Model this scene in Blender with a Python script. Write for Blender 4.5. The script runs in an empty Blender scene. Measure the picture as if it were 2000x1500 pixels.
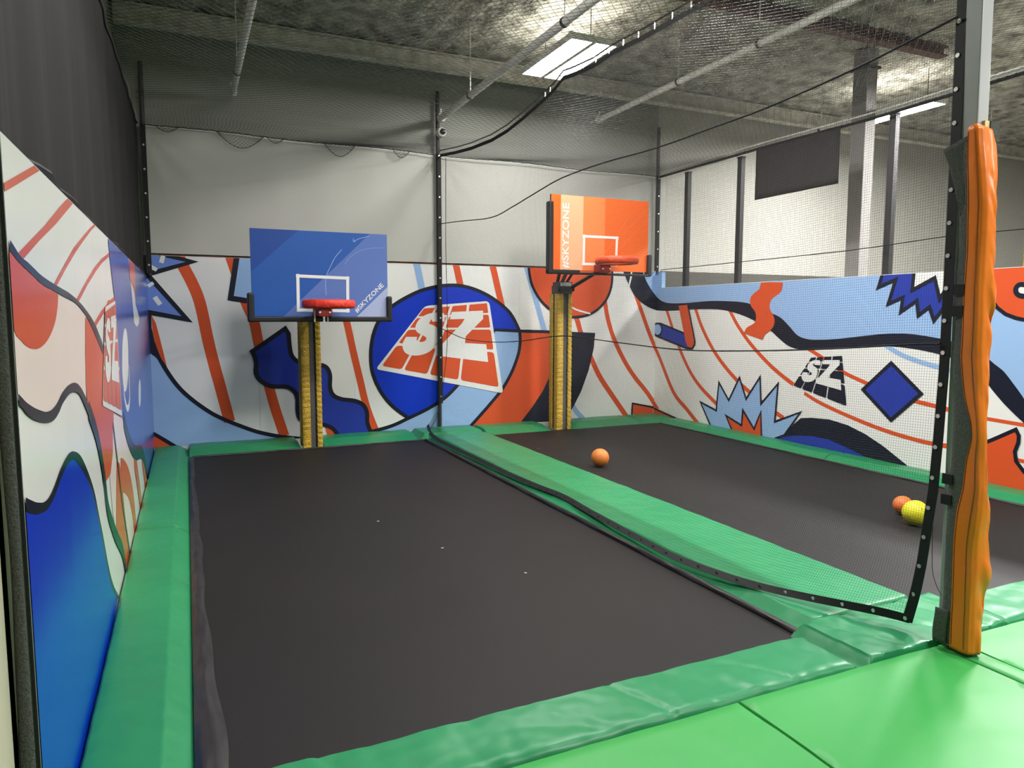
import bpy, bmesh, math, random
import numpy as np
from mathutils import Vector, Matrix, noise
random.seed(4)
scene = bpy.context.scene
col = scene.collection

# ------------------------------------------------------------------ camera
EYE = 1.6                                   # metres above the green deck
cam_data = bpy.data.cameras.new('camera')
cam_data.sensor_fit = 'HORIZONTAL'; cam_data.sensor_width = 36.0
cam_data.lens = 36.0 * 1387.0 / 2000.0
cam_data.clip_start = 0.05
cam = bpy.data.objects.new('camera', cam_data); col.objects.link(cam)
def cam_matrix():
    F = 1387.0
    v1 = Vector((363.5-1000, 750-616, -F)).normalized()      # the room's depth direction seen by the lens
    v2 = Vector((4049-1000, 750-622, -F)); v2 -= v1*v2.dot(v1); v2.normalize()
    v3 = v2.cross(v1)
    return Matrix((v2, v1, v3)).to_4x4()
m4 = cam_matrix(); m4.translation = (0, 0, EYE)
cam.matrix_world = m4
scene.camera = cam

# ------------------------------------------------------------------ world, exposure
world = bpy.data.worlds.new('world'); scene.world = world; world.use_nodes = True
world.node_tree.nodes['Background'].inputs[0].default_value = (0.9, 0.95, 1.0, 1)
world.node_tree.nodes['Background'].inputs[1].default_value = 0.02
vs = scene.view_settings
vs.view_transform = 'Standard'; vs.look = 'None'; vs.gamma = 1.0; vs.use_curve_mapping = False
vs.exposure = 1.12
LAMP = 60.0                                 # radiance of the LED panels
cy = scene.cycles; cy.max_bounces = 5; cy.use_light_tree = False; cy.diffuse_bounces = 3; cy.glossy_bounces = 2; cy.caustics_reflective = False; cy.caustics_refractive = False

# ------------------------------------------------------------------ materials
def lin(c):
    c = c/255.0
    return c/12.92 if c <= 0.04045 else ((c+0.055)/1.055)**2.4
def rgb(r, g, b): return (lin(r), lin(g), lin(b), 1)
MATS = {}
def mat(name, c, rough=0.6, metal=0.0, spec=0.5, bump=None, var=None, sheen=0.0):
    """bump = (scale, strength, distance[, stretch xyz]); var = (scale, amount, second colour)"""
    if name in MATS: return MATS[name]
    m = bpy.data.materials.new(name); m.use_nodes = True
    nt = m.node_tree; p = nt.nodes['Principled BSDF']
    p.inputs['Base Color'].default_value = c
    p.inputs['Roughness'].default_value = rough
    p.inputs['Metallic'].default_value = metal
    p.inputs['Specular IOR Level'].default_value = spec
    if sheen: p.inputs['Sheen Weight'].default_value = sheen
    if bump or var:
        tc = nt.nodes.new('ShaderNodeTexCoord')
    if var:
        n = nt.nodes.new('ShaderNodeTexNoise'); n.inputs['Scale'].default_value = var[0]; n.inputs['Detail'].default_value = 3
        nt.links.new(tc.outputs['Object'], n.inputs['Vector'])
        r = nt.nodes.new('ShaderNodeMapRange'); r.inputs[1].default_value = 0.35; r.inputs[2].default_value = 0.7
        r.inputs[3].default_value = 0; r.inputs[4].default_value = var[1]
        nt.links.new(n.outputs['Fac'], r.inputs[0])
        mx = nt.nodes.new('ShaderNodeMix'); mx.data_type = 'RGBA'
        mx.inputs[6].default_value = c; mx.inputs[7].default_value = var[2]
        nt.links.new(r.outputs[0], mx.inputs[0]); nt.links.new(mx.outputs[2], p.inputs['Base Color'])
    if bump:
        mp = nt.nodes.new('ShaderNodeMapping')
        if len(bump) > 3: mp.inputs['Scale'].default_value = bump[3]
        nt.links.new(tc.outputs['Object'], mp.inputs['Vector'])
        n = nt.nodes.new('ShaderNodeTexNoise'); n.inputs['Scale'].default_value = bump[0]; n.inputs['Detail'].default_value = 2
        nt.links.new(mp.outputs[0], n.inputs['Vector'])
        b = nt.nodes.new('ShaderNodeBump'); b.inputs['Strength'].default_value = bump[1]; b.inputs['Distance'].default_value = bump[2]
        nt.links.new(n.outputs['Fac'], b.inputs['Height']); nt.links.new(b.outputs[0], p.inputs['Normal'])
    MATS[name] = m
    return m
def emit(name, c, s):
    m = bpy.data.materials.new(name); m.use_nodes = True
    p = m.node_tree.nodes['Principled BSDF']
    p.inputs['Base Color'].default_value = (0.8, 0.8, 0.8, 1)
    p.inputs['Emission Color'].default_value = c; p.inputs['Emission Strength'].default_value = s
    MATS[name] = m
    return m

# print inks of the wall graphics and the backboards
INK = dict(white=(232,232,228), navy=(20,24,40), orange=(216,84,40), light_blue=(150,184,226), deep_blue=(36,58,160),
           blue=(4,52,192), periwinkle=(110,140,214), coral=(214,88,66), blush=(240,222,214), left_blue=(62,84,168),
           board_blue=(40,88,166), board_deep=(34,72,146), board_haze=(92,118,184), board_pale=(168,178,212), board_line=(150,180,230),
           board_orange=(240,104,34), board_peach=(244,176,134), board_mid=(242,132,72))
def ink(n, gloss): return mat('ink_%s_%s' % (n, gloss), rgb(*INK[n]), {'gloss': 0.16, 'satin': 0.5, 'board': 0.35}[gloss], spec={'gloss': 0.5, 'satin': 0.3, 'board': 0.4}[gloss],
                                   bump=(1.2, 0.25, 0.02, (1, 1, 0.15)) if gloss == 'gloss' else None)

M_PAD = mat('green_vinyl_pad', rgb(38,134,84), 0.36, spec=0.3, bump=(5.0, 0.35, 0.02), var=(2.0, 0.25, rgb(30,114,70)))
M_DECK = mat('green_vinyl_deck', rgb(52,154,70), 0.44, spec=0.35, bump=(3.0, 0.35, 0.02), var=(1.5, 0.3, rgb(62,160,84)))
M_BED = mat('black_trampoline_weave', rgb(27,26,25), 0.58, spec=0.22, bump=(350, 0.15, 0.002), var=(1.3, 0.5, rgb(33,31,30)))
M_SLEEVE = mat('black_sleeve_fabric', rgb(32,31,31), 0.42, bump=(9, 0.6, 0.02, (1, 0.35, 1)))
M_UNDER = mat('dark_under_frame', rgb(20,20,20), 0.8)
M_STRAND = mat('black_net_twine', rgb(46,46,45), 0.55)
M_FINE = mat('black_fine_mesh', rgb(26,26,27), 0.6)
M_HEM = mat('black_webbing', rgb(17,17,19), 0.7, bump=(120, 0.3, 0.004))
M_GROM = mat('grommet_nickel', rgb(225,225,222), 0.3, metal=0.6)
M_STEEL = mat('painted_grey_steel', rgb(150,153,152), 0.4, bump=(14, 0.05, 0.004), var=(4, 0.3, rgb(172,174,172)))
M_DKSTEEL = mat('dark_steel', rgb(44,44,43), 0.5)
M_WHITEPIPE = mat('white_painted_pipe', rgb(226,225,218), 0.5, var=(6, 0.5, rgb(196,192,182)))
M_BEAM = mat('dusty_beam_paint', rgb(214,211,198), 0.8, bump=(30, 0.6, 0.02), var=(8, 0.8, rgb(160,154,136)))
M_RUST = mat('primer_red_steel', rgb(88,58,48), 0.8)
M_CEIL = mat('sprayed_ceiling', rgb(188,186,170), 0.95, bump=(22, 1.0, 0.05), var=(5, 1.0, rgb(96,94,84)))
M_WALLUP = mat('grey_wall_paint', rgb(160,162,152), 0.8, var=(0.7, 0.4, rgb(146,148,140)))
M_WALLW = mat('white_wall_paint', rgb(196,196,186), 0.8)
M_DARKBAND = mat('dark_grey_band', rgb(92,92,86), 0.8)
M_SHEET = mat('pale_fabric_sheet', rgb(188,188,180), 0.75, bump=(1.1, 0.35, 0.06, (1.0, 1.0, 0.25)))
M_CURTAIN = mat('black_mesh_curtain', rgb(30,29,28), 0.85, spec=0.2, bump=(3.0, 0.5, 0.05, (1, 1, 0.08)))
M_FELT = mat('grey_felt', rgb(84,84,80), 0.95, bump=(180, 1.0, 0.006), var=(120, 0.8, rgb(58,58,55)))
M_DFELT = mat('charcoal_felt', rgb(92,92,90), 0.95, bump=(160, 0.8, 0.006), var=(90, 0.7, rgb(72,72,70)))
M_CREAM = mat('cream_wall_paint', rgb(186,182,160), 0.6)
M_VINYLOR = mat('orange_vinyl', rgb(240,124,28), 0.34, bump=(9, 0.45, 0.02, (1, 1, 0.8)), var=(3, 0.4, rgb(222,108,26)))
M_FOAM = mat('cream_foam', rgb(222,206,160), 0.9)
M_YEL = mat('yellow_vinyl', rgb(206,168,48), 0.45, bump=(40, 0.7, 0.02, (1, 1, 1.6)), var=(6, 0.5, rgb(180,146,52)))
M_BLACKFOAM = mat('black_board_padding', rgb(20,20,20), 0.5)
M_RIM = mat('red_padded_rim', rgb(222,56,34), 0.5, bump=(22, 0.8, 0.015))
M_RIMO = mat('orange_padded_rim', rgb(226,76,34), 0.5, bump=(22, 0.8, 0.015))
M_BRACKET = mat('red_bracket', rgb(132,30,24), 0.5)
M_WHITE = mat('white_plastic', rgb(222,222,216), 0.4)
M_DARKGLASS = mat('dark_lens', rgb(14,14,16), 0.1)
M_BALLO = mat('orange_ball_skin', rgb(226,128,52), 0.5, bump=(60, 0.4, 0.004))
M_BALLO2 = mat('dull_orange_ball_skin', rgb(222,116,50), 0.55, bump=(60, 0.4, 0.004))
M_BALLY = mat('yellow_ball_skin', rgb(220,214,36), 0.5, bump=(50, 0.4, 0.004))
M_CONC = mat('concrete', rgb(120,118,112), 0.9)
M_BANNER = mat('black_banner_cloth', rgb(40,38,38), 0.8)
M_LAMP = emit('led_diffuser', (1.0, 0.972, 0.955, 1), LAMP)
M_LAMPD = emit('led_diffuser_back_row', (1.0, 0.972, 0.955, 1), LAMP*.6)  # also drives the fill lamp added over the left court
M_LAMPM = emit('led_diffuser_middle_row', (1.0, 0.972, 0.955, 1), LAMP*.9)
M_LAMPF = emit('led_diffuser_front_row', (1.0, 0.972, 0.955, 1), LAMP*1.0)
M_LAMPR = emit('led_diffuser_side_hall', (1.0, 0.972, 0.955, 1), LAMP*3.6)  # boosted output for the added fill lamp in the neighbouring hall
M_LAMPE = emit('led_diffuser_front_end', (1.0, 0.972, 0.955, 1), LAMP*.35)
M_LAMPUP = emit('led_uplight', (1.0, 0.97, 0.9, 1), LAMP*.11)
M_BROWN = mat('torn_brown_edge', rgb(104,58,40), 0.9)
M_SEAM = mat('dark_seam_thread', rgb(120,58,18), 0.7)

# ------------------------------------------------------------------ mesh helpers
def setp(o, label=None, cat=None, group=None, kind=None):
    if label: o['label'] = label
    if cat: o['category'] = cat
    if group: o['group'] = group
    if kind: o['kind'] = kind
    return o
def empty(name, loc=(0, 0, 0), label=None, cat=None, group=None, kind=None):
    o = bpy.data.objects.new(name, None); o.location = loc; o.empty_display_size = 0.1; col.objects.link(o)
    return setp(o, label, cat, group, kind)
class MB:
    def __init__(s): s.v = []; s.f = []; s.m = []
    def add(s, vs_, fs, mi=0):
        n = len(s.v); s.v += [tuple(v) for v in vs_]
        for f in fs: s.f.append(tuple(n+i for i in f)); s.m.append(mi)
        return s
    def box(s, a, b, mi=0):
        (x0, y0, z0), (x1, y1, z1) = a, b
        return s.add([(x0,y0,z0),(x1,y0,z0),(x1,y1,z0),(x0,y1,z0),(x0,y0,z1),(x1,y0,z1),(x1,y1,z1),(x0,y1,z1)],
                     [(0,3,2,1),(4,5,6,7),(0,1,5,4),(1,2,6,5),(2,3,7,6),(3,0,4,7)], mi)
    def prism(s, poly, z0, z1, mi=0):
        n = len(poly)
        return s.add([(x,y,z0) for x,y in poly]+[(x,y,z1) for x,y in poly],
                     [tuple(range(n))[::-1], tuple(range(n,2*n))]+[(i,(i+1)%n,n+(i+1)%n,n+i) for i in range(n)], mi)
    def tube(s, path, r, n=8, mi=0, cap=True, radii=None):
        path = [Vector(p) for p in path]; N = len(path); rings = []
        t = (path[1]-path[0]).normalized(); up = Vector((0,0,1)) if abs(t.z) < .9 else Vector((1,0,0))
        a = t.cross(up).normalized()
        vsx = []
        for i in range(N):
            t = (path[min(i+1,N-1)]-path[max(i-1,0)]).normalized()
            a = (a - t*a.dot(t)).normalized(); b = t.cross(a)
            rr = radii[i] if radii else r
            for k in range(n):
                w = 2*math.pi*k/n; vsx.append(path[i]+(a*math.cos(w)+b*math.sin(w))*rr)
        fs = [(i*n+k, i*n+(k+1)%n, (i+1)*n+(k+1)%n, (i+1)*n+k) for i in range(N-1) for k in range(n)]
        if cap: fs += [tuple(range(n))[::-1], tuple(range((N-1)*n, N*n))]
        return s.add(vsx, fs, mi)
    def lathe(s, prof, n=20, c=(0,0,0), axis='z', mi=0):
        vsx = []
        for r, h in prof:
            for k in range(n):
                w = 2*math.pi*k/n; p = (r*math.cos(w), r*math.sin(w), h)
                if axis == 'y': p = (p[0], p[2], p[1])
                if axis == 'x': p = (p[2], p[0], p[1])
                vsx.append((c[0]+p[0], c[1]+p[1], c[2]+p[2]))
        N = len(prof)
        fs = [(i*n+k, i*n+(k+1)%n, (i+1)*n+(k+1)%n, (i+1)*n+k) for i in range(N-1) for k in range(n)]
        fs += [tuple(range(n))[::-1], tuple(range((N-1)*n, N*n))]
        return s.add(vsx, fs, mi)
    def grid(s, fn, nu, nv, mi=0, flip=False):
        vsx = [fn(i/nu, j/nv) for i in range(nu+1) for j in range(nv+1)]
        q = lambda i, j: i*(nv+1)+j
        fs = [(q(i,j), q(i+1,j), q(i+1,j+1), q(i,j+1)) for i in range(nu) for j in range(nv)]
        if flip: fs = [f[::-1] for f in fs]
        return s.add(vsx, fs, mi)
    def build(s, name, mats, parent=None, smooth=False, fix=True, **kw):
        me = bpy.data.meshes.new(name); me.from_pydata(s.v, [], s.f)
        if not isinstance(mats, (list, tuple)): mats = [mats]
        for m in mats: me.materials.append(m)
        if len(mats) > 1: me.polygons.foreach_set('material_index', s.m)
        if fix:
            b = bmesh.new(); b.from_mesh(me); bmesh.ops.recalc_face_normals(b, faces=b.faces); b.to_mesh(me); b.free()
        if smooth:
            me.polygons.foreach_set('use_smooth', [True]*len(me.polygons))
            try: me.set_sharp_from_angle(angle=math.radians(45))
            except Exception: pass
        me.update()
        o = bpy.data.objects.new(name, me); col.objects.link(o)
        if parent: o.parent = parent; o.matrix_parent_inverse = Matrix.Translation(-parent.location)
        return setp(o, **kw)
def bevel(o, w, seg=2):
    md = o.modifiers.new('bevel', 'BEVEL'); md.width = w; md.segments = seg; md.limit_method = 'ANGLE'
    return o
def strands(name, paths, r, m, parent=None, **kw):
    """paths: array (count, points, 3); every strand is a thin three-sided prism"""
    P = np.asarray(paths, float); n, k, _ = P.shape
    T = np.gradient(P, axis=1); T /= np.maximum(np.linalg.norm(T, axis=2, keepdims=True), 1e-9)
    ref = np.where(np.abs(T[..., 2:3]) > .8, np.array([1., 0, 0]), np.array([0, 0, 1.]))
    A = np.cross(T, ref); A /= np.maximum(np.linalg.norm(A, axis=2, keepdims=True), 1e-9); B = np.cross(T, A)
    V = np.stack([P + r*(A*math.cos(w)+B*math.sin(w)) for w in (0, 2.094, 4.189)], axis=2).reshape(-1, 3)
    idx = np.arange(n*k*3).reshape(n, k, 3)
    a = idx[:, :-1, :]; b = idx[:, 1:, :]
    F = np.stack([a, np.roll(a, -1, axis=2), np.roll(b, -1, axis=2), b], axis=3).reshape(-1, 4)
    me = bpy.data.meshes.new(name)
    me.vertices.add(len(V)); me.vertices.foreach_set('co', V.ravel())
    me.loops.add(F.size); me.loops.foreach_set('vertex_index', F.ravel().astype(np.int32))
    me.polygons.add(len(F)); me.polygons.foreach_set('loop_start', np.arange(0, F.size, 4, dtype=np.int32))
    me.materials.append(m); me.update(calc_edges=True); me.validate()
    o = bpy.data.objects.new(name, me); col.objects.link(o)
    if parent: o.parent = parent; o.matrix_parent_inverse = Matrix.Translation(-parent.location)
    return setp(o, **kw)
def interp(tab, x):
    tab = sorted(tab); return float(np.interp(x, [t[0] for t in tab], [t[1] for t in tab]))
def share(src, name, loc, rot=None, parent=None):
    o = bpy.data.objects.new(name, src.data); col.objects.link(o); o.location = loc
    if rot: o.rotation_euler = rot
    if parent: o.parent = parent; o.matrix_parent_inverse = Matrix.Translation(-parent.location)
    return o
def nz(x, y, z=0.0): return noise.noise(Vector((x, y, z)))

# room dimensions (metres; x to the right, y into the room, z up from the deck)
LX, RX, BY, TOP = -0.416, 7.03, 9.70, 5.05
DEPTH = -0.06                               # the beds lie a little below the pads
FARX, NEARY = 17.0, -6.0
LEFTX = -0.56

# ------------------------------------------------------------------ setting
MB().box((LEFTX-.1, NEARY, -0.75), (FARX, BY+.25, -0.7)).build('floor', M_CONC, kind='structure', label='concrete slab below the trampolines')
MB().box((LEFTX-.1, BY+.05, -0.75), (RX+.02, BY+.2, TOP+.1)).build('wall_back', M_WALLUP, kind='structure', label='grey painted back wall above the fabric sheet')
far = empty('wall_back_far', (RX+.02, BY+.05, 0), kind='structure', label='pale back wall of the neighbouring hall behind the right netting')
MB().box((RX+.02, BY+.05, -0.75), (FARX, BY+.2, TOP+.1)).build('wall_face', M_WALLW, far)
MB().box((RX+.1, BY+.02, -0.7), (FARX, BY+.05, 2.34)).build('dark_base_band', M_DARKBAND, far)
MB().box((LEFTX-.2, NEARY, -0.75), (LEFTX-.1, BY+.05, TOP+.1)).build('wall_left', M_CREAM, kind='structure', label='wall behind the black curtain on the left')
MB().box((FARX, NEARY, -0.75), (FARX+.1, BY+.2, TOP+.1)).build('wall_right', M_WALLUP, kind='structure', label='far wall of the neighbouring hall')
MB().box((LEFTX-.1, NEARY-.1, -0.75), (FARX, NEARY, TOP+.1)).build('wall_front', M_WALLUP, kind='structure', label='hall wall behind the viewer')
# ribbed ceiling deck, flutes running into the room
mb = MB()
prof = []; x = LEFTX-.1
while x < FARX:
    prof += [(x, TOP+.022), (x+.07, TOP+.024), (x+.12, TOP+.018), (x+.18, TOP+.002), (x+.25, TOP)]; x += .30
N = len(prof)
ys = [NEARY, 3, 6.5, 8, BY+.05]
mb.add([(px_, y, z) for y in ys for px_, z in prof], [(j*N+i, j*N+i+1, (j+1)*N+i+1, (j+1)*N+i) for j in range(len(ys)-1) for i in range(N-1)])
mb.build('ceiling', M_CEIL, kind='structure', label='dark sprayed metal deck ceiling', fix=False)

# ------------------------------------------------------------------ roof steel and services
def beam(y, z0, z1, m, label, x0=LEFTX-.05, x1=FARX):
    e = empty('roof_beam', (x0, y, z0), label, 'beam')
    MB().box((x0, y-.012, z0+.015), (x1, y+.012, z1-.015)).build('web', m, e)
    for a, b in ((z0, z0+.02), (z1-.02, z1)):
        MB().box((x0, y-.07, a), (x1, y+.07, b)).build('flange', m, e)
beam(9.28, 4.83, 5.045, M_BEAM, 'pale dusty roof beam running across above the back wall')
beam(6.35, 4.92, 5.045, M_RUST, 'dark red primed roof beam above the right hand netting', 4.7, 9.0)
def pipe(x, z, r, y0, y1, label, rods, head=True):
    e = empty('ceiling_pipe', (x, y1, z), label, 'pipe')
    mb = MB().tube([(x, y0, z), (x, y1-.1, z), (x, y1, z)], r, 12); mb.build('pipe_run', M_WHITEPIPE, e, smooth=True)
    MB().tube([(x, y1-.05, z), (x, y1+.02, z)], r*1.35, 12).build('end_cap', M_WHITEPIPE, e, smooth=True)
    for y in rods:
        MB().tube([(x, y, z), (x, y, TOP+.02)], .008, 6).build('hanger_rod', M_WHITEPIPE, e)
        MB().tube([(x, y-.015, z), (x, y+.015, z)], r*1.2, 12).build('clamp', M_DKSTEEL, e)
    if head:
        MB().lathe([(.012, .09), (.016, .07), (.012, .04), (.03, .03), (.03, .024)][::-1], 10, (x-.02, y1-.04, z+r-.02)).build('sprinkler_head', M_WHITEPIPE, e)
pipe(.62, 4.29, .036, 0, 9.5, 'slim white sprinkler pipe at the left end of the ceiling', (3, 6, 8.7))
pipe(3.27, 4.29, .042, 0, 9.5, 'grey sprinkler pipe left of the bright ceiling lamp', (3, 6, 8.4))
pipe(5.78, 4.55, .04, 0, 9.5, 'white sprinkler pipe right of the bright ceiling lamp', (3, 6.2, 7.6))
pipe(8.49, 4.30, .045, 3, 9.5, 'thin pipe above the netting of the neighbouring hall', (4.5, 7.8), False)
# LED high-bay lamps: two glowing modules in one white housing
def high_bay(x, y, z, label, m=None):
    e = empty('high_bay_lamp', (x, y, z), label, 'lamp', 'high bay lamps')
    for s in (-1, 1):
        cx = x+s*.155
        MB().box((cx-.14, y-.64, z+.012), (cx+.14, y+.64, z+.07)).build('housing', M_WHITE, e)
        mb = MB().box((cx-.128, y-.625, z), (cx+.128, y+.625, z+.012)); mb.m = [0, 1, 1, 1, 1, 1]      # only the lower face glows
        mb.build('diffuser', [m or M_LAMP, M_WHITE], e)
        mb = MB().box((cx-.10, y-.6, z+.07), (cx+.10, y+.6, z+.076)); mb.m = [1, 0, 1, 1, 1, 1]       # slotted top lets a little light up
        mb.build('top_vent', [M_LAMPUP, M_WHITE], e)
    MB().box((x-.02, y-.6, z+.03), (x+.02, y+.6, z+.1)).build('spine', M_WHITE, e)
    for s in (-.55, .55):
        MB().tube([(x, y+s, z+.09), (x, y+s, TOP+.02)], .005, 5).build('suspension_wire', M_DKSTEEL, e)
    for s in (-1, 1):
        for q in (-.62, 0, .62):
            MB().box((x+s*.295-.012, y+q-.03, z+.03), (x+s*.295+.012, y+q+.03, z+.075)).build('clip', M_WHITE, e)
high_bay(4.21, 7.67, 4.6, 'bright white LED high bay lamp over the right hand court', M_LAMPD)
high_bay(9.63, 7.54, 4.6, 'white LED high bay lamp shining through the net at the far right', M_LAMPD)
high_bay(4.21, 4.75, 4.6, 'LED high bay lamp over the middle of the courts', M_LAMPM)  # added above the frame to even out brightness across the courts
high_bay(9.63, 4.6, 4.6, 'LED high bay lamp over the middle of the neighbouring hall', M_LAMPR)  # added out of view, extra strong, to light the left and back-left walls
high_bay(1.2, 5.0, 4.6, 'LED high bay lamp over the middle of the left court', M_LAMPD)  # made-up lamp out of view, put in to lift the dim back-left wall
high_bay(4.21, 1.83, 4.6, 'LED high bay lamp over the front end of the courts', M_LAMPE)  # extra lamp outside the frame, added for more frontal light
high_bay(4.21, -1.1, 4.6, 'LED high bay lamp over the green deck behind the viewer', M_LAMPF)
high_bay(9.63, -1.1, 4.6, 'LED high bay lamp over the deck of the neighbouring hall', M_LAMPF)  # added beyond view as fill light from the right

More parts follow.
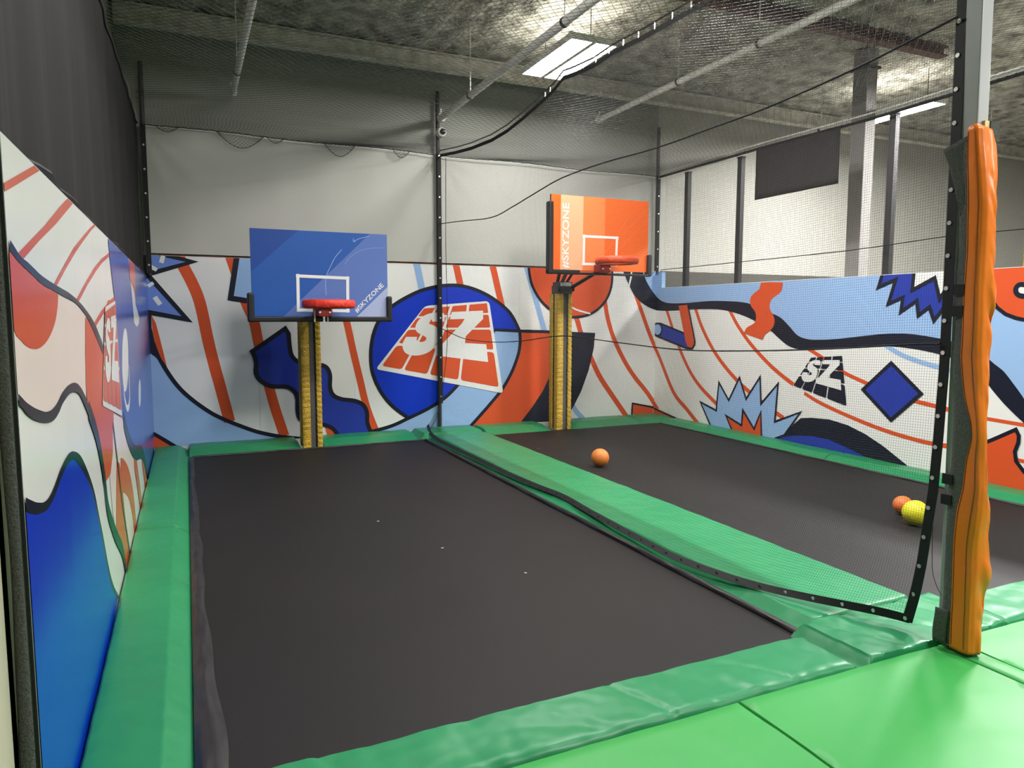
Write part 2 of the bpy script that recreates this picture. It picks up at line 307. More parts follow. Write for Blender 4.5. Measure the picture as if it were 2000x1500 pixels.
# ------------------------------------------------------------------ wall graphics
# outlines in metres: back = (x, z), left and right = (y, z); boards = (x, z)
MURAL = {
 'back': [
  ('light_blue',1,[-0.416,-0.03,-0.416,1.181,-0.408,1.171,-0.385,1.147,-0.365,1.132,-0.346,1.117,-0.327,1.094,-0.309,1.06,-0.291,1.021,-0.272,0.977,-0.249,0.931,-0.223,0.882,-0.194,0.83,-0.162,0.777,-0.129,0.727,-0.095,0.682,-0.059,0.64,-0.021,0.599,0.021,0.557,0.07,0.512,0.123,0.465,0.177,0.42,0.227,0.381,0.274,0.348,0.318,0.321,0.361,0.296,0.404,0.272,0.449,0.248,0.494,0.225,0.54,0.203,0.585,0.181,0.631,0.159,0.677,0.138,0.723,0.118,0.77,0.099,0.817,0.082,0.864,0.067,0.911,0.053,0.959,0.039,1.004,0.027,1.048,0.016,1.096,0.006,1.151,-0.005,1.215,-0.017,1.286,-0.03,1.289,-0.03,2.127,-0.03,2.174,-0.022,2.27,-0.005,2.353,0.009,2.428,0.023,2.497,0.038,2.565,0.056,2.629,0.077,2.688,0.099,2.747,0.124,2.811,0.15,2.881,0.178,2.955,0.208,3.029,0.238,3.1,0.271,3.168,0.304,3.233,0.338,3.296,0.374,3.357,0.414,3.412,0.456,3.463,0.5,3.515,0.549,3.571,0.607,3.633,0.674,3.698,0.749,3.766,0.832,3.837,0.925,3.918,1.043,4.007,1.181,4.087,1.308,4.144,1.396,4.558,1.37,4.56,1.342,4.563,1.301,4.565,1.254,4.564,1.209,4.561,1.166,4.555,1.122,4.547,1.075,4.534,1.024,4.515,0.965,4.491,0.902,4.463,0.836,4.432,0.771,4.399,0.708,4.363,0.645,4.323,0.582,4.281,0.522,4.233,0.463,4.182,0.406,4.13,0.351,4.08,0.3,4.036,0.253,3.995,0.212,3.953,0.17,3.907,0.124,3.85,0.068,3.786,0.006,3.75,-0.03]),
  ('orange',1,[0.016,2.32,0.026,2.294,0.039,2.263,0.054,2.228,0.072,2.188,0.094,2.142,0.117,2.092,0.139,2.042,0.158,1.993,0.177,1.944,0.196,1.892,0.212,1.836,0.227,1.776,0.24,1.714,0.251,1.652,0.261,1.592,0.27,1.537,0.277,1.484,0.285,1.431,0.294,1.372,0.306,1.304,0.319,1.229,0.333,1.152,0.348,1.074,0.364,0.997,0.381,0.918,0.399,0.836,0.418,0.752,0.438,0.657,0.459,0.555,0.48,0.459,0.496,0.383,0.506,0.332,0.513,0.297,0.518,0.275,0.521,0.258,0.388,0.232,0.385,0.249,0.381,0.271,0.374,0.305,0.364,0.356,0.348,0.431,0.327,0.527,0.306,0.629,0.286,0.723,0.267,0.808,0.249,0.889,0.232,0.969,0.216,1.048,0.201,1.127,0.186,1.205,0.173,1.28,0.161,1.35,0.151,1.411,0.144,1.466,0.136,1.517,0.128,1.57,0.118,1.629,0.107,1.689,0.095,1.747,0.082,1.801,0.067,1.85,0.051,1.897,0.033,1.943,0.014,1.99,-0.006,2.037,-0.028,2.085,-0.05,2.131,-0.07,2.173,-0.085,2.21,-0.099,2.242,-0.11,2.27,-0.12,2.293,-0.129,2.312,-0.132,2.32]),
  ('orange',1,[0.605,2.32,0.607,2.316,0.619,2.274,0.633,2.225,0.651,2.169,0.669,2.108,0.687,2.044,0.706,1.977,0.724,1.907,0.742,1.839,0.76,1.777,0.78,1.725,0.803,1.676,0.826,1.622,0.847,1.559,0.862,1.491,0.874,1.42,0.884,1.349,0.896,1.276,0.909,1.199,0.923,1.117,0.937,1.036,0.952,0.959,0.966,0.888,0.98,0.822,0.994,0.756,1.01,0.688,1.025,0.62,1.041,0.552,1.058,0.481,1.077,0.404,1.103,0.309,1.134,0.2,1.163,0.1,1.183,0.031,1.062,-0.004,1.042,0.066,1.014,0.166,0.983,0.275,0.956,0.372,0.936,0.451,0.919,0.523,0.903,0.592,0.888,0.661,0.872,0.729,0.858,0.795,0.843,0.863,0.829,0.935,0.814,1.013,0.8,1.096,0.786,1.178,0.772,1.256,0.761,1.33,0.75,1.401,0.74,1.467,0.726,1.526,0.709,1.577,0.688,1.625,0.665,1.677,0.642,1.737,0.621,1.805,0.603,1.876,0.585,1.946,0.567,2.011,0.549,2.072,0.531,2.132,0.514,2.189,0.499,2.239,0.486,2.282,0.476,2.32]),
  ('orange',1,[1.843,2.07,1.857,2.036,1.876,1.988,1.898,1.93,1.921,1.865,1.943,1.794,1.967,1.717,1.991,1.632,2.014,1.542,2.036,1.445,2.057,1.341,2.077,1.236,2.097,1.134,2.118,1.038,2.138,0.944,2.159,0.85,2.18,0.754,2.202,0.651,2.224,0.546,2.247,0.444,2.272,0.348,2.302,0.254,2.336,0.159,2.368,0.076,2.39,0.017,2.301,-0.016,2.279,0.042,2.247,0.126,2.212,0.223,2.181,0.322,2.155,0.421,2.131,0.526,2.109,0.632,2.088,0.733,2.066,0.83,2.045,0.924,2.025,1.018,2.004,1.115,1.984,1.217,1.963,1.323,1.943,1.425,1.922,1.52,1.899,1.607,1.876,1.69,1.853,1.766,1.831,1.835,1.809,1.897,1.788,1.954,1.768,2.001,1.755,2.035]),
  ('light_blue',1,[3.012,2.32,3.023,2.273,3.039,2.201,3.057,2.11,3.075,2.023,3.087,1.964,2.989,1.944,2.977,2.003,2.959,2.09,2.941,2.18,2.926,2.251,2.915,2.298,2.909,2.32]),
  ('orange',1,[3.598,2.32,3.606,2.291,3.621,2.225,3.64,2.142,3.658,2.062,3.67,2.007,3.573,1.985,3.56,2.04,3.543,2.12,3.524,2.203,3.509,2.267,3.498,2.306,3.494,2.32]),
  ('orange',1,[4.17,2.32,4.18,2.287,4.194,2.235,4.209,2.174,4.225,2.108,4.242,2.041,4.261,1.964,4.283,1.879,4.302,1.802,4.316,1.748,4.219,1.724,4.206,1.777,4.186,1.855,4.164,1.94,4.145,2.016,4.128,2.084,4.112,2.15,4.097,2.21,4.084,2.26,4.073,2.298,4.065,2.32]),
  ('light_blue',1,[4.717,2.32,4.72,2.309,4.736,2.256,4.759,2.185,4.787,2.099,4.819,2,4.854,1.892,4.898,1.757,4.948,1.601,4.995,1.457,5.027,1.357,4.947,1.331,4.914,1.431,4.867,1.575,4.817,1.731,4.773,1.865,4.738,1.974,4.706,2.073,4.678,2.159,4.655,2.231,4.639,2.285,4.629,2.32]),
  ('light_blue',1,[5.517,0.216,5.531,0.195,5.552,0.165,5.575,0.134,5.598,0.105,5.625,0.078,5.657,0.049,5.687,0.022,5.708,0.004,5.679,-0.03,5.626,-0.03,5.604,-0.011,5.57,0.02,5.539,0.052,5.512,0.085,5.487,0.119,5.466,0.149,5.451,0.17]),
  ('orange',1,[5.519,1.693,5.531,1.67,5.549,1.636,5.569,1.594,5.591,1.546,5.609,1.495,5.625,1.442,5.646,1.381,5.676,1.307,5.722,1.208,5.779,1.089,5.839,0.97,5.891,0.869,5.93,0.795,5.962,0.738,5.994,0.685,6.034,0.624,6.086,0.553,6.144,0.477,6.207,0.398,6.269,0.318,6.338,0.23,6.413,0.135,6.48,0.05,6.527,-0.01,6.501,-0.03,6.434,-0.03,6.413,-0.003,6.346,0.083,6.271,0.178,6.202,0.266,6.14,0.346,6.077,0.425,6.018,0.502,5.964,0.576,5.922,0.639,5.888,0.695,5.855,0.755,5.815,0.83,5.763,0.932,5.703,1.052,5.645,1.171,5.598,1.273,5.566,1.352,5.545,1.416,5.528,1.468,5.512,1.515,5.492,1.558,5.473,1.597,5.456,1.63,5.443,1.653]),
  ('orange',1,[6.042,1.977,6.049,1.954,6.061,1.92,6.074,1.878,6.087,1.83,6.099,1.776,6.11,1.718,6.122,1.655,6.14,1.589,6.161,1.517,6.187,1.44,6.216,1.359,6.253,1.276,6.298,1.185,6.351,1.088,6.407,0.992,6.462,0.905,6.513,0.829,6.565,0.759,6.617,0.693,6.673,0.627,6.732,0.561,6.795,0.497,6.859,0.432,6.921,0.363,6.985,0.283,7.03,0.224,7.03,0.098,6.99,0.153,6.926,0.237,6.864,0.314,6.804,0.38,6.741,0.445,6.677,0.51,6.616,0.578,6.559,0.646,6.505,0.714,6.452,0.785,6.399,0.864,6.343,0.954,6.286,1.051,6.231,1.15,6.185,1.244,6.147,1.331,6.116,1.415,6.09,1.494,6.067,1.568,6.049,1.638,6.036,1.703,6.025,1.762,6.015,1.812,6.002,1.857,5.99,1.897,5.978,1.93,5.97,1.953]),
  ('orange',1,[6.646,1.99,6.653,1.976,6.663,1.956,6.676,1.928,6.693,1.891,6.715,1.842,6.741,1.782,6.771,1.716,6.804,1.643,6.839,1.562,6.878,1.474,6.919,1.383,6.963,1.293,7.005,1.21,7.03,1.165,7.03,1.021,6.988,1.096,6.944,1.177,6.9,1.261,6.856,1.353,6.814,1.446,6.775,1.534,6.74,1.614,6.707,1.687,6.677,1.754,6.651,1.813,6.629,1.862,6.612,1.899,6.6,1.926,6.59,1.945,6.583,1.959]),
  ('blue',2,[2.826,0.149,2.785,0.178,2.726,0.22,2.662,0.269,2.605,0.319,2.558,0.368,2.513,0.42,2.471,0.475,2.433,0.533,2.399,0.595,2.367,0.661,2.34,0.728,2.319,0.794,2.305,0.858,2.296,0.921,2.292,0.984,2.292,1.049,2.295,1.118,2.302,1.188,2.313,1.258,2.328,1.324,2.348,1.386,2.371,1.447,2.398,1.503,2.429,1.555,2.461,1.6,2.496,1.64,2.536,1.677,2.582,1.714,2.636,1.753,2.696,1.793,2.761,1.83,2.825,1.865,2.889,1.897,2.954,1.926,3.022,1.953,3.095,1.976,3.177,1.997,3.265,2.015,3.354,2.029,3.439,2.036,3.519,2.038,3.595,2.033,3.67,2.024,3.745,2.009,3.819,1.989,3.893,1.964,3.965,1.935,4.034,1.903,4.101,1.867,4.166,1.828,4.226,1.787,4.28,1.748,4.325,1.712,4.363,1.679,4.397,1.643,4.431,1.6,4.467,1.543,4.504,1.476,4.536,1.414,4.558,1.37,4.144,1.396,4.087,1.308,4.007,1.181,3.918,1.043,3.837,0.925,3.766,0.832,3.698,0.749,3.633,0.674,3.571,0.607,3.515,0.549,3.463,0.5,3.412,0.456,3.357,0.414,3.296,0.374,3.232,0.338,3.167,0.304,3.1,0.271,3.026,0.236,2.947,0.201,2.876,0.17,2.826,0.149]),
  ('orange',1,[4.558,1.37,5.267,1.341,5.189,1.01,5.085,0.704,4.953,0.447,4.77,0.206,4.563,-0.03,3.743,-0.03,3.76,-0.016,3.907,0.124,4.08,0.3,4.281,0.522,4.432,0.771,4.534,1.024,4.564,1.209]),
  ('navy',1,[5.24,1.342,5.875,1.317,5.855,1.094,5.77,0.754,5.634,0.418,5.498,0.18,5.389,0.04,5.328,-0.03,4.563,-0.03,4.77,0.206,4.953,0.447,5.085,0.704,5.189,1.01]),
  ('navy',3,[-0.416,1.223,-0.389,1.187,-0.369,1.166,-0.35,1.152,-0.329,1.135,-0.307,1.108,-0.286,1.072,-0.268,1.031,-0.249,0.987,-0.227,0.943,-0.201,0.894,-0.172,0.842,-0.141,0.79,-0.108,0.742,-0.075,0.698,-0.04,0.657,-0.003,0.616,0.039,0.575,0.086,0.53,0.139,0.484,0.192,0.44,0.242,0.401,0.287,0.369,0.33,0.342,0.373,0.318,0.416,0.294,0.461,0.27,0.505,0.247,0.551,0.225,0.596,0.204,0.642,0.182,0.687,0.161,0.733,0.141,0.779,0.122,0.825,0.106,0.871,0.091,0.918,0.077,0.965,0.063,1.01,0.051,1.054,0.041,1.101,0.03,1.156,0.02,1.22,0.008,1.29,-0.005,1.366,-0.017,1.45,-0.026,1.504,-0.03,1.96,-0.03,2.066,-0.015,2.17,0.003,2.265,0.019,2.348,0.034,2.423,0.048,2.491,0.063,2.558,0.08,2.62,0.1,2.679,0.123,2.738,0.147,2.802,0.174,2.872,0.201,2.945,0.231,3.019,0.261,3.09,0.293,3.156,0.326,3.221,0.36,3.283,0.395,3.342,0.434,3.396,0.475,3.446,0.518,3.497,0.566,3.553,0.624,3.614,0.691,3.679,0.765,3.746,0.848,3.816,0.94,3.897,1.057,3.986,1.194,4.066,1.321,4.122,1.409,4.165,1.383,4.109,1.295,4.028,1.167,3.938,1.03,3.857,0.911,3.786,0.817,3.717,0.733,3.651,0.657,3.589,0.59,3.532,0.531,3.48,0.481,3.428,0.436,3.371,0.394,3.31,0.353,3.245,0.316,3.179,0.281,3.111,0.248,3.039,0.215,2.964,0.184,2.89,0.155,2.82,0.127,2.757,0.101,2.697,0.076,2.637,0.053,2.572,0.032,2.503,0.014,2.433,-0.001,2.357,-0.015,2.274,-0.03,2.273,-0.03,1.15,-0.03,1.147,-0.029,1.091,-0.019,1.043,-0.008,0.998,0.003,0.952,0.015,0.904,0.029,0.856,0.043,0.809,0.058,0.761,0.075,0.714,0.095,0.667,0.115,0.62,0.137,0.575,0.159,0.529,0.18,0.483,0.203,0.438,0.226,0.392,0.25,0.348,0.275,0.305,0.3,0.26,0.327,0.213,0.361,0.161,0.401,0.106,0.446,0.053,0.493,0.004,0.539,-0.039,0.582,-0.078,0.624,-0.114,0.667,-0.149,0.713,-0.183,0.763,-0.215,0.817,-0.245,0.87,-0.271,0.92,-0.294,0.966,-0.314,1.01,-0.331,1.049,-0.348,1.08,-0.364,1.099,-0.381,1.112,-0.402,1.128,-0.416,1.143]),
  ('navy',3,[2.811,0.129,2.77,0.158,2.711,0.2,2.646,0.25,2.588,0.301,2.539,0.351,2.493,0.404,2.451,0.46,2.412,0.52,2.377,0.583,2.344,0.65,2.317,0.719,2.295,0.787,2.28,0.853,2.271,0.918,2.267,0.984,2.267,1.05,2.27,1.12,2.277,1.191,2.289,1.262,2.304,1.33,2.324,1.394,2.348,1.457,2.376,1.515,2.408,1.569,2.442,1.616,2.479,1.657,2.52,1.695,2.567,1.734,2.622,1.774,2.683,1.814,2.748,1.852,2.814,1.887,2.878,1.919,2.944,1.949,3.013,1.976,3.088,2,3.171,2.021,3.26,2.04,3.351,2.054,3.438,2.061,3.519,2.063,3.598,2.058,3.674,2.048,3.75,2.034,3.826,2.013,3.902,1.987,3.975,1.957,4.045,1.925,4.113,1.889,4.179,1.849,4.241,1.807,4.295,1.767,4.341,1.731,4.38,1.697,4.416,1.659,4.451,1.615,4.489,1.556,4.526,1.488,4.558,1.425,4.58,1.382,4.536,1.359,4.514,1.402,4.482,1.464,4.446,1.53,4.41,1.586,4.378,1.626,4.346,1.661,4.309,1.693,4.265,1.728,4.212,1.766,4.152,1.807,4.088,1.845,4.023,1.88,3.955,1.912,3.884,1.94,3.812,1.965,3.739,1.985,3.666,1.999,3.593,2.008,3.518,2.013,3.44,2.011,3.357,2.004,3.269,1.99,3.182,1.972,3.102,1.952,3.03,1.929,2.964,1.903,2.9,1.874,2.837,1.843,2.773,1.808,2.71,1.771,2.65,1.733,2.597,1.694,2.553,1.658,2.514,1.622,2.481,1.584,2.449,1.541,2.42,1.492,2.394,1.437,2.371,1.378,2.352,1.317,2.338,1.253,2.327,1.185,2.32,1.116,2.317,1.049,2.317,0.985,2.321,0.923,2.329,0.862,2.343,0.8,2.364,0.736,2.39,0.671,2.421,0.606,2.455,0.545,2.492,0.489,2.532,0.436,2.576,0.385,2.622,0.337,2.678,0.289,2.741,0.241,2.8,0.199,2.84,0.169]),
  ('navy',3,[4.583,1.372,4.585,1.343,4.588,1.302,4.59,1.255,4.589,1.207,4.585,1.163,4.58,1.118,4.572,1.07,4.558,1.017,4.538,0.957,4.514,0.892,4.486,0.826,4.455,0.76,4.421,0.696,4.384,0.632,4.344,0.568,4.301,0.507,4.252,0.447,4.2,0.389,4.148,0.334,4.098,0.282,4.054,0.236,4.013,0.194,3.971,0.152,3.925,0.107,3.868,0.05,3.804,-0.012,3.786,-0.03,3.714,-0.03,3.769,0.023,3.833,0.086,3.89,0.142,3.935,0.188,3.977,0.229,4.018,0.271,4.062,0.317,4.112,0.368,4.164,0.423,4.214,0.479,4.261,0.537,4.302,0.596,4.341,0.657,4.377,0.72,4.41,0.782,4.44,0.846,4.467,0.911,4.491,0.974,4.51,1.031,4.523,1.081,4.531,1.125,4.536,1.168,4.539,1.21,4.54,1.254,4.538,1.3,4.535,1.34,4.533,1.369]),
  ('navy',3,[4.145,1.419,4.559,1.397,5.028,1.382,5.296,1.364,5.876,1.334,5.873,1.29,5.293,1.319,5.025,1.337,4.557,1.352,4.142,1.374]),
  ('orange',4,[4.705,2.32,4.706,2.312,4.708,2.28,4.714,2.244,4.721,2.204,4.73,2.159,4.742,2.111,4.761,2.062,4.787,2.011,4.818,1.958,4.853,1.905,4.892,1.856,4.934,1.811,4.979,1.769,5.027,1.729,5.077,1.695,5.129,1.665,5.184,1.639,5.239,1.618,5.292,1.602,5.34,1.59,5.385,1.584,5.431,1.582,5.482,1.583,5.541,1.586,5.606,1.591,5.67,1.601,5.73,1.614,5.784,1.632,5.834,1.655,5.88,1.681,5.925,1.711,5.968,1.746,6.009,1.784,6.046,1.826,6.079,1.87,6.106,1.916,6.128,1.965,6.147,2.015,6.161,2.065,6.171,2.114,6.175,2.165,6.177,2.213,6.178,2.258,6.176,2.301,6.174,2.32]),
  ('navy',5,[4.725,2.32,4.725,2.314,4.728,2.282,4.734,2.247,4.741,2.208,4.749,2.163,4.762,2.117,4.779,2.07,4.804,2.021,4.835,1.968,4.869,1.917,4.907,1.869,4.948,1.825,4.992,1.784,5.039,1.745,5.088,1.712,5.138,1.683,5.192,1.658,5.246,1.637,5.297,1.621,5.343,1.61,5.387,1.604,5.431,1.602,5.481,1.603,5.54,1.606,5.603,1.611,5.667,1.62,5.725,1.633,5.776,1.651,5.825,1.673,5.87,1.698,5.913,1.727,5.955,1.761,5.995,1.798,6.031,1.839,6.062,1.881,6.088,1.925,6.11,1.973,6.128,2.021,6.142,2.069,6.151,2.117,6.155,2.166,6.157,2.214,6.158,2.258,6.156,2.3,6.154,2.32,6.194,2.32,6.196,2.303,6.198,2.259,6.197,2.213,6.195,2.163,6.19,2.111,6.181,2.06,6.166,2.009,6.147,1.957,6.124,1.907,6.095,1.859,6.062,1.813,6.023,1.77,5.981,1.731,5.937,1.695,5.891,1.664,5.842,1.637,5.791,1.614,5.736,1.595,5.674,1.581,5.608,1.571,5.543,1.566,5.483,1.563,5.431,1.562,5.383,1.564,5.336,1.571,5.286,1.582,5.232,1.599,5.176,1.621,5.12,1.647,5.066,1.678,5.015,1.713,4.966,1.753,4.919,1.797,4.877,1.843,4.837,1.893,4.801,1.947,4.769,2.002,4.743,2.054,4.723,2.105,4.71,2.154,4.701,2.2,4.694,2.241,4.688,2.278,4.686,2.311,4.685,2.32]),
  ('white',5,[5.215,1.894,5.248,1.873,5.294,1.843,5.345,1.811,5.391,1.783,5.428,1.761,5.461,1.743,5.496,1.726,5.539,1.709,5.6,1.692,5.673,1.674,5.741,1.659,5.788,1.648,5.783,1.624,5.736,1.634,5.667,1.65,5.594,1.667,5.532,1.685,5.486,1.703,5.45,1.72,5.416,1.74,5.378,1.761,5.332,1.789,5.28,1.822,5.234,1.852,5.202,1.873]),
  ('periwinkle',4,[-0.416,2.32,-0.111,2.32,0.025,2.256,-0.416,2.101,-0.416,2.077,-0.396,2.042,-0.01,1.562,-0.405,1.636,-0.416,1.638]),
  ('navy',5,[-0.056,2.32,0.167,2.261,-0.361,2.078,-0.356,2.071,0.072,1.512,-0.416,1.609,-0.416,1.667,-0.051,1.589,-0.403,2.037,-0.416,2.055,-0.416,2.12,0.022,2.255,-0.225,2.305,-0.286,2.32]),
  ('white',5,[-0.416,2.316,-0.399,2.303,-0.416,2.281]),
  ('white',5,[-0.226,2.32,-0.201,2.313,-0.226,2.227,-0.274,2.241,-0.251,2.32]),
  ('white',5,[-0.358,2.209,-0.289,2.165,-0.313,2.127,-0.382,2.171]),
  ('white',5,[-0.416,1.966,-0.416,1.967,-0.357,2.008,-0.334,1.976,-0.394,1.934]),
  ('white',5,[-0.316,1.837,-0.258,1.745,-0.304,1.715,-0.362,1.807]),
  ('navy',3,[-0.416,1.624,-0.384,1.618,-0.388,1.451,-0.362,1.282,-0.317,1.15,-0.262,1.036,-0.238,0.912,-0.328,1.085,-0.416,1.141]),
  ('orange',4,[-0.383,1.609,-0.339,1.506,-0.305,1.338,-0.271,1.149,-0.239,0.969,-0.298,1.074,-0.347,1.226,-0.377,1.395]),
  ('orange',4,[-0.416,-0.03,-0.416,0.129,-0.344,0.077,-0.198,-0.03]),
  ('navy',5,[-0.416,0.176,-0.404,0.167,-0.313,0.099,-0.145,-0.029,-0.146,-0.03,-0.218,-0.03,-0.34,0.063,-0.416,0.12]),
  ('light_blue',4,[0.599,2.32,1.12,2.32,1.103,1.741,0.524,1.823]),
  ('navy',5,[0.641,2.32,0.558,1.846,0.753,1.815,1.108,1.763,1.098,1.699,0.743,1.751,0.483,1.792,0.575,2.32]),
  ('deep_blue',4,[0.755,1.139,0.957,1.281,1.171,1.432,1.212,1.362,1.214,1.328,1.216,1.278,1.219,1.225,1.223,1.18,1.227,1.147,1.231,1.118,1.238,1.093,1.249,1.069,1.265,1.045,1.285,1.022,1.308,1.002,1.335,0.986,1.366,0.975,1.401,0.969,1.437,0.965,1.472,0.962,1.506,0.958,1.54,0.956,1.573,0.953,1.602,0.948,1.629,0.94,1.653,0.932,1.674,0.92,1.692,0.904,1.707,0.884,1.719,0.859,1.728,0.831,1.735,0.799,1.736,0.76,1.733,0.716,1.729,0.671,1.731,0.633,1.737,0.601,1.746,0.573,1.758,0.548,1.776,0.526,1.798,0.508,1.824,0.493,1.854,0.48,1.888,0.469,1.927,0.46,1.971,0.454,2.015,0.448,2.054,0.439,2.088,0.428,2.119,0.415,2.146,0.4,2.17,0.381,2.189,0.358,2.204,0.331,2.216,0.302,2.225,0.271,2.229,0.236,2.227,0.198,2.226,0.158,2.229,0.12,2.239,0.08,2.255,0.039,2.27,0.002,2.28,-0.023,2.279,-0.03,1.806,-0.03,1.805,-0.002,1.792,0.024,1.778,0.047,1.759,0.068,1.735,0.087,1.702,0.106,1.663,0.124,1.622,0.139,1.583,0.149,1.549,0.151,1.516,0.147,1.484,0.143,1.452,0.147,1.42,0.16,1.387,0.18,1.358,0.202,1.335,0.227,1.32,0.252,1.311,0.279,1.306,0.309,1.302,0.342,1.301,0.381,1.302,0.426,1.304,0.469,1.302,0.507,1.297,0.536,1.29,0.56,1.28,0.581,1.266,0.6,1.248,0.62,1.227,0.638,1.202,0.653,1.17,0.665,1.127,0.672,1.075,0.674,1.023,0.677,0.977,0.683,0.941,0.695,0.909,0.71,0.88,0.728,0.856,0.748,0.834,0.77,0.817,0.795,0.803,0.821,0.793,0.85,0.79,0.884,0.792,0.921,0.796,0.957,0.797,0.989,0.795,1.017,0.79,1.043,0.785,1.064,0.782,1.079]),
  ('navy',5,[0.721,1.149,0.941,1.303,0.973,1.258,0.79,1.129]),
  ('navy',5,[0.941,1.303,1.18,1.472,1.163,1.392,0.973,1.258]),
  ('navy',5,[1.18,1.472,1.239,1.37,1.185,1.354,1.163,1.392]),
  ('navy',5,[1.239,1.37,1.241,1.329,1.186,1.326,1.185,1.354]),
  ('navy',5,[1.241,1.329,1.243,1.279,1.188,1.277,1.186,1.326]),
  ('navy',5,[1.243,1.279,1.246,1.227,1.191,1.223,1.188,1.277]),
  ('navy',5,[1.246,1.227,1.25,1.183,1.195,1.178,1.191,1.223]),
  ('navy',5,[1.25,1.183,1.254,1.151,1.199,1.143,1.195,1.178]),
  ('navy',5,[1.254,1.151,1.258,1.124,1.204,1.113,1.199,1.143]),
  ('navy',5,[1.258,1.124,1.264,1.102,1.212,1.084,1.204,1.113]),
  ('navy',5,[1.264,1.102,1.273,1.082,1.225,1.055,1.212,1.084]),
  ('navy',5,[1.273,1.082,1.287,1.061,1.243,1.028,1.225,1.055]),
  ('navy',5,[1.287,1.061,1.304,1.041,1.265,1.002,1.243,1.028]),
  ('navy',5,[1.304,1.041,1.324,1.024,1.292,0.979,1.265,1.002]),
  ('navy',5,[1.324,1.024,1.346,1.011,1.323,0.96,1.292,0.979]),
  ('navy',5,[1.346,1.011,1.372,1.002,1.359,0.948,1.323,0.96]),
  ('navy',5,[1.372,1.002,1.405,0.996,1.397,0.942,1.359,0.948]),
  ('navy',5,[1.405,0.996,1.44,0.993,1.434,0.938,1.397,0.942]),
  ('navy',5,[1.44,0.993,1.475,0.989,1.47,0.934,1.434,0.938]),
  ('navy',5,[1.475,0.989,1.509,0.986,1.504,0.931,1.47,0.934]),
  ('navy',5,[1.509,0.986,1.542,0.983,1.538,0.929,1.504,0.931]),
  ('navy',5,[1.542,0.983,1.576,0.98,1.569,0.926,1.538,0.929]),
  ('navy',5,[1.576,0.98,1.608,0.975,1.596,0.921,1.569,0.926]),
  ('navy',5,[1.608,0.975,1.637,0.967,1.62,0.914,1.596,0.921]),
  ('navy',5,[1.637,0.967,1.664,0.957,1.641,0.907,1.62,0.914]),
  ('navy',5,[1.664,0.957,1.69,0.943,1.658,0.897,1.641,0.907]),
  ('navy',5,[1.69,0.943,1.713,0.923,1.672,0.885,1.658,0.897]),
  ('navy',5,[1.713,0.923,1.731,0.898,1.684,0.869,1.672,0.885]),
  ('navy',5,[1.731,0.898,1.745,0.87,1.694,0.849,1.684,0.869]),
  ('navy',5,[1.745,0.87,1.755,0.838,1.702,0.824,1.694,0.849]),
  ('navy',5,[1.755,0.838,1.762,0.802,1.707,0.796,1.702,0.824]),
  ('navy',5,[1.762,0.802,1.763,0.76,1.708,0.761,1.707,0.796]),
  ('navy',5,[1.763,0.76,1.76,0.714,1.705,0.718,1.708,0.761]),
  ('navy',5,[1.76,0.714,1.757,0.671,1.702,0.672,1.705,0.718]),
  ('navy',5,[1.757,0.671,1.758,0.636,1.703,0.629,1.702,0.672]),
  ('navy',5,[1.758,0.636,1.764,0.607,1.71,0.594,1.703,0.629]),
  ('navy',5,[1.764,0.607,1.771,0.583,1.72,0.562,1.71,0.594]),
  ('navy',5,[1.771,0.583,1.782,0.563,1.735,0.533,1.72,0.562]),
  ('navy',5,[1.782,0.563,1.795,0.545,1.756,0.507,1.735,0.533]),
  ('navy',5,[1.795,0.545,1.813,0.53,1.782,0.485,1.756,0.507]),
  ('navy',5,[1.813,0.53,1.836,0.517,1.812,0.468,1.782,0.485]),
  ('navy',5,[1.836,0.517,1.864,0.506,1.845,0.454,1.812,0.468]),
  ('navy',5,[1.864,0.506,1.895,0.495,1.88,0.442,1.845,0.454]),
  ('navy',5,[1.895,0.495,1.932,0.487,1.922,0.433,1.88,0.442]),
  ('navy',5,[1.932,0.487,1.974,0.481,1.967,0.427,1.922,0.433]),
  ('navy',5,[1.974,0.481,2.02,0.475,2.01,0.421,1.967,0.427]),
  ('navy',5,[2.02,0.475,2.062,0.466,2.047,0.413,2.01,0.421]),
  ('navy',5,[2.062,0.466,2.098,0.454,2.078,0.402,2.047,0.413]),
  ('navy',5,[2.098,0.454,2.131,0.44,2.107,0.39,2.078,0.402]),
  ('navy',5,[2.131,0.44,2.162,0.422,2.131,0.377,2.107,0.39]),
  ('navy',5,[2.162,0.422,2.189,0.4,2.15,0.361,2.131,0.377]),
  ('navy',5,[2.189,0.4,2.211,0.374,2.166,0.342,2.15,0.361]),
  ('navy',5,[2.211,0.374,2.229,0.344,2.18,0.319,2.166,0.342]),
  ('navy',5,[2.229,0.344,2.242,0.311,2.19,0.293,2.18,0.319]),
  ('navy',5,[2.242,0.311,2.252,0.276,2.198,0.266,2.19,0.293]),
  ('navy',5,[2.252,0.276,2.256,0.237,2.201,0.235,2.198,0.266]),
  ('navy',5,[2.256,0.237,2.255,0.197,2.2,0.199,2.201,0.235]),
  ('navy',5,[2.255,0.197,2.253,0.159,2.198,0.158,2.2,0.199]),
  ('navy',5,[2.253,0.159,2.256,0.125,2.202,0.115,2.198,0.158]),
  ('navy',5,[2.256,0.125,2.266,0.089,2.213,0.072,2.202,0.115]),
  ('navy',5,[2.266,0.089,2.28,0.049,2.229,0.029,2.213,0.072]),
  ('navy',5,[2.28,0.049,2.295,0.013,2.244,-0.008,2.229,0.029]),
  ('navy',5,[2.295,0.013,2.308,-0.02,2.252,-0.026,2.244,-0.008]),
  ('navy',5,[2.308,-0.02,2.307,-0.03,2.251,-0.03,2.252,-0.026]),
  ('navy',5,[1.778,-0.03,1.778,-0.009,1.833,0.005,1.833,-0.03]),
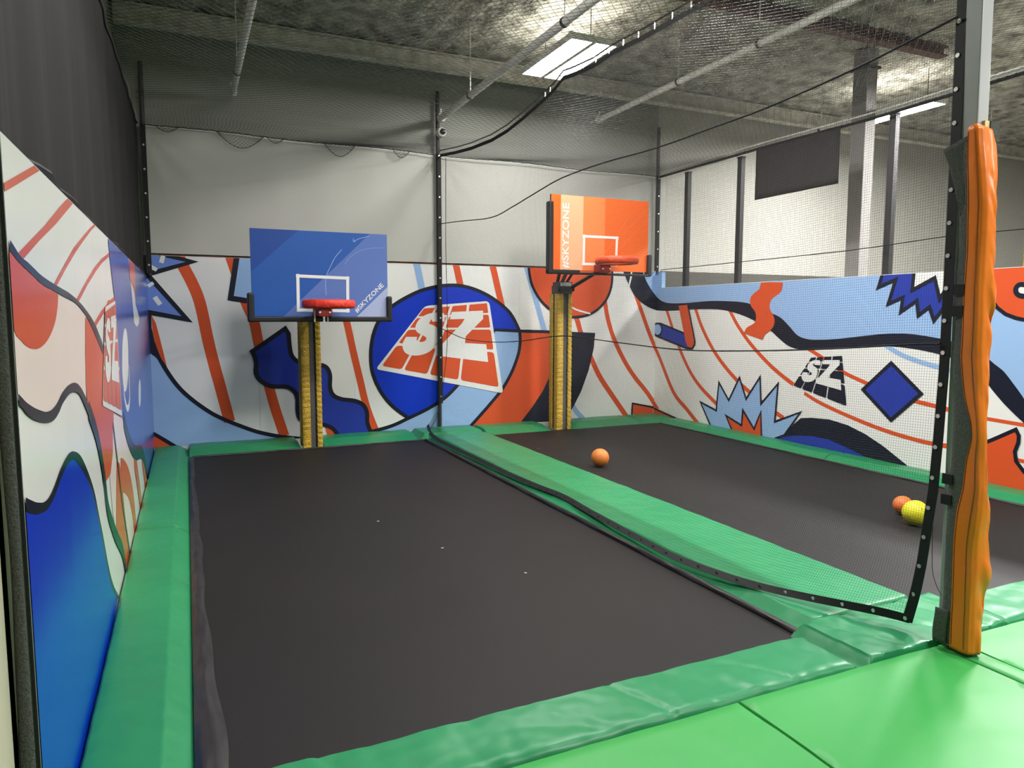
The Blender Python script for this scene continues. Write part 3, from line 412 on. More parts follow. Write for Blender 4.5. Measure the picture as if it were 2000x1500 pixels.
  ('navy',5,[1.778,-0.009,1.769,0.01,1.816,0.037,1.833,0.005]),
  ('navy',5,[1.769,0.01,1.756,0.03,1.8,0.064,1.816,0.037]),
  ('navy',5,[1.756,0.03,1.74,0.048,1.778,0.088,1.8,0.064]),
  ('navy',5,[1.74,0.048,1.719,0.065,1.751,0.11,1.778,0.088]),
  ('navy',5,[1.719,0.065,1.69,0.082,1.715,0.131,1.751,0.11]),
  ('navy',5,[1.69,0.082,1.653,0.099,1.673,0.15,1.715,0.131]),
  ('navy',5,[1.653,0.099,1.613,0.113,1.63,0.165,1.673,0.15]),
  ('navy',5,[1.613,0.113,1.579,0.122,1.588,0.177,1.63,0.165]),
  ('navy',5,[1.579,0.122,1.55,0.124,1.548,0.179,1.588,0.177]),
  ('navy',5,[1.55,0.124,1.519,0.12,1.512,0.174,1.548,0.179]),
  ('navy',5,[1.519,0.12,1.484,0.116,1.484,0.171,1.512,0.174]),
  ('navy',5,[1.484,0.116,1.445,0.12,1.459,0.174,1.484,0.171]),
  ('navy',5,[1.445,0.12,1.408,0.136,1.432,0.185,1.459,0.174]),
  ('navy',5,[1.408,0.136,1.372,0.157,1.403,0.202,1.432,0.185]),
  ('navy',5,[1.372,0.157,1.339,0.182,1.376,0.223,1.403,0.202]),
  ('navy',5,[1.339,0.182,1.313,0.21,1.357,0.243,1.376,0.223]),
  ('navy',5,[1.313,0.21,1.294,0.241,1.345,0.263,1.357,0.243]),
  ('navy',5,[1.294,0.241,1.284,0.273,1.338,0.286,1.345,0.263]),
  ('navy',5,[1.284,0.273,1.279,0.305,1.333,0.313,1.338,0.286]),
  ('navy',5,[1.279,0.305,1.275,0.34,1.329,0.344,1.333,0.313]),
  ('navy',5,[1.275,0.34,1.273,0.381,1.328,0.381,1.329,0.344]),
  ('navy',5,[1.273,0.381,1.275,0.427,1.33,0.425,1.328,0.381]),
  ('navy',5,[1.275,0.427,1.277,0.469,1.332,0.469,1.33,0.425]),
  ('navy',5,[1.277,0.469,1.275,0.503,1.33,0.51,1.332,0.469]),
  ('navy',5,[1.275,0.503,1.27,0.529,1.324,0.542,1.33,0.51]),
  ('navy',5,[1.27,0.529,1.264,0.55,1.316,0.57,1.324,0.542]),
  ('navy',5,[1.264,0.55,1.256,0.566,1.303,0.595,1.316,0.57]),
  ('navy',5,[1.256,0.566,1.244,0.583,1.287,0.618,1.303,0.595]),
  ('navy',5,[1.244,0.583,1.229,0.6,1.267,0.639,1.287,0.618]),
  ('navy',5,[1.229,0.6,1.211,0.615,1.244,0.66,1.267,0.639]),
  ('navy',5,[1.211,0.615,1.19,0.628,1.214,0.678,1.244,0.66]),
  ('navy',5,[1.19,0.628,1.163,0.639,1.177,0.692,1.214,0.678]),
  ('navy',5,[1.163,0.639,1.124,0.645,1.129,0.7,1.177,0.692]),
  ('navy',5,[1.124,0.645,1.074,0.647,1.076,0.702,1.129,0.7]),
  ('navy',5,[1.074,0.647,1.02,0.649,1.025,0.704,1.076,0.702]),
  ('navy',5,[1.02,0.649,0.971,0.656,0.984,0.71,1.025,0.704]),
  ('navy',5,[0.971,0.656,0.931,0.67,0.951,0.721,0.984,0.71]),
  ('navy',5,[0.931,0.67,0.895,0.686,0.922,0.735,0.951,0.721]),
  ('navy',5,[0.895,0.686,0.864,0.706,0.897,0.751,0.922,0.735]),
  ('navy',5,[0.864,0.706,0.837,0.728,0.874,0.769,0.897,0.751]),
  ('navy',5,[0.837,0.728,0.813,0.752,0.856,0.788,0.874,0.769]),
  ('navy',5,[0.813,0.752,0.793,0.78,0.84,0.809,0.856,0.788]),
  ('navy',5,[0.793,0.78,0.777,0.81,0.828,0.832,0.84,0.809]),
  ('navy',5,[0.777,0.81,0.766,0.845,0.82,0.856,0.828,0.832]),
  ('navy',5,[0.766,0.845,0.762,0.883,0.818,0.884,0.82,0.856]),
  ('navy',5,[0.762,0.883,0.765,0.923,0.82,0.918,0.818,0.884]),
  ('navy',5,[0.765,0.923,0.769,0.959,0.824,0.955,0.82,0.918]),
  ('navy',5,[0.769,0.959,0.77,0.988,0.825,0.99,0.824,0.955]),
  ('navy',5,[0.77,0.988,0.767,1.013,0.822,1.021,0.825,0.99]),
  ('navy',5,[0.767,1.013,0.763,1.037,0.817,1.049,0.822,1.021]),
  ('navy',5,[0.763,1.037,0.758,1.058,0.812,1.07,0.817,1.049]),
  ('navy',5,[0.758,1.058,0.755,1.07,0.808,1.088,0.812,1.07]),
  ('navy',5,[0.755,1.07,0.721,1.149,0.79,1.129,0.808,1.088]),
  ('orange',4,[1.689,-0.03,1.644,0.125,1.725,0.088,1.79,-0.022,1.735,-0.03]),
  ('light_blue',2,[6.755,2.32,6.764,2.296,6.785,2.253,6.81,2.207,6.84,2.155,6.875,2.103,6.912,2.053,6.954,2.006,7,1.959,7.03,1.932,7.03,2.32]),
  ('navy',3,[6.755,2.32,6.764,2.296,6.785,2.253,6.81,2.207,6.84,2.155,6.875,2.103,6.912,2.053,6.954,2.006,7,1.959,7.03,1.932,7.03,1.702,6.992,1.71,6.927,1.73,6.862,1.755,6.799,1.786,6.742,1.819,6.692,1.856,6.647,1.896,6.605,1.941,6.565,1.99,6.525,2.047,6.487,2.111,6.453,2.174,6.423,2.23,6.399,2.278,6.38,2.32]),
  ('white',4,[6.555,2.32,6.555,2.315,6.554,2.292,6.552,2.263,6.547,2.23,6.539,2.19,6.527,2.144,6.516,2.101,6.509,2.071,6.48,2.078,6.487,2.108,6.498,2.151,6.509,2.197,6.518,2.235,6.522,2.266,6.524,2.293,6.525,2.317,6.525,2.32]),
  ('orange',4,[6.591,-0.03,6.604,0.165,7.011,0.093,7.014,-0.03]),
  ('navy',5,[6.575,-0.03,6.59,0.192,7.03,0.104,7.03,0.073,6.617,0.156,6.605,-0.03]),
 ],
 'right': [
  ('orange',1,[9.7,0.113,9.661,0.08,9.607,0.035,9.559,0.092,9.613,0.138,9.691,0.203,9.7,0.21]),
  ('orange',1,[9.55,0.837,9.509,0.78,9.408,0.632,9.304,0.487,9.205,0.368,9.116,0.287,9.033,0.232,8.954,0.189,8.876,0.142,8.787,0.082,8.692,0.018,8.621,-0.03,8.515,-0.03,8.509,-0.021,8.568,0.019,8.653,0.076,8.748,0.14,8.838,0.201,8.919,0.25,8.996,0.292,9.073,0.343,9.154,0.416,9.248,0.53,9.35,0.672,9.452,0.82,9.543,0.948,9.55,0.957]),
  ('orange',1,[9.7,1.037,9.675,1.005,9.599,0.907,9.55,0.837,9.55,0.957,9.62,1.049,9.687,1.133,9.7,1.149]),
  ('light_blue',2,[9.55,2.055,9.55,1.85,9.504,1.834,9.446,1.821,9.372,1.811,9.275,1.804,9.163,1.802,9.042,1.802,8.921,1.804,8.799,1.807,8.672,1.813,8.546,1.819,8.422,1.822,8.302,1.823,8.183,1.821,8.069,1.818,7.962,1.814,7.863,1.809,7.769,1.802,7.683,1.794,7.604,1.783,7.536,1.768,7.477,1.75,7.421,1.731,7.365,1.712,7.305,1.694,7.245,1.675,7.187,1.657,7.135,1.639,7.09,1.625,7.051,1.613,7.014,1.599,6.976,1.581,6.936,1.556,6.896,1.527,6.856,1.496,6.819,1.467,6.787,1.44,6.757,1.413,6.728,1.388,6.696,1.367,6.663,1.351,6.628,1.339,6.591,1.329,6.551,1.322,6.508,1.317,6.462,1.315,6.412,1.315,6.356,1.317,6.292,1.319,6.222,1.323,6.147,1.329,6.067,1.336,5.979,1.346,5.885,1.358,5.79,1.371,5.701,1.382,5.622,1.391,5.547,1.4,5.476,1.408,5.407,1.413,5.339,1.416,5.274,1.417,5.211,1.417,5.15,1.415,5.092,1.412,5.037,1.406,4.982,1.4,4.927,1.392,4.87,1.385,4.814,1.377,4.756,1.367,4.695,1.353,4.628,1.337,4.557,1.317,4.487,1.295,4.426,1.271,4.376,1.242,4.332,1.21,4.293,1.178,4.259,1.151,4.231,1.132,4.209,1.117,4.188,1.102,4.164,1.081,4.135,1.05,4.103,1.012,4.071,0.973,4.044,0.94,4.023,0.914,4.007,0.893,3.991,0.873,3.973,0.847,3.948,0.813,3.92,0.773,3.894,0.736,3.875,0.711,3.845,2.055]),
  ('light_blue',2,[9.55,2.3,9.7,2.3,9.7,1.932,9.676,1.915,9.612,1.879,9.556,1.852,9.55,1.85]),
  ('navy',3,[9.55,1.85,9.504,1.834,9.446,1.821,9.372,1.811,9.275,1.804,9.163,1.802,9.042,1.802,8.921,1.804,8.799,1.807,8.672,1.813,8.546,1.819,8.422,1.822,8.302,1.823,8.183,1.821,8.069,1.818,7.962,1.814,7.863,1.809,7.769,1.802,7.683,1.794,7.604,1.783,7.536,1.768,7.477,1.75,7.421,1.731,7.365,1.712,7.305,1.694,7.245,1.675,7.187,1.657,7.135,1.639,7.09,1.625,7.051,1.613,7.014,1.599,6.976,1.581,6.936,1.556,6.896,1.527,6.856,1.496,6.819,1.467,6.787,1.44,6.757,1.413,6.728,1.388,6.696,1.367,6.663,1.351,6.628,1.339,6.591,1.329,6.551,1.322,6.508,1.317,6.462,1.315,6.412,1.315,6.356,1.317,6.292,1.319,6.222,1.323,6.147,1.329,6.067,1.336,5.979,1.346,5.885,1.358,5.79,1.371,5.701,1.382,5.622,1.391,5.547,1.4,5.476,1.408,5.407,1.413,5.339,1.416,5.274,1.417,5.211,1.417,5.15,1.415,5.092,1.412,5.037,1.406,4.982,1.4,4.927,1.392,4.87,1.385,4.814,1.377,4.756,1.367,4.695,1.353,4.628,1.337,4.557,1.317,4.487,1.295,4.426,1.271,4.376,1.242,4.332,1.21,4.293,1.178,4.259,1.151,4.231,1.132,4.209,1.117,4.188,1.102,4.164,1.081,4.135,1.05,4.103,1.012,4.071,0.973,4.044,0.94,4.023,0.914,4.007,0.893,3.991,0.873,3.973,0.847,3.948,0.813,3.92,0.773,3.894,0.736,3.875,0.711,3.861,0.499,3.879,0.522,3.905,0.555,3.933,0.589,3.958,0.617,3.976,0.635,3.991,0.647,4.006,0.658,4.027,0.675,4.053,0.697,4.083,0.723,4.115,0.751,4.145,0.778,4.17,0.803,4.192,0.826,4.217,0.852,4.25,0.887,4.292,0.934,4.341,0.992,4.394,1.049,4.45,1.095,4.51,1.128,4.576,1.153,4.642,1.172,4.703,1.19,4.759,1.205,4.812,1.216,4.864,1.226,4.917,1.234,4.972,1.243,5.026,1.25,5.083,1.257,5.141,1.262,5.202,1.267,5.265,1.271,5.331,1.274,5.399,1.275,5.468,1.275,5.54,1.273,5.615,1.269,5.695,1.264,5.78,1.256,5.871,1.245,5.965,1.234,6.061,1.224,6.163,1.213,6.271,1.202,6.373,1.192,6.459,1.185,6.523,1.182,6.572,1.181,6.614,1.183,6.658,1.187,6.705,1.193,6.75,1.201,6.794,1.212,6.837,1.226,6.878,1.244,6.917,1.265,6.955,1.289,6.994,1.313,7.032,1.337,7.068,1.362,7.108,1.388,7.156,1.415,7.214,1.444,7.28,1.473,7.35,1.503,7.423,1.531,7.497,1.558,7.574,1.583,7.654,1.607,7.737,1.628,7.825,1.648,7.917,1.666,8.011,1.682,8.106,1.693,8.202,1.7,8.299,1.703,8.397,1.704,8.498,1.704,8.599,1.704,8.701,1.703,8.806,1.701,8.917,1.699,9.039,1.695,9.17,1.69,9.299,1.686,9.414,1.685,9.509,1.687,9.55,1.688]),
  ('navy',3,[9.7,1.932,9.676,1.915,9.612,1.879,9.556,1.852,9.55,1.85,9.55,1.688,9.592,1.69,9.671,1.697,9.7,1.702]),
  ('orange',4,[9.075,-0.03,9.55,-0.03,9.55,0.051,9.079,-0.023,9.075,-0.03]),
  ('orange',4,[9.55,-0.03,9.7,-0.03,9.7,0.074,9.55,0.051]),
  ('navy',5,[9.55,0.037,9.102,-0.03,8.975,-0.03,8.973,-0.019,9.55,0.067]),
  ('navy',5,[9.7,0.06,9.55,0.037,9.55,0.067,9.7,0.09]),
  ('orange',1,[9.514,1.801,9.498,1.779,9.475,1.748,9.448,1.709,9.416,1.658,9.378,1.593,9.335,1.513,9.289,1.428,9.242,1.346,9.196,1.269,9.149,1.192,9.1,1.116,9.049,1.04,8.994,0.964,8.937,0.887,8.877,0.813,8.816,0.743,8.754,0.681,8.691,0.623,8.624,0.568,8.548,0.513,8.454,0.452,8.345,0.389,8.245,0.333,8.176,0.294,8.147,0.347,8.216,0.386,8.315,0.441,8.422,0.503,8.514,0.563,8.587,0.616,8.652,0.669,8.712,0.724,8.772,0.784,8.831,0.851,8.889,0.924,8.946,0.999,8.999,1.074,9.05,1.149,9.098,1.224,9.145,1.3,9.19,1.377,9.237,1.458,9.283,1.542,9.326,1.622,9.364,1.689,9.398,1.742,9.426,1.783,9.449,1.814,9.466,1.836]),
  ('orange',1,[8.775,1.79,8.765,1.775,8.751,1.753,8.733,1.723,8.709,1.682,8.679,1.628,8.643,1.561,8.601,1.487,8.552,1.412,8.495,1.335,8.432,1.253,8.364,1.172,8.296,1.097,8.227,1.029,8.157,0.966,8.086,0.906,8.013,0.848,7.938,0.792,7.861,0.738,7.784,0.686,7.709,0.639,7.635,0.597,7.562,0.56,7.491,0.525,7.422,0.49,7.353,0.456,7.285,0.424,7.218,0.392,7.15,0.361,7.075,0.33,6.996,0.298,6.925,0.271,6.876,0.252,6.855,0.308,6.904,0.327,6.974,0.354,7.052,0.385,7.126,0.416,7.193,0.446,7.259,0.478,7.327,0.51,7.395,0.544,7.465,0.578,7.535,0.613,7.606,0.65,7.678,0.691,7.752,0.737,7.827,0.787,7.903,0.84,7.976,0.896,8.048,0.952,8.118,1.011,8.186,1.073,8.252,1.138,8.319,1.212,8.385,1.291,8.447,1.371,8.502,1.446,8.549,1.519,8.59,1.59,8.626,1.657,8.657,1.712,8.682,1.754,8.701,1.785,8.715,1.807,8.725,1.822]),
  ('orange',1,[8.038,1.765,8.026,1.75,8.01,1.727,7.988,1.698,7.96,1.663,7.925,1.618,7.884,1.565,7.838,1.506,7.786,1.447,7.728,1.388,7.665,1.326,7.598,1.264,7.527,1.203,7.451,1.143,7.369,1.082,7.289,1.024,7.215,0.974,7.152,0.932,7.096,0.897,7.042,0.865,6.984,0.833,6.917,0.798,6.845,0.762,6.78,0.73,6.735,0.709,6.711,0.758,6.756,0.78,6.821,0.811,6.892,0.847,6.958,0.882,7.014,0.913,7.067,0.944,7.122,0.978,7.184,1.019,7.257,1.069,7.337,1.126,7.417,1.186,7.492,1.246,7.561,1.305,7.627,1.366,7.689,1.427,7.745,1.485,7.795,1.542,7.841,1.598,7.881,1.651,7.916,1.696,7.944,1.732,7.966,1.761,7.982,1.783,7.994,1.798]),
  ('orange',1,[6.552,0.62,6.509,0.603,6.449,0.578,6.375,0.55,6.295,0.523,6.207,0.497,6.109,0.471,6.005,0.445,5.896,0.419,5.781,0.392,5.658,0.365,5.534,0.34,5.415,0.319,5.301,0.301,5.189,0.287,5.082,0.276,4.982,0.267,4.889,0.261,4.802,0.258,4.721,0.257,4.647,0.256,4.576,0.254,4.508,0.253,4.45,0.252,4.41,0.251,4.409,0.296,4.45,0.297,4.507,0.298,4.575,0.299,4.646,0.301,4.721,0.302,4.801,0.303,4.886,0.306,4.978,0.311,5.077,0.32,5.184,0.332,5.295,0.346,5.408,0.363,5.526,0.384,5.649,0.409,5.771,0.436,5.886,0.462,5.994,0.488,6.098,0.515,6.194,0.541,6.281,0.566,6.36,0.593,6.432,0.62,6.493,0.644,6.535,0.661]),
  ('orange',1,[6.583,1.204,6.535,1.184,6.466,1.154,6.392,1.122,6.328,1.094,6.279,1.071,6.236,1.049,6.195,1.028,6.151,1.007,6.106,0.984,6.061,0.961,6.011,0.937,5.952,0.912,5.879,0.887,5.796,0.862,5.711,0.837,5.63,0.813,5.553,0.791,5.477,0.769,5.403,0.748,5.329,0.73,5.257,0.715,5.185,0.702,5.116,0.691,5.049,0.681,4.984,0.672,4.921,0.665,4.862,0.658,4.808,0.652,4.756,0.644,4.707,0.637,4.665,0.631,4.636,0.626,4.629,0.671,4.658,0.675,4.7,0.682,4.75,0.689,4.802,0.696,4.857,0.703,4.916,0.71,4.978,0.717,5.043,0.726,5.109,0.736,5.178,0.747,5.248,0.759,5.319,0.774,5.391,0.792,5.465,0.812,5.54,0.834,5.617,0.856,5.698,0.88,5.783,0.905,5.865,0.93,5.936,0.955,5.993,0.978,6.041,1.001,6.085,1.024,6.131,1.047,6.174,1.069,6.216,1.09,6.259,1.111,6.309,1.135,6.374,1.164,6.448,1.196,6.517,1.225,6.565,1.245]),
  ('orange',1,[4.639,0.633,4.599,0.628,4.542,0.62,4.479,0.612,4.422,0.606,4.376,0.602,4.335,0.6,4.293,0.597,4.241,0.595,4.174,0.592,4.097,0.589,4.021,0.586,3.957,0.583,3.907,0.582,3.865,0.581,3.832,0.58,3.809,0.58,3.808,0.615,3.831,0.615,3.864,0.616,3.906,0.617,3.956,0.618,4.02,0.621,4.096,0.624,4.173,0.627,4.24,0.63,4.291,0.632,4.333,0.635,4.374,0.637,4.418,0.641,4.475,0.647,4.537,0.655,4.594,0.662,4.634,0.667]),
  ('orange',1,[4.726,0.271,4.709,0.272,4.685,0.272,4.655,0.273,4.614,0.272,4.566,0.27,4.509,0.268,4.443,0.265,4.364,0.261,4.263,0.257,4.143,0.252,4.026,0.248,3.934,0.245,3.874,0.244,3.833,0.246,3.805,0.247,3.785,0.248,3.787,0.283,3.807,0.282,3.834,0.28,3.874,0.279,3.934,0.28,4.025,0.283,4.142,0.287,4.261,0.292,4.363,0.296,4.441,0.3,4.508,0.303,4.565,0.305,4.614,0.307,4.654,0.308,4.686,0.307,4.71,0.307,4.727,0.306]),
  ('light_blue',1,[5.478,1.276,5.438,1.256,5.381,1.226,5.316,1.194,5.251,1.167,5.189,1.145,5.127,1.127,5.062,1.11,4.995,1.093,4.921,1.078,4.842,1.063,4.765,1.049,4.7,1.038,4.645,1.029,4.597,1.022,4.559,1.017,4.532,1.014,4.526,1.063,4.553,1.067,4.591,1.072,4.637,1.079,4.691,1.087,4.757,1.098,4.833,1.112,4.911,1.127,4.984,1.142,5.05,1.158,5.113,1.175,5.174,1.193,5.233,1.213,5.295,1.24,5.359,1.271,5.416,1.3,5.455,1.321]),
  ('orange',4,[7.348,2.051,7.155,2.048,6.962,2.035,6.965,2.013,6.968,1.981,6.976,1.947,6.993,1.917,7.025,1.893,7.069,1.872,7.112,1.851,7.144,1.827,7.164,1.801,7.176,1.772,7.18,1.742,7.177,1.71,7.16,1.676,7.131,1.64,7.102,1.603,7.084,1.569,7.08,1.537,7.083,1.507,7.093,1.479,7.11,1.451,7.14,1.423,7.181,1.395,7.222,1.371,7.249,1.354,7.285,1.288,7.463,1.324,7.637,1.369,7.631,1.382,7.622,1.402,7.609,1.423,7.589,1.444,7.555,1.462,7.511,1.479,7.469,1.497,7.439,1.519,7.424,1.546,7.417,1.577,7.419,1.609,7.428,1.64,7.449,1.671,7.481,1.702,7.514,1.733,7.535,1.762,7.543,1.791,7.545,1.819,7.538,1.846,7.523,1.872,7.492,1.898,7.449,1.925,7.406,1.948,7.377,1.964]),
  ('deep_blue',4,[9.55,1.255,9.55,1.478,9.531,1.475,8.778,1.297,8.736,1.282,8.704,1.26,8.685,1.232,8.68,1.202,8.69,1.172,8.713,1.144,8.749,1.123,8.792,1.109,8.841,1.105,8.888,1.11]),
  ('deep_blue',4,[9.55,1.255,9.658,1.278,9.7,1.293,9.7,1.46,9.69,1.466,9.639,1.479,9.585,1.482,9.55,1.478]),
  ('navy',5,[9.654,1.293,9.699,1.308,9.7,1.306,9.7,1.277,9.662,1.264]),
  ('navy',5,[9.7,1.306,9.699,1.308,9.7,1.309]),
  ('navy',5,[9.7,1.443,9.684,1.452,9.695,1.48,9.7,1.477]),
  ('navy',5,[9.684,1.452,9.637,1.464,9.641,1.494,9.695,1.48]),
  ('navy',5,[9.637,1.464,9.585,1.467,9.584,1.497,9.641,1.494]),
  ('navy',5,[9.55,1.463,9.534,1.461,9.529,1.49,9.55,1.493]),
  ('navy',5,[9.585,1.467,9.55,1.463,9.55,1.493,9.584,1.497]),
  ('navy',5,[9.534,1.461,8.782,1.283,8.773,1.312,9.529,1.49]),
  ('navy',5,[8.782,1.283,8.743,1.269,8.729,1.296,8.773,1.312]),
  ('navy',5,[8.743,1.269,8.715,1.249,8.693,1.271,8.729,1.296]),
  ('navy',5,[8.715,1.249,8.699,1.226,8.671,1.238,8.693,1.271]),
  ('navy',5,[8.699,1.226,8.695,1.203,8.664,1.201,8.671,1.238]),
  ('navy',5,[8.695,1.203,8.703,1.179,8.676,1.164,8.664,1.201]),
  ('navy',5,[8.703,1.179,8.723,1.156,8.703,1.133,8.676,1.164]),
  ('navy',5,[8.723,1.156,8.755,1.137,8.742,1.109,8.703,1.133]),
  ('navy',5,[8.755,1.137,8.795,1.124,8.789,1.094,8.742,1.109]),
  ('navy',5,[8.795,1.124,8.84,1.12,8.841,1.09,8.789,1.094]),
  ('navy',5,[8.84,1.12,8.886,1.125,8.891,1.095,8.841,1.09]),
  ('navy',5,[8.886,1.125,9.55,1.27,9.55,1.239,8.891,1.095]),
  ('navy',5,[9.55,1.27,9.654,1.293,9.662,1.264,9.55,1.239]),
  ('light_blue',6,[9.512,1.385,9.516,1.357,9.529,1.331,9.55,1.309,9.55,1.309,9.55,1.454,9.533,1.438,9.518,1.412]),
  ('light_blue',6,[9.55,1.309,9.577,1.293,9.608,1.284,9.642,1.284,9.674,1.291,9.7,1.304,9.7,1.462,9.681,1.473,9.649,1.481,9.615,1.481,9.583,1.474,9.555,1.459,9.55,1.454]),
  ('navy',7,[9.528,1.384,9.531,1.361,9.501,1.352,9.497,1.385]),
  ('navy',7,[9.531,1.361,9.541,1.34,9.516,1.322,9.501,1.352]),
  ('navy',7,[9.541,1.34,9.55,1.33,9.55,1.31,9.54,1.297,9.516,1.322]),
  ('navy',7,[9.55,1.33,9.559,1.321,9.55,1.31]),
  ('navy',7,[9.55,1.31,9.55,1.291,9.54,1.297]),
  ('navy',7,[9.55,1.31,9.559,1.321,9.583,1.307,9.571,1.279,9.55,1.291]),
  ('navy',7,[9.583,1.307,9.611,1.299,9.606,1.269,9.571,1.279]),
  ('navy',7,[9.611,1.299,9.64,1.299,9.643,1.269,9.606,1.269]),
  ('navy',7,[9.64,1.299,9.669,1.305,9.679,1.277,9.643,1.269]),
  ('navy',7,[9.669,1.305,9.694,1.318,9.7,1.31,9.7,1.287,9.679,1.277]),
  ('navy',7,[9.7,1.31,9.694,1.318,9.7,1.323]),
  ('navy',7,[9.7,1.444,9.699,1.445,9.7,1.446]),
  ('navy',7,[9.7,1.446,9.699,1.445,9.675,1.459,9.686,1.487,9.7,1.479]),
  ('navy',7,[9.675,1.459,9.647,1.466,9.651,1.496,9.686,1.487]),
  ('navy',7,[9.647,1.466,9.617,1.466,9.614,1.496,9.651,1.496]),
  ('navy',7,[9.617,1.466,9.589,1.46,9.578,1.488,9.614,1.496]),
  ('navy',7,[9.55,1.466,9.546,1.471,9.55,1.473]),
  ('navy',7,[9.589,1.46,9.564,1.446,9.55,1.466,9.55,1.473,9.578,1.488]),
  ('navy',7,[9.55,1.466,9.55,1.434,9.544,1.428,9.521,1.447,9.546,1.471]),
  ('navy',7,[9.55,1.466,9.564,1.446,9.55,1.434]),
  ('navy',7,[9.544,1.428,9.532,1.407,9.504,1.418,9.521,1.447]),
  ('navy',7,[9.532,1.407,9.528,1.384,9.497,1.385,9.504,1.418]),
  ('orange',6,[9.096,1.762,8.868,1.776,8.703,1.263,8.7,1.181,8.756,1.113,8.842,1.126,8.898,1.202]),
  ('navy',7,[8.882,1.771,8.7,1.247,8.697,1.174,8.753,1.119,8.849,1.13,8.852,1.1,8.742,1.087,8.667,1.162,8.671,1.253,8.854,1.78]),
  ('light_blue',4,[8.262,-0.03,8.265,-0.026,8.514,0.308,8.157,0.223,8.118,0.641,7.899,0.402,7.697,0.746,7.553,0.457,7.304,0.784,7.27,0.422,6.98,0.72,7.011,0.213,6.588,0.392,6.839,0.059,6.991,-0.007,7.014,-0.03]),
  ('navy',5,[8.244,-0.03,8.253,-0.017,8.27,-0.03]),
  ('navy',5,[8.27,-0.03,8.253,-0.017,8.482,0.287,8.545,0.329,8.281,-0.03]),
  ('navy',5,[8.482,0.287,8.144,0.204,8.171,0.242,8.545,0.329]),
  ('navy',5,[8.144,0.204,8.106,0.606,8.129,0.676,8.171,0.242]),
  ('navy',5,[8.106,0.606,7.897,0.377,7.902,0.427,8.129,0.676]),
  ('navy',5,[7.897,0.377,7.698,0.714,7.696,0.777,7.902,0.427]),
  ('navy',5,[7.698,0.714,7.556,0.429,7.551,0.486,7.696,0.777]),
  ('navy',5,[7.556,0.429,7.314,0.748,7.294,0.82,7.551,0.486]),
  ('navy',5,[7.314,0.748,7.282,0.388,7.258,0.456,7.294,0.82]),
  ('navy',5,[7.282,0.388,6.995,0.686,6.965,0.754,7.258,0.456]),
  ('navy',5,[6.995,0.686,7.028,0.189,6.995,0.236,6.965,0.754]),
  ('navy',5,[7.028,0.189,6.618,0.369,6.559,0.415,6.995,0.236]),
  ('navy',5,[6.618,0.369,6.849,0.072,6.829,0.047,6.559,0.415]),
  ('navy',5,[6.849,0.072,7,0.005,6.982,-0.02,6.829,0.047]),
  ('navy',5,[7,0.005,7.035,-0.03,6.993,-0.03,6.982,-0.02]),
  ('orange',6,[7.804,-0.03,7.804,-0.03,7.806,-0.025,7.945,0.176,7.624,0.078,7.605,0.296,7.38,0.063,7.265,0.313,7.239,-0.03]),
  ('navy',7,[7.786,-0.03,7.794,-0.017,7.814,-0.03]),
  ('navy',7,[7.814,-0.03,7.794,-0.017,7.915,0.154,7.976,0.198,7.821,-0.03]),
  ('navy',7,[7.915,0.154,7.61,0.058,7.637,0.098,7.976,0.198]),
  ('navy',7,[7.61,0.058,7.593,0.261,7.618,0.33,7.637,0.098]),
  ('navy',7,[7.593,0.261,7.376,0.037,7.385,0.089,7.618,0.33]),
  ('navy',7,[7.376,0.037,7.272,0.276,7.258,0.349,7.385,0.089]),
  ('navy',7,[7.272,0.276,7.252,-0.03,7.225,-0.03,7.225,-0.03,7.258,0.349]),
  ('navy',2,[5.054,-0.03,7.212,-0.03,7.216,-0.023,6.839,0.059,6.697,0.221,6.584,0.317,6.415,0.346,6.144,0.36,5.885,0.329,5.638,0.26,5.401,0.16,5.065,-0.018,5.054,-0.03]),
  ('deep_blue',3,[7.057,-0.03,6.899,0.022,6.689,0.076,6.403,0.12,6.131,0.114,5.896,0.066,5.575,-0.014,5.547,-0.03]),
  ('deep_blue',4,[5.351,1.092,4.982,0.79,5.318,0.464,5.693,0.767]),
  ('navy',5,[5.35,1.065,5.012,0.789,4.952,0.792,5.352,1.119]),
  ('navy',5,[5.012,0.789,5.32,0.491,5.317,0.438,4.952,0.792]),
  ('navy',5,[5.32,0.491,5.662,0.768,5.723,0.765,5.317,0.438]),
  ('navy',5,[5.662,0.768,5.35,1.065,5.352,1.119,5.723,0.765]),
  ('deep_blue',4,[5.52,2.055,5.559,1.923,5.35,1.999,5.426,1.737,5.253,1.803,5.269,1.65,5.089,1.766,5.064,1.611,4.945,1.699,4.888,1.56,4.794,1.682,4.761,1.575,4.706,1.737,4.532,1.931,4.54,2.055]),
  ('navy',5,[5.541,2.055,5.589,1.891,5.529,1.956,5.5,2.055]),
  ('navy',5,[5.589,1.891,5.38,1.967,5.319,2.031,5.529,1.956]),
  ('navy',5,[5.38,1.967,5.456,1.704,5.395,1.77,5.319,2.031]),
  ('navy',5,[5.456,1.704,5.276,1.773,5.23,1.834,5.395,1.77]),
  ('navy',5,[5.276,1.773,5.293,1.61,5.245,1.689,5.23,1.834]),
  ('navy',5,[5.293,1.61,5.104,1.733,5.074,1.799,5.245,1.689]),
  ('navy',5,[5.104,1.733,5.078,1.576,5.049,1.647,5.074,1.799]),
  ('navy',5,[5.078,1.576,4.954,1.667,4.937,1.73,5.049,1.647]),
  ('navy',5,[4.954,1.667,4.893,1.52,4.883,1.6,4.937,1.73]),
  ('navy',5,[4.893,1.52,4.802,1.639,4.786,1.725,4.883,1.6]),
  ('navy',5,[4.802,1.639,4.762,1.525,4.76,1.625,4.786,1.725]),
  ('navy',5,[4.762,1.525,4.688,1.727,4.723,1.748,4.76,1.625]),
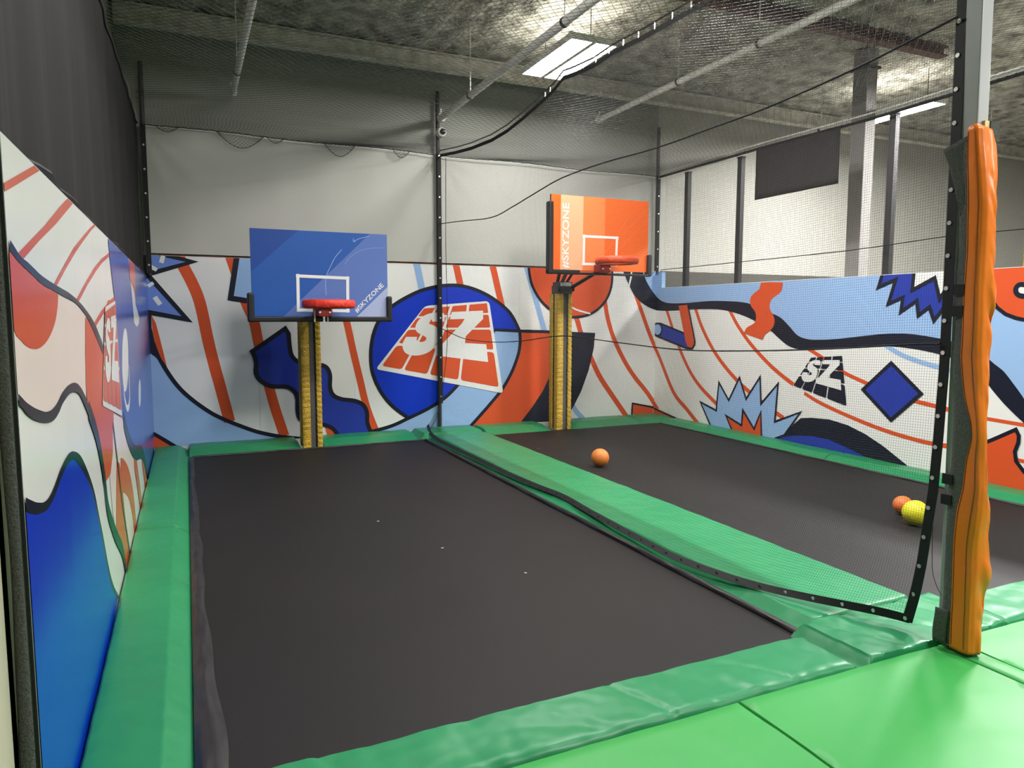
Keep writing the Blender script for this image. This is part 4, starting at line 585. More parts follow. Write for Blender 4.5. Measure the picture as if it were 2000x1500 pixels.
  ('navy',5,[4.688,1.727,4.512,1.923,4.553,1.938,4.723,1.748]),
  ('navy',5,[4.512,1.923,4.52,2.055,4.56,2.055,4.553,1.938]),
  ('white',6,[5.139,2.055,5.147,1.88,4.905,1.997,4.838,1.779,4.749,1.922,4.692,2.053,4.693,2.055]),
  ('navy',7,[5.159,2.055,5.169,1.848,5.125,1.913,5.119,2.055]),
  ('navy',7,[5.169,1.848,4.917,1.969,4.893,2.025,5.125,1.913]),
  ('navy',7,[4.917,1.969,4.844,1.732,4.832,1.827,4.893,2.025]),
  ('navy',7,[4.844,1.732,4.731,1.912,4.767,1.931,4.832,1.827]),
  ('navy',7,[4.731,1.912,4.672,2.049,4.705,2.055,4.713,2.055,4.767,1.931]),
  ('navy',7,[4.705,2.055,4.672,2.049,4.672,2.055]),
  ('orange',4,[4.477,2.055,4.396,1.856,4.26,1.684,4.184,1.625,4.086,1.587,4.021,1.574,3.873,1.568,3.762,1.632,3.79,2.055]),
  ('navy',5,[4.496,2.055,4.411,1.847,4.38,1.864,4.458,2.055]),
  ('navy',5,[4.411,1.847,4.273,1.671,4.248,1.696,4.38,1.864]),
  ('navy',5,[4.273,1.671,4.192,1.609,4.175,1.64,4.248,1.696]),
  ('navy',5,[4.192,1.609,4.091,1.57,4.081,1.604,4.175,1.64]),
  ('navy',5,[4.091,1.57,4.023,1.557,4.019,1.591,4.081,1.604]),
  ('navy',5,[4.023,1.557,3.869,1.551,3.877,1.586,4.019,1.591]),
  ('navy',5,[3.869,1.551,3.743,1.622,3.78,1.642,3.877,1.586]),
  ('navy',5,[3.743,1.622,3.773,2.055,3.808,2.055,3.78,1.642]),
  ('white',6,[4.06,1.793,4.075,1.798,4.089,1.808,4.099,1.821,4.105,1.837,4.107,1.853,4.103,1.869,4.095,1.882,4.083,1.892,4.069,1.896,4.054,1.896,3.917,1.872,3.902,1.867,3.889,1.857,3.88,1.844,3.874,1.829,3.872,1.813,3.875,1.798,3.883,1.785,3.894,1.776,3.908,1.771,3.922,1.771]),
  ('navy',7,[4.055,1.815,4.065,1.819,4.085,1.778,4.065,1.771]),
  ('navy',7,[4.065,1.819,4.073,1.824,4.104,1.792,4.085,1.778]),
  ('navy',7,[4.073,1.824,4.079,1.832,4.119,1.81,4.104,1.792]),
  ('navy',7,[4.079,1.832,4.083,1.842,4.127,1.832,4.119,1.81]),
  ('navy',7,[4.083,1.842,4.084,1.852,4.129,1.855,4.127,1.832]),
  ('navy',7,[4.084,1.852,4.082,1.86,4.124,1.877,4.129,1.855]),
  ('navy',7,[4.082,1.86,4.078,1.867,4.112,1.897,4.124,1.877]),
  ('navy',7,[4.078,1.867,4.072,1.872,4.094,1.912,4.112,1.897]),
  ('navy',7,[4.072,1.872,4.066,1.874,4.073,1.919,4.094,1.912]),
  ('navy',7,[4.066,1.874,4.056,1.874,4.052,1.919,4.073,1.919]),
  ('navy',7,[4.056,1.874,3.922,1.85,3.911,1.894,4.052,1.919]),
  ('navy',7,[3.922,1.85,3.913,1.847,3.891,1.887,3.911,1.894]),
  ('navy',7,[3.913,1.847,3.905,1.841,3.873,1.873,3.891,1.887]),
  ('navy',7,[3.905,1.841,3.899,1.833,3.86,1.855,3.873,1.873]),
  ('navy',7,[3.899,1.833,3.896,1.824,3.852,1.834,3.86,1.855]),
  ('navy',7,[3.896,1.824,3.895,1.814,3.85,1.812,3.852,1.834]),
  ('navy',7,[3.895,1.814,3.897,1.806,3.854,1.79,3.85,1.812]),
  ('navy',7,[3.897,1.806,3.9,1.8,3.865,1.77,3.854,1.79]),
  ('navy',7,[3.9,1.8,3.905,1.795,3.882,1.756,3.865,1.77]),
  ('navy',7,[3.905,1.795,3.912,1.793,3.904,1.748,3.882,1.756]),
  ('navy',7,[3.912,1.793,3.921,1.793,3.924,1.748,3.904,1.748]),
  ('navy',7,[3.921,1.793,4.055,1.815,4.065,1.771,3.924,1.748]),
  ('orange',4,[4.378,-0.03,4.401,0.325,4.236,0.414,4.022,0.55,3.991,0.495,3.992,0.428,4.017,0.34,3.999,0.25,3.923,0.164,3.835,0.107,3.826,-0.03]),
  ('navy',5,[4.383,0.315,4.227,0.399,4.245,0.429,4.419,0.336]),
  ('navy',5,[4.227,0.399,4.028,0.525,4.015,0.574,4.245,0.429]),
  ('navy',5,[4.028,0.525,4.009,0.491,3.974,0.5,4.015,0.574]),
  ('navy',5,[4.009,0.491,4.009,0.431,3.974,0.426,3.974,0.5]),
  ('navy',5,[4.009,0.431,4.035,0.34,3.999,0.339,3.974,0.426]),
  ('navy',5,[4.035,0.34,4.015,0.242,3.983,0.258,3.999,0.339]),
  ('navy',5,[4.015,0.242,3.935,0.151,3.911,0.177,3.983,0.258]),
  ('navy',5,[3.935,0.151,3.852,0.097,3.819,0.117,3.911,0.177]),
  ('navy',5,[3.852,0.097,3.844,-0.03,3.809,-0.03,3.819,0.117]),
  ('navy',5,[4.361,-0.03,4.383,0.315,4.419,0.336,4.396,-0.03]),
 ],
 'left': [
  ('coral',1,[2.25,1.94,2.293,1.952,2.692,2.066,2.781,2.066,2.286,1.927,2.25,1.918]),
  ('coral',1,[2.278,1.743,2.388,1.775,2.83,1.899,3.163,2.002,3.383,2.066,3.53,2.066,3.055,1.928,2.698,1.834,2.443,1.761,2.364,1.737]),
  ('coral',1,[2.896,1.694,2.943,1.71,3.205,1.793,3.495,1.882,3.782,1.952,4.061,2.019,4.278,2.066,4.354,2.066,4.144,2.021,3.824,1.941,3.56,1.873,3.233,1.779,3,1.707,2.967,1.696]),
  ('coral',1,[3.422,1.651,3.489,1.668,3.843,1.758,4.207,1.843,4.56,1.911,4.927,1.966,5.358,2.028,5.343,2,4.915,1.942,4.585,1.89,4.279,1.83,3.887,1.744,3.558,1.662,3.501,1.647]),
  ('coral',1,[4.011,1.545,4.077,1.564,4.418,1.623,4.903,1.687,5.284,1.725,5.323,1.708,4.932,1.663,4.514,1.607,4.139,1.546,4.06,1.527]),
  ('blush',1,[2.25,1.612,2.256,1.769,2.273,1.763,2.381,1.742,2.508,1.724,2.694,1.698,2.892,1.684,3.125,1.669,3.441,1.648,3.726,1.601,4,1.522,4.359,1.394,3.742,1.582,3.653,1.432,3.613,1.283,3.612,1.229,3.585,1.241,3.545,1.258,3.501,1.276,3.46,1.292,3.423,1.303,3.387,1.314,3.351,1.322,3.312,1.329,3.269,1.334,3.224,1.337,3.178,1.338,3.133,1.338,3.089,1.336,3.046,1.333,3.004,1.328,2.965,1.324,2.931,1.318,2.9,1.311,2.87,1.304,2.838,1.299,2.805,1.295,2.771,1.293,2.737,1.291,2.702,1.292,2.669,1.293,2.637,1.296,2.602,1.3,2.564,1.307,2.517,1.316,2.464,1.327,2.413,1.339,2.371,1.35,2.339,1.359,2.314,1.367,2.294,1.375,2.277,1.381,2.263,1.386,2.254,1.39,2.25,1.392]),
  ('orange',2,[3.003,1.673,2.998,1.666,2.992,1.655,2.984,1.642,2.972,1.629,2.957,1.616,2.94,1.601,2.919,1.586,2.894,1.572,2.864,1.559,2.829,1.546,2.793,1.534,2.758,1.525,2.725,1.517,2.692,1.511,2.661,1.506,2.629,1.503,2.598,1.5,2.567,1.499,2.537,1.499,2.508,1.5,2.481,1.502,2.456,1.504,2.43,1.507,2.402,1.512,2.368,1.519,2.33,1.53,2.295,1.539,2.271,1.546,2.25,1.56,2.25,1.75,2.255,1.767,2.273,1.763,2.381,1.742,2.508,1.724,2.694,1.698,2.892,1.684]),
  ('orange',2,[3.721,1.589,3.653,1.432,3.613,1.283,3.643,1.189,3.831,1.037,3.925,1.007,4.023,0.883,4.121,0.74,4.429,0.727,4.618,0.814,4.703,0.968,4.796,1.027,5.425,0.903,5.247,1.693,4.822,1.689,4.374,1.397,4.114,1.519,3.869,1.588]),
  ('navy',3,[2.263,1.796,2.265,1.796,2.266,1.796,2.27,1.795,2.281,1.792,2.302,1.786,2.329,1.778,2.359,1.769,2.388,1.763,2.412,1.759,2.436,1.757,2.462,1.755,2.497,1.751,2.54,1.745,2.591,1.738,2.646,1.73,2.703,1.724,2.761,1.719,2.823,1.714,2.887,1.71,2.956,1.705,3.03,1.701,3.109,1.696,3.189,1.692,3.267,1.686,3.343,1.679,3.418,1.672,3.492,1.663,3.567,1.653,3.645,1.642,3.724,1.629,3.802,1.615,3.875,1.601,3.942,1.587,4.004,1.573,4.064,1.557,4.124,1.54,4.19,1.518,4.259,1.493,4.321,1.469,4.366,1.449,4.387,1.432,4.392,1.417,4.389,1.405,4.387,1.396,4.359,1.394,4.292,1.418,4.197,1.453,4.092,1.49,4,1.522,3.926,1.545,3.859,1.566,3.794,1.584,3.726,1.601,3.656,1.616,3.586,1.628,3.515,1.639,3.441,1.648,3.362,1.656,3.28,1.661,3.199,1.665,3.125,1.669,3.06,1.673,3.002,1.677,2.946,1.681,2.892,1.684,2.84,1.688,2.79,1.69,2.742,1.693,2.694,1.698,2.645,1.703,2.597,1.711,2.55,1.718,2.508,1.724,2.472,1.729,2.44,1.733,2.41,1.737,2.381,1.742,2.351,1.747,2.32,1.753,2.293,1.759,2.273,1.763,2.262,1.766,2.257,1.767,2.257,1.768,2.256,1.769]),
  ('navy',3,[2.25,1.392,2.254,1.39,2.263,1.386,2.277,1.381,2.294,1.375,2.314,1.367,2.339,1.359,2.371,1.35,2.413,1.339,2.464,1.327,2.517,1.316,2.564,1.307,2.602,1.3,2.637,1.296,2.669,1.293,2.702,1.292,2.737,1.291,2.771,1.293,2.805,1.295,2.838,1.299,2.87,1.304,2.9,1.311,2.931,1.318,2.965,1.324,3.004,1.328,3.046,1.333,3.089,1.336,3.133,1.338,3.178,1.338,3.224,1.337,3.269,1.334,3.312,1.329,3.351,1.322,3.387,1.314,3.423,1.303,3.46,1.292,3.501,1.276,3.545,1.258,3.585,1.241,3.612,1.229,3.754,1.125,3.905,1.025,3.842,1.035,3.819,1.05,3.786,1.072,3.748,1.096,3.71,1.118,3.672,1.139,3.633,1.16,3.592,1.18,3.553,1.2,3.516,1.219,3.479,1.237,3.443,1.254,3.408,1.268,3.375,1.278,3.344,1.285,3.313,1.291,3.279,1.295,3.242,1.299,3.202,1.302,3.161,1.303,3.12,1.303,3.076,1.301,3.031,1.296,2.988,1.291,2.951,1.286,2.922,1.28,2.899,1.274,2.878,1.268,2.854,1.264,2.827,1.26,2.8,1.256,2.771,1.254,2.741,1.253,2.709,1.254,2.675,1.257,2.641,1.26,2.608,1.265,2.573,1.27,2.538,1.276,2.503,1.283,2.471,1.29,2.441,1.296,2.412,1.303,2.386,1.311,2.361,1.318,2.338,1.326,2.316,1.335,2.297,1.344,2.28,1.351,2.265,1.356,2.252,1.361,2.25,1.362]),
  ('navy',3,[3.682,1.218,3.725,1.192,3.788,1.155,3.857,1.113,3.916,1.072,3.961,1.034,3.999,0.997,4.032,0.96,4.064,0.922,4.094,0.882,4.121,0.842,4.146,0.801,4.171,0.759,4.191,0.717,4.205,0.679,4.221,0.646,4.251,0.609,4.305,0.563,4.375,0.511,4.455,0.456,4.537,0.403,4.627,0.35,4.728,0.295,4.825,0.242,4.907,0.19,4.967,0.138,5.009,0.088,5.038,0.047,5.058,0.019,4.991,-0.03,4.983,-0.03,4.965,-0.006,4.938,0.032,4.902,0.074,4.853,0.118,4.779,0.164,4.685,0.216,4.583,0.271,4.49,0.326,4.405,0.381,4.323,0.438,4.248,0.493,4.187,0.546,4.145,0.597,4.122,0.644,4.108,0.682,4.092,0.717,4.069,0.754,4.045,0.793,4.021,0.83,3.993,0.866,3.964,0.901,3.934,0.935,3.9,0.967,3.861,1,3.807,1.037,3.742,1.078,3.679,1.115,3.636,1.141]),
  ('blue',2,[2.25,1.073,2.268,1.066,2.293,1.057,2.324,1.047,2.357,1.037,2.392,1.028,2.427,1.021,2.464,1.014,2.501,1.008,2.537,1.004,2.57,1.003,2.602,1.004,2.634,1.006,2.669,1.01,2.705,1.016,2.744,1.024,2.783,1.033,2.824,1.04,2.866,1.047,2.91,1.054,2.953,1.059,2.994,1.062,3.032,1.062,3.068,1.06,3.104,1.055,3.14,1.048,3.175,1.039,3.21,1.027,3.246,1.013,3.286,0.996,3.33,0.976,3.377,0.953,3.425,0.928,3.472,0.903,3.515,0.879,3.559,0.855,3.6,0.83,3.638,0.802,3.673,0.772,3.704,0.739,3.734,0.705,3.765,0.67,3.797,0.634,3.829,0.597,3.862,0.558,3.896,0.517,3.931,0.472,3.966,0.425,4.003,0.377,4.041,0.331,4.078,0.289,4.115,0.248,4.157,0.207,4.205,0.166,4.27,0.12,4.347,0.072,4.419,0.029,4.469,-0.001,4.196,-0.03,2.583,-0.03,2.25,0.197]),
  ('navy',3,[2.25,1.112,2.265,1.106,2.292,1.096,2.327,1.084,2.365,1.071,2.402,1.06,2.438,1.051,2.474,1.042,2.511,1.036,2.546,1.032,2.58,1.031,2.612,1.032,2.644,1.035,2.679,1.04,2.716,1.046,2.755,1.055,2.795,1.064,2.835,1.072,2.878,1.078,2.923,1.084,2.966,1.088,3.005,1.091,3.037,1.092,3.063,1.091,3.09,1.089,3.122,1.084,3.163,1.076,3.208,1.066,3.256,1.053,3.303,1.037,3.348,1.018,3.394,0.995,3.441,0.969,3.488,0.941,3.538,0.91,3.59,0.875,3.64,0.839,3.684,0.802,3.72,0.767,3.75,0.732,3.779,0.695,3.809,0.659,3.842,0.621,3.876,0.583,3.91,0.544,3.944,0.503,3.978,0.459,4.012,0.413,4.047,0.367,4.085,0.323,4.123,0.281,4.162,0.241,4.206,0.202,4.256,0.161,4.323,0.115,4.403,0.066,4.476,0.022,4.527,-0.009,4.469,-0.001,4.419,0.029,4.347,0.072,4.27,0.12,4.205,0.166,4.157,0.207,4.115,0.248,4.078,0.289,4.041,0.331,4.003,0.377,3.966,0.425,3.931,0.472,3.896,0.517,3.862,0.558,3.829,0.597,3.797,0.634,3.765,0.67,3.734,0.705,3.704,0.739,3.673,0.772,3.638,0.802,3.6,0.83,3.559,0.855,3.515,0.879,3.472,0.903,3.425,0.928,3.377,0.953,3.33,0.976,3.286,0.996,3.246,1.013,3.21,1.027,3.175,1.039,3.14,1.048,3.104,1.055,3.068,1.06,3.032,1.062,2.994,1.062,2.953,1.059,2.91,1.054,2.866,1.047,2.824,1.04,2.783,1.033,2.744,1.024,2.705,1.016,2.669,1.01,2.634,1.006,2.602,1.004,2.57,1.003,2.537,1.004,2.501,1.008,2.464,1.014,2.427,1.021,2.392,1.028,2.357,1.037,2.324,1.047,2.293,1.057,2.268,1.066,2.25,1.073]),
  ('left_blue',2,[9.7,-0.03,9.7,2.066,5.005,2.066,5.045,1.952,5.247,1.693,5.297,0.965,5.414,0.885,5.441,0.898,5.668,0.756,6.043,0.598,6.464,0.482,7.119,0.374,7.565,0.193,7.92,-0.03]),
  ('navy',3,[5.474,0.948,5.512,0.923,5.564,0.887,5.626,0.848,5.696,0.81,5.776,0.771,5.867,0.731,5.964,0.691,6.063,0.654,6.157,0.623,6.252,0.595,6.355,0.568,6.475,0.541,6.625,0.516,6.798,0.492,6.975,0.465,7.134,0.433,7.265,0.393,7.379,0.35,7.485,0.301,7.594,0.246,7.717,0.176,7.846,0.094,7.96,0.018,8.033,-0.03,7.816,-0.03,7.781,-0.007,7.655,0.073,7.537,0.14,7.433,0.193,7.332,0.239,7.226,0.28,7.104,0.316,6.954,0.347,6.781,0.373,6.607,0.397,6.452,0.423,6.327,0.451,6.22,0.479,6.121,0.508,6.023,0.541,5.921,0.579,5.82,0.62,5.725,0.662,5.641,0.703,5.565,0.745,5.498,0.787,5.445,0.823,5.408,0.848]),
  ('white',2,[6.665,2.066,6.977,2.066,7.08,2.054,7.47,1.931,7.298,1.703,7.768,1.583,7.666,1.521,7.325,1.495,7.018,1.535,6.864,1.807]),
  ('coral',3,[6.73,2.066,7.37,2.066,7.436,2.026,7.478,1.992,7.503,1.973,7.321,1.734,7.293,1.756,7.263,1.78,7.231,1.8,7.181,1.819,7.081,1.841,6.94,1.866,6.801,1.888,6.704,1.903]),
  ('white',2,[6.123,1.262,6.066,1.197,5.991,1.14,5.905,1.096,5.815,1.068,5.729,1.058,5.653,1.066,5.594,1.089,5.553,1.127,5.535,1.176,5.539,1.233,5.566,1.293,5.614,1.353,5.679,1.408,5.759,1.455,5.846,1.488,5.935,1.505,6.018,1.503,6.087,1.483,6.136,1.445,6.159,1.392,6.155,1.329]),
  ('white',2,[5.63,1.085,5.629,1.074,5.627,1.062,5.628,1.053,5.632,1.045,5.646,1.031,5.67,1.014,5.698,0.997,5.726,0.982,5.752,0.971,5.778,0.961,5.806,0.954,5.834,0.949,5.865,0.947,5.897,0.947,5.929,0.949,5.96,0.955,5.992,0.965,6.025,0.977,6.054,0.992,6.072,1.008,6.082,1.025,6.087,1.046,6.089,1.074,6.091,1.104,6.093,1.136,6.093,1.171,6.092,1.204,6.091,1.227,6.141,1.228,6.142,1.205,6.143,1.172,6.143,1.135,6.141,1.101,6.139,1.07,6.137,1.039,6.129,1.006,6.111,0.975,6.081,0.951,6.046,0.932,6.008,0.917,5.971,0.906,5.935,0.9,5.899,0.897,5.863,0.897,5.828,0.9,5.795,0.905,5.764,0.914,5.733,0.924,5.704,0.937,5.673,0.953,5.642,0.972,5.614,0.993,5.591,1.014,5.578,1.039,5.577,1.064,5.579,1.081,5.58,1.09]),
  ('white',2,[7.452,0.875,7.416,0.841,7.371,0.812,7.319,0.79,7.265,0.777,7.214,0.773,7.168,0.778,7.133,0.792,7.11,0.814,7.101,0.842,7.106,0.874,7.126,0.907,7.159,0.939,7.201,0.968,7.252,0.991,7.305,1.006,7.358,1.012,7.405,1.008,7.443,0.994,7.469,0.972,7.479,0.943,7.473,0.909]),
  ('blush',1,[4.782,1,5.359,0.925,5.477,0.794,5.918,0.601,6.247,0.506,5.937,-0.024,5.373,-0.015,5.026,-0.001,4.88,0.154,4.578,0.346,4.447,0.506,4.399,0.72]),
  ('orange',2,[4.815,0.728,4.988,0.68,5.07,0.61,5.173,0.32,5.394,-0.018,5.022,-0.007,4.88,0.154,4.638,0.314,4.593,0.398]),
  ('navy',3,[4.725,0.981,4.884,0.709,5.054,0.417,5.413,-0.002,5.38,-0.03,5.371,-0.03,5.014,0.387,4.84,0.684,4.682,0.956]),
  ('orange',2,[5.08,0.697,5.123,0.689,5.185,0.676,5.261,0.658,5.341,0.634,5.427,0.605,5.521,0.57,5.616,0.53,5.705,0.484,5.782,0.434,5.851,0.38,5.913,0.323,5.969,0.26,6.019,0.187,6.058,0.11,6.087,0.045,6.106,0.002,6.035,-0.03,5.879,-0.03,5.86,0.015,5.829,0.075,5.795,0.124,5.756,0.168,5.708,0.213,5.654,0.255,5.595,0.294,5.523,0.33,5.439,0.366,5.352,0.398,5.274,0.425,5.205,0.445,5.138,0.461,5.079,0.473,5.035,0.482]),
  ('orange',2,[6.324,0.585,6.369,0.54,6.435,0.476,6.509,0.402,6.581,0.327,6.654,0.247,6.731,0.161,6.8,0.082,6.848,0.028,6.782,-0.03,6.632,-0.03,6.581,0.028,6.506,0.114,6.435,0.19,6.367,0.261,6.294,0.334,6.229,0.398,6.183,0.443]),
  ('orange',2,[7.301,0.4,7.337,0.366,7.388,0.317,7.446,0.258,7.501,0.198,7.554,0.133,7.607,0.062,7.653,-0.001,7.674,-0.03,7.426,-0.03,7.396,0.01,7.35,0.068,7.302,0.12,7.248,0.174,7.198,0.222,7.162,0.256]),
 ],
 'back_logo': [
  ('white',6,[3.039,1.694,3.059,1.715,3.083,1.73,3.109,1.74,3.138,1.745,3.991,1.813,4.021,1.811,4.043,1.802,4.058,1.784,4.067,1.758,4.275,0.505,4.276,0.478,4.266,0.462,4.247,0.454,4.219,0.457,2.413,0.852,2.39,0.86,2.379,0.872,2.38,0.889,2.393,0.909]),
  ('orange',7,[3.05,1.691,3.054,1.696,3.059,1.699,3.065,1.702,3.071,1.703,3.211,1.715,3.216,1.715,3.219,1.713,3.22,1.71,3.218,1.705,3.165,1.613,3.161,1.608,3.157,1.604,3.151,1.602,3.145,1.601,2.987,1.593,2.981,1.593,2.978,1.595,2.978,1.598,2.981,1.603]),
  ('orange',7,[2.938,1.547,2.946,1.555,2.955,1.561,2.965,1.565,2.976,1.567,3.118,1.574,3.128,1.573,3.134,1.569,3.135,1.563,3.131,1.554,3.072,1.453,3.066,1.444,3.057,1.437,3.048,1.433,3.036,1.432,2.873,1.433,2.864,1.434,2.859,1.437,2.859,1.443,2.864,1.451]),
  ('orange',7,[2.807,1.377,2.818,1.389,2.831,1.398,2.846,1.403,2.862,1.404,3.009,1.404,3.023,1.402,3.031,1.396,3.032,1.387,3.027,1.374,2.944,1.229,2.934,1.217,2.922,1.208,2.908,1.203,2.892,1.203,2.719,1.217,2.705,1.22,2.698,1.226,2.698,1.235,2.705,1.246]),
  ('orange',7,[2.632,1.152,2.647,1.167,2.664,1.177,2.683,1.183,2.704,1.183,2.862,1.17,2.88,1.166,2.89,1.158,2.892,1.145,2.885,1.128,2.746,0.887,2.733,0.87,2.718,0.86,2.7,0.856,2.679,0.858,2.485,0.898,2.468,0.904,2.46,0.913,2.46,0.926,2.469,0.941]),
  ('orange',7,[3.257,1.708,3.261,1.713,3.266,1.717,3.271,1.72,3.278,1.721,3.435,1.734,3.441,1.734,3.444,1.732,3.445,1.728,3.444,1.723,3.409,1.626,3.406,1.621,3.402,1.617,3.397,1.614,3.39,1.613,3.211,1.604,3.205,1.605,3.202,1.606,3.201,1.61,3.204,1.615]),
  ('orange',7,[3.169,1.556,3.176,1.565,3.185,1.572,3.194,1.576,3.206,1.578,3.369,1.586,3.38,1.585,3.386,1.581,3.388,1.574,3.386,1.564,3.346,1.454,3.341,1.444,3.334,1.437,3.324,1.433,3.313,1.431,3.122,1.432,3.112,1.433,3.107,1.437,3.106,1.443,3.11,1.452]),
  ('orange',7,[3.064,1.374,3.074,1.387,3.086,1.396,3.1,1.401,3.117,1.403,3.291,1.402,3.306,1.4,3.315,1.394,3.318,1.384,3.316,1.37,3.256,1.206,3.249,1.192,3.238,1.183,3.225,1.177,3.208,1.177,2.997,1.194,2.983,1.197,2.975,1.204,2.974,1.213,2.979,1.227]),
  ('orange',7,[2.92,1.125,2.933,1.141,2.948,1.153,2.967,1.159,2.988,1.159,3.185,1.143,3.204,1.139,3.216,1.13,3.22,1.116,3.216,1.097,3.113,0.813,3.103,0.795,3.09,0.784,3.073,0.779,3.052,0.78,2.801,0.832,2.783,0.839,2.773,0.849,2.772,0.862,2.779,0.88]),
  ('orange',7,[3.485,1.727,3.488,1.732,3.492,1.736,3.497,1.739,3.504,1.74,3.694,1.757,3.7,1.757,3.704,1.755,3.707,1.751,3.707,1.745,3.693,1.641,3.691,1.635,3.688,1.631,3.684,1.628,3.677,1.627,3.459,1.616,3.453,1.617,3.449,1.619,3.448,1.623,3.449,1.628]),
  ('orange',7,[3.427,1.566,3.432,1.576,3.439,1.583,3.449,1.588,3.46,1.59,3.662,1.6,3.673,1.599,3.681,1.595,3.685,1.587,3.685,1.577,3.669,1.454,3.666,1.443,3.66,1.436,3.651,1.432,3.64,1.43,3.403,1.431,3.392,1.432,3.386,1.437,3.384,1.444,3.386,1.453]),
  ('orange',7,[3.355,1.37,3.363,1.384,3.373,1.394,3.387,1.4,3.403,1.402,3.625,1.401,3.641,1.399,3.651,1.392,3.657,1.381,3.657,1.366,3.632,1.177,3.628,1.162,3.62,1.152,3.607,1.146,3.591,1.145,3.319,1.168,3.304,1.171,3.295,1.178,3.292,1.189,3.294,1.203]),
  ('orange',7,[3.255,1.094,3.264,1.112,3.278,1.124,3.296,1.131,3.317,1.132,3.575,1.11,3.596,1.106,3.61,1.096,3.617,1.081,3.617,1.061,3.573,0.719,3.567,0.7,3.556,0.687,3.54,0.682,3.519,0.683,3.18,0.754,3.161,0.76,3.15,0.771,3.146,0.786,3.15,0.805]),
  ('orange',7,[3.746,1.748,3.748,1.754,3.751,1.759,3.756,1.761,3.762,1.763,4.007,1.784,4.014,1.784,4.019,1.782,4.022,1.778,4.024,1.772,4.041,1.658,4.041,1.653,4.039,1.648,4.035,1.646,4.028,1.644,3.745,1.63,3.739,1.631,3.735,1.633,3.732,1.637,3.732,1.643]),
  ('orange',7,[3.724,1.579,3.727,1.59,3.733,1.597,3.741,1.602,3.753,1.604,4.021,1.617,4.032,1.616,4.041,1.612,4.047,1.605,4.051,1.594,4.072,1.453,4.072,1.442,4.068,1.435,4.061,1.43,4.049,1.429,3.73,1.43,3.719,1.431,3.712,1.436,3.708,1.443,3.708,1.454]),
  ('orange',7,[3.696,1.366,3.7,1.381,3.709,1.392,3.721,1.398,3.738,1.4,4.042,1.399,4.059,1.397,4.072,1.39,4.081,1.379,4.086,1.364,4.12,1.137,4.12,1.121,4.114,1.111,4.103,1.105,4.087,1.105,3.704,1.136,3.688,1.14,3.677,1.147,3.671,1.158,3.671,1.174]),
  ('orange',7,[3.656,1.058,3.662,1.077,3.672,1.091,3.689,1.098,3.71,1.099,4.081,1.068,4.103,1.063,4.12,1.053,4.132,1.038,4.138,1.018,4.203,0.587,4.203,0.567,4.196,0.554,4.182,0.549,4.16,0.55,3.653,0.656,3.632,0.663,3.618,0.674,3.611,0.691,3.611,0.711]),
  ('white',8,[3.355,1.635,3.331,1.641,3.293,1.645,3.24,1.646,3.182,1.641,3.126,1.629,3.073,1.608,3.025,1.579,2.984,1.543,2.955,1.505,2.936,1.466,2.93,1.432,2.935,1.401,2.951,1.376,2.975,1.355,3.009,1.338,3.043,1.322,3.071,1.306,3.09,1.289,3.089,1.269,3.076,1.25,3.055,1.238,3.028,1.231,3,1.232,2.974,1.238,2.957,1.246,2.947,1.258,2.949,1.282,2.955,1.304,2.794,1.305,2.77,1.268,2.746,1.222,2.74,1.182,2.745,1.145,2.759,1.109,2.784,1.079,2.819,1.058,2.864,1.045,2.923,1.04,2.985,1.042,3.042,1.054,3.095,1.073,3.139,1.095,3.177,1.124,3.216,1.167,3.247,1.215,3.266,1.262,3.276,1.307,3.28,1.349,3.276,1.386,3.263,1.415,3.242,1.438,3.213,1.457,3.181,1.471,3.151,1.482,3.126,1.491,3.111,1.501,3.106,1.511,3.112,1.524,3.127,1.537,3.148,1.547,3.168,1.55,3.177,1.534,3.181,1.517,3.361,1.517,3.368,1.583]),
  ('white',8,[3.474,1.655,3.96,1.677,3.96,1.556,3.684,1.302,3.627,1.21,4.01,1.184,4.039,0.92,3.239,1.033,3.26,1.109,3.316,1.187,3.628,1.49,3.671,1.556,3.445,1.55]),
 ],
 'right_logo': [
  ('navy',5,[6.458,1.087,6.456,1.089,6.454,1.091,6.451,1.092,6.448,1.092,6.383,1.099,6.38,1.099,6.379,1.098,6.379,1.096,6.379,1.094,6.403,1.051,6.405,1.048,6.407,1.046,6.409,1.045,6.412,1.045,6.486,1.04,6.488,1.04,6.489,1.041,6.489,1.043,6.488,1.045]),
  ('navy',5,[6.508,1.018,6.504,1.022,6.5,1.025,6.495,1.027,6.49,1.028,6.424,1.032,6.419,1.031,6.417,1.03,6.416,1.027,6.418,1.023,6.444,0.975,6.447,0.971,6.45,0.967,6.455,0.966,6.46,0.965,6.535,0.965,6.54,0.965,6.542,0.967,6.542,0.969,6.54,0.973]),
  ('navy',5,[6.565,0.939,6.56,0.944,6.554,0.948,6.548,0.951,6.54,0.951,6.472,0.952,6.466,0.951,6.462,0.948,6.461,0.944,6.463,0.938,6.5,0.871,6.504,0.865,6.509,0.861,6.516,0.858,6.523,0.858,6.603,0.864,6.609,0.865,6.612,0.868,6.612,0.872,6.609,0.878]),
  ('navy',5,[6.641,0.834,6.634,0.841,6.627,0.846,6.618,0.848,6.609,0.849,6.536,0.843,6.528,0.841,6.523,0.837,6.522,0.831,6.525,0.824,6.584,0.713,6.59,0.706,6.596,0.701,6.604,0.699,6.614,0.7,6.702,0.718,6.71,0.721,6.714,0.725,6.715,0.73,6.711,0.737]),
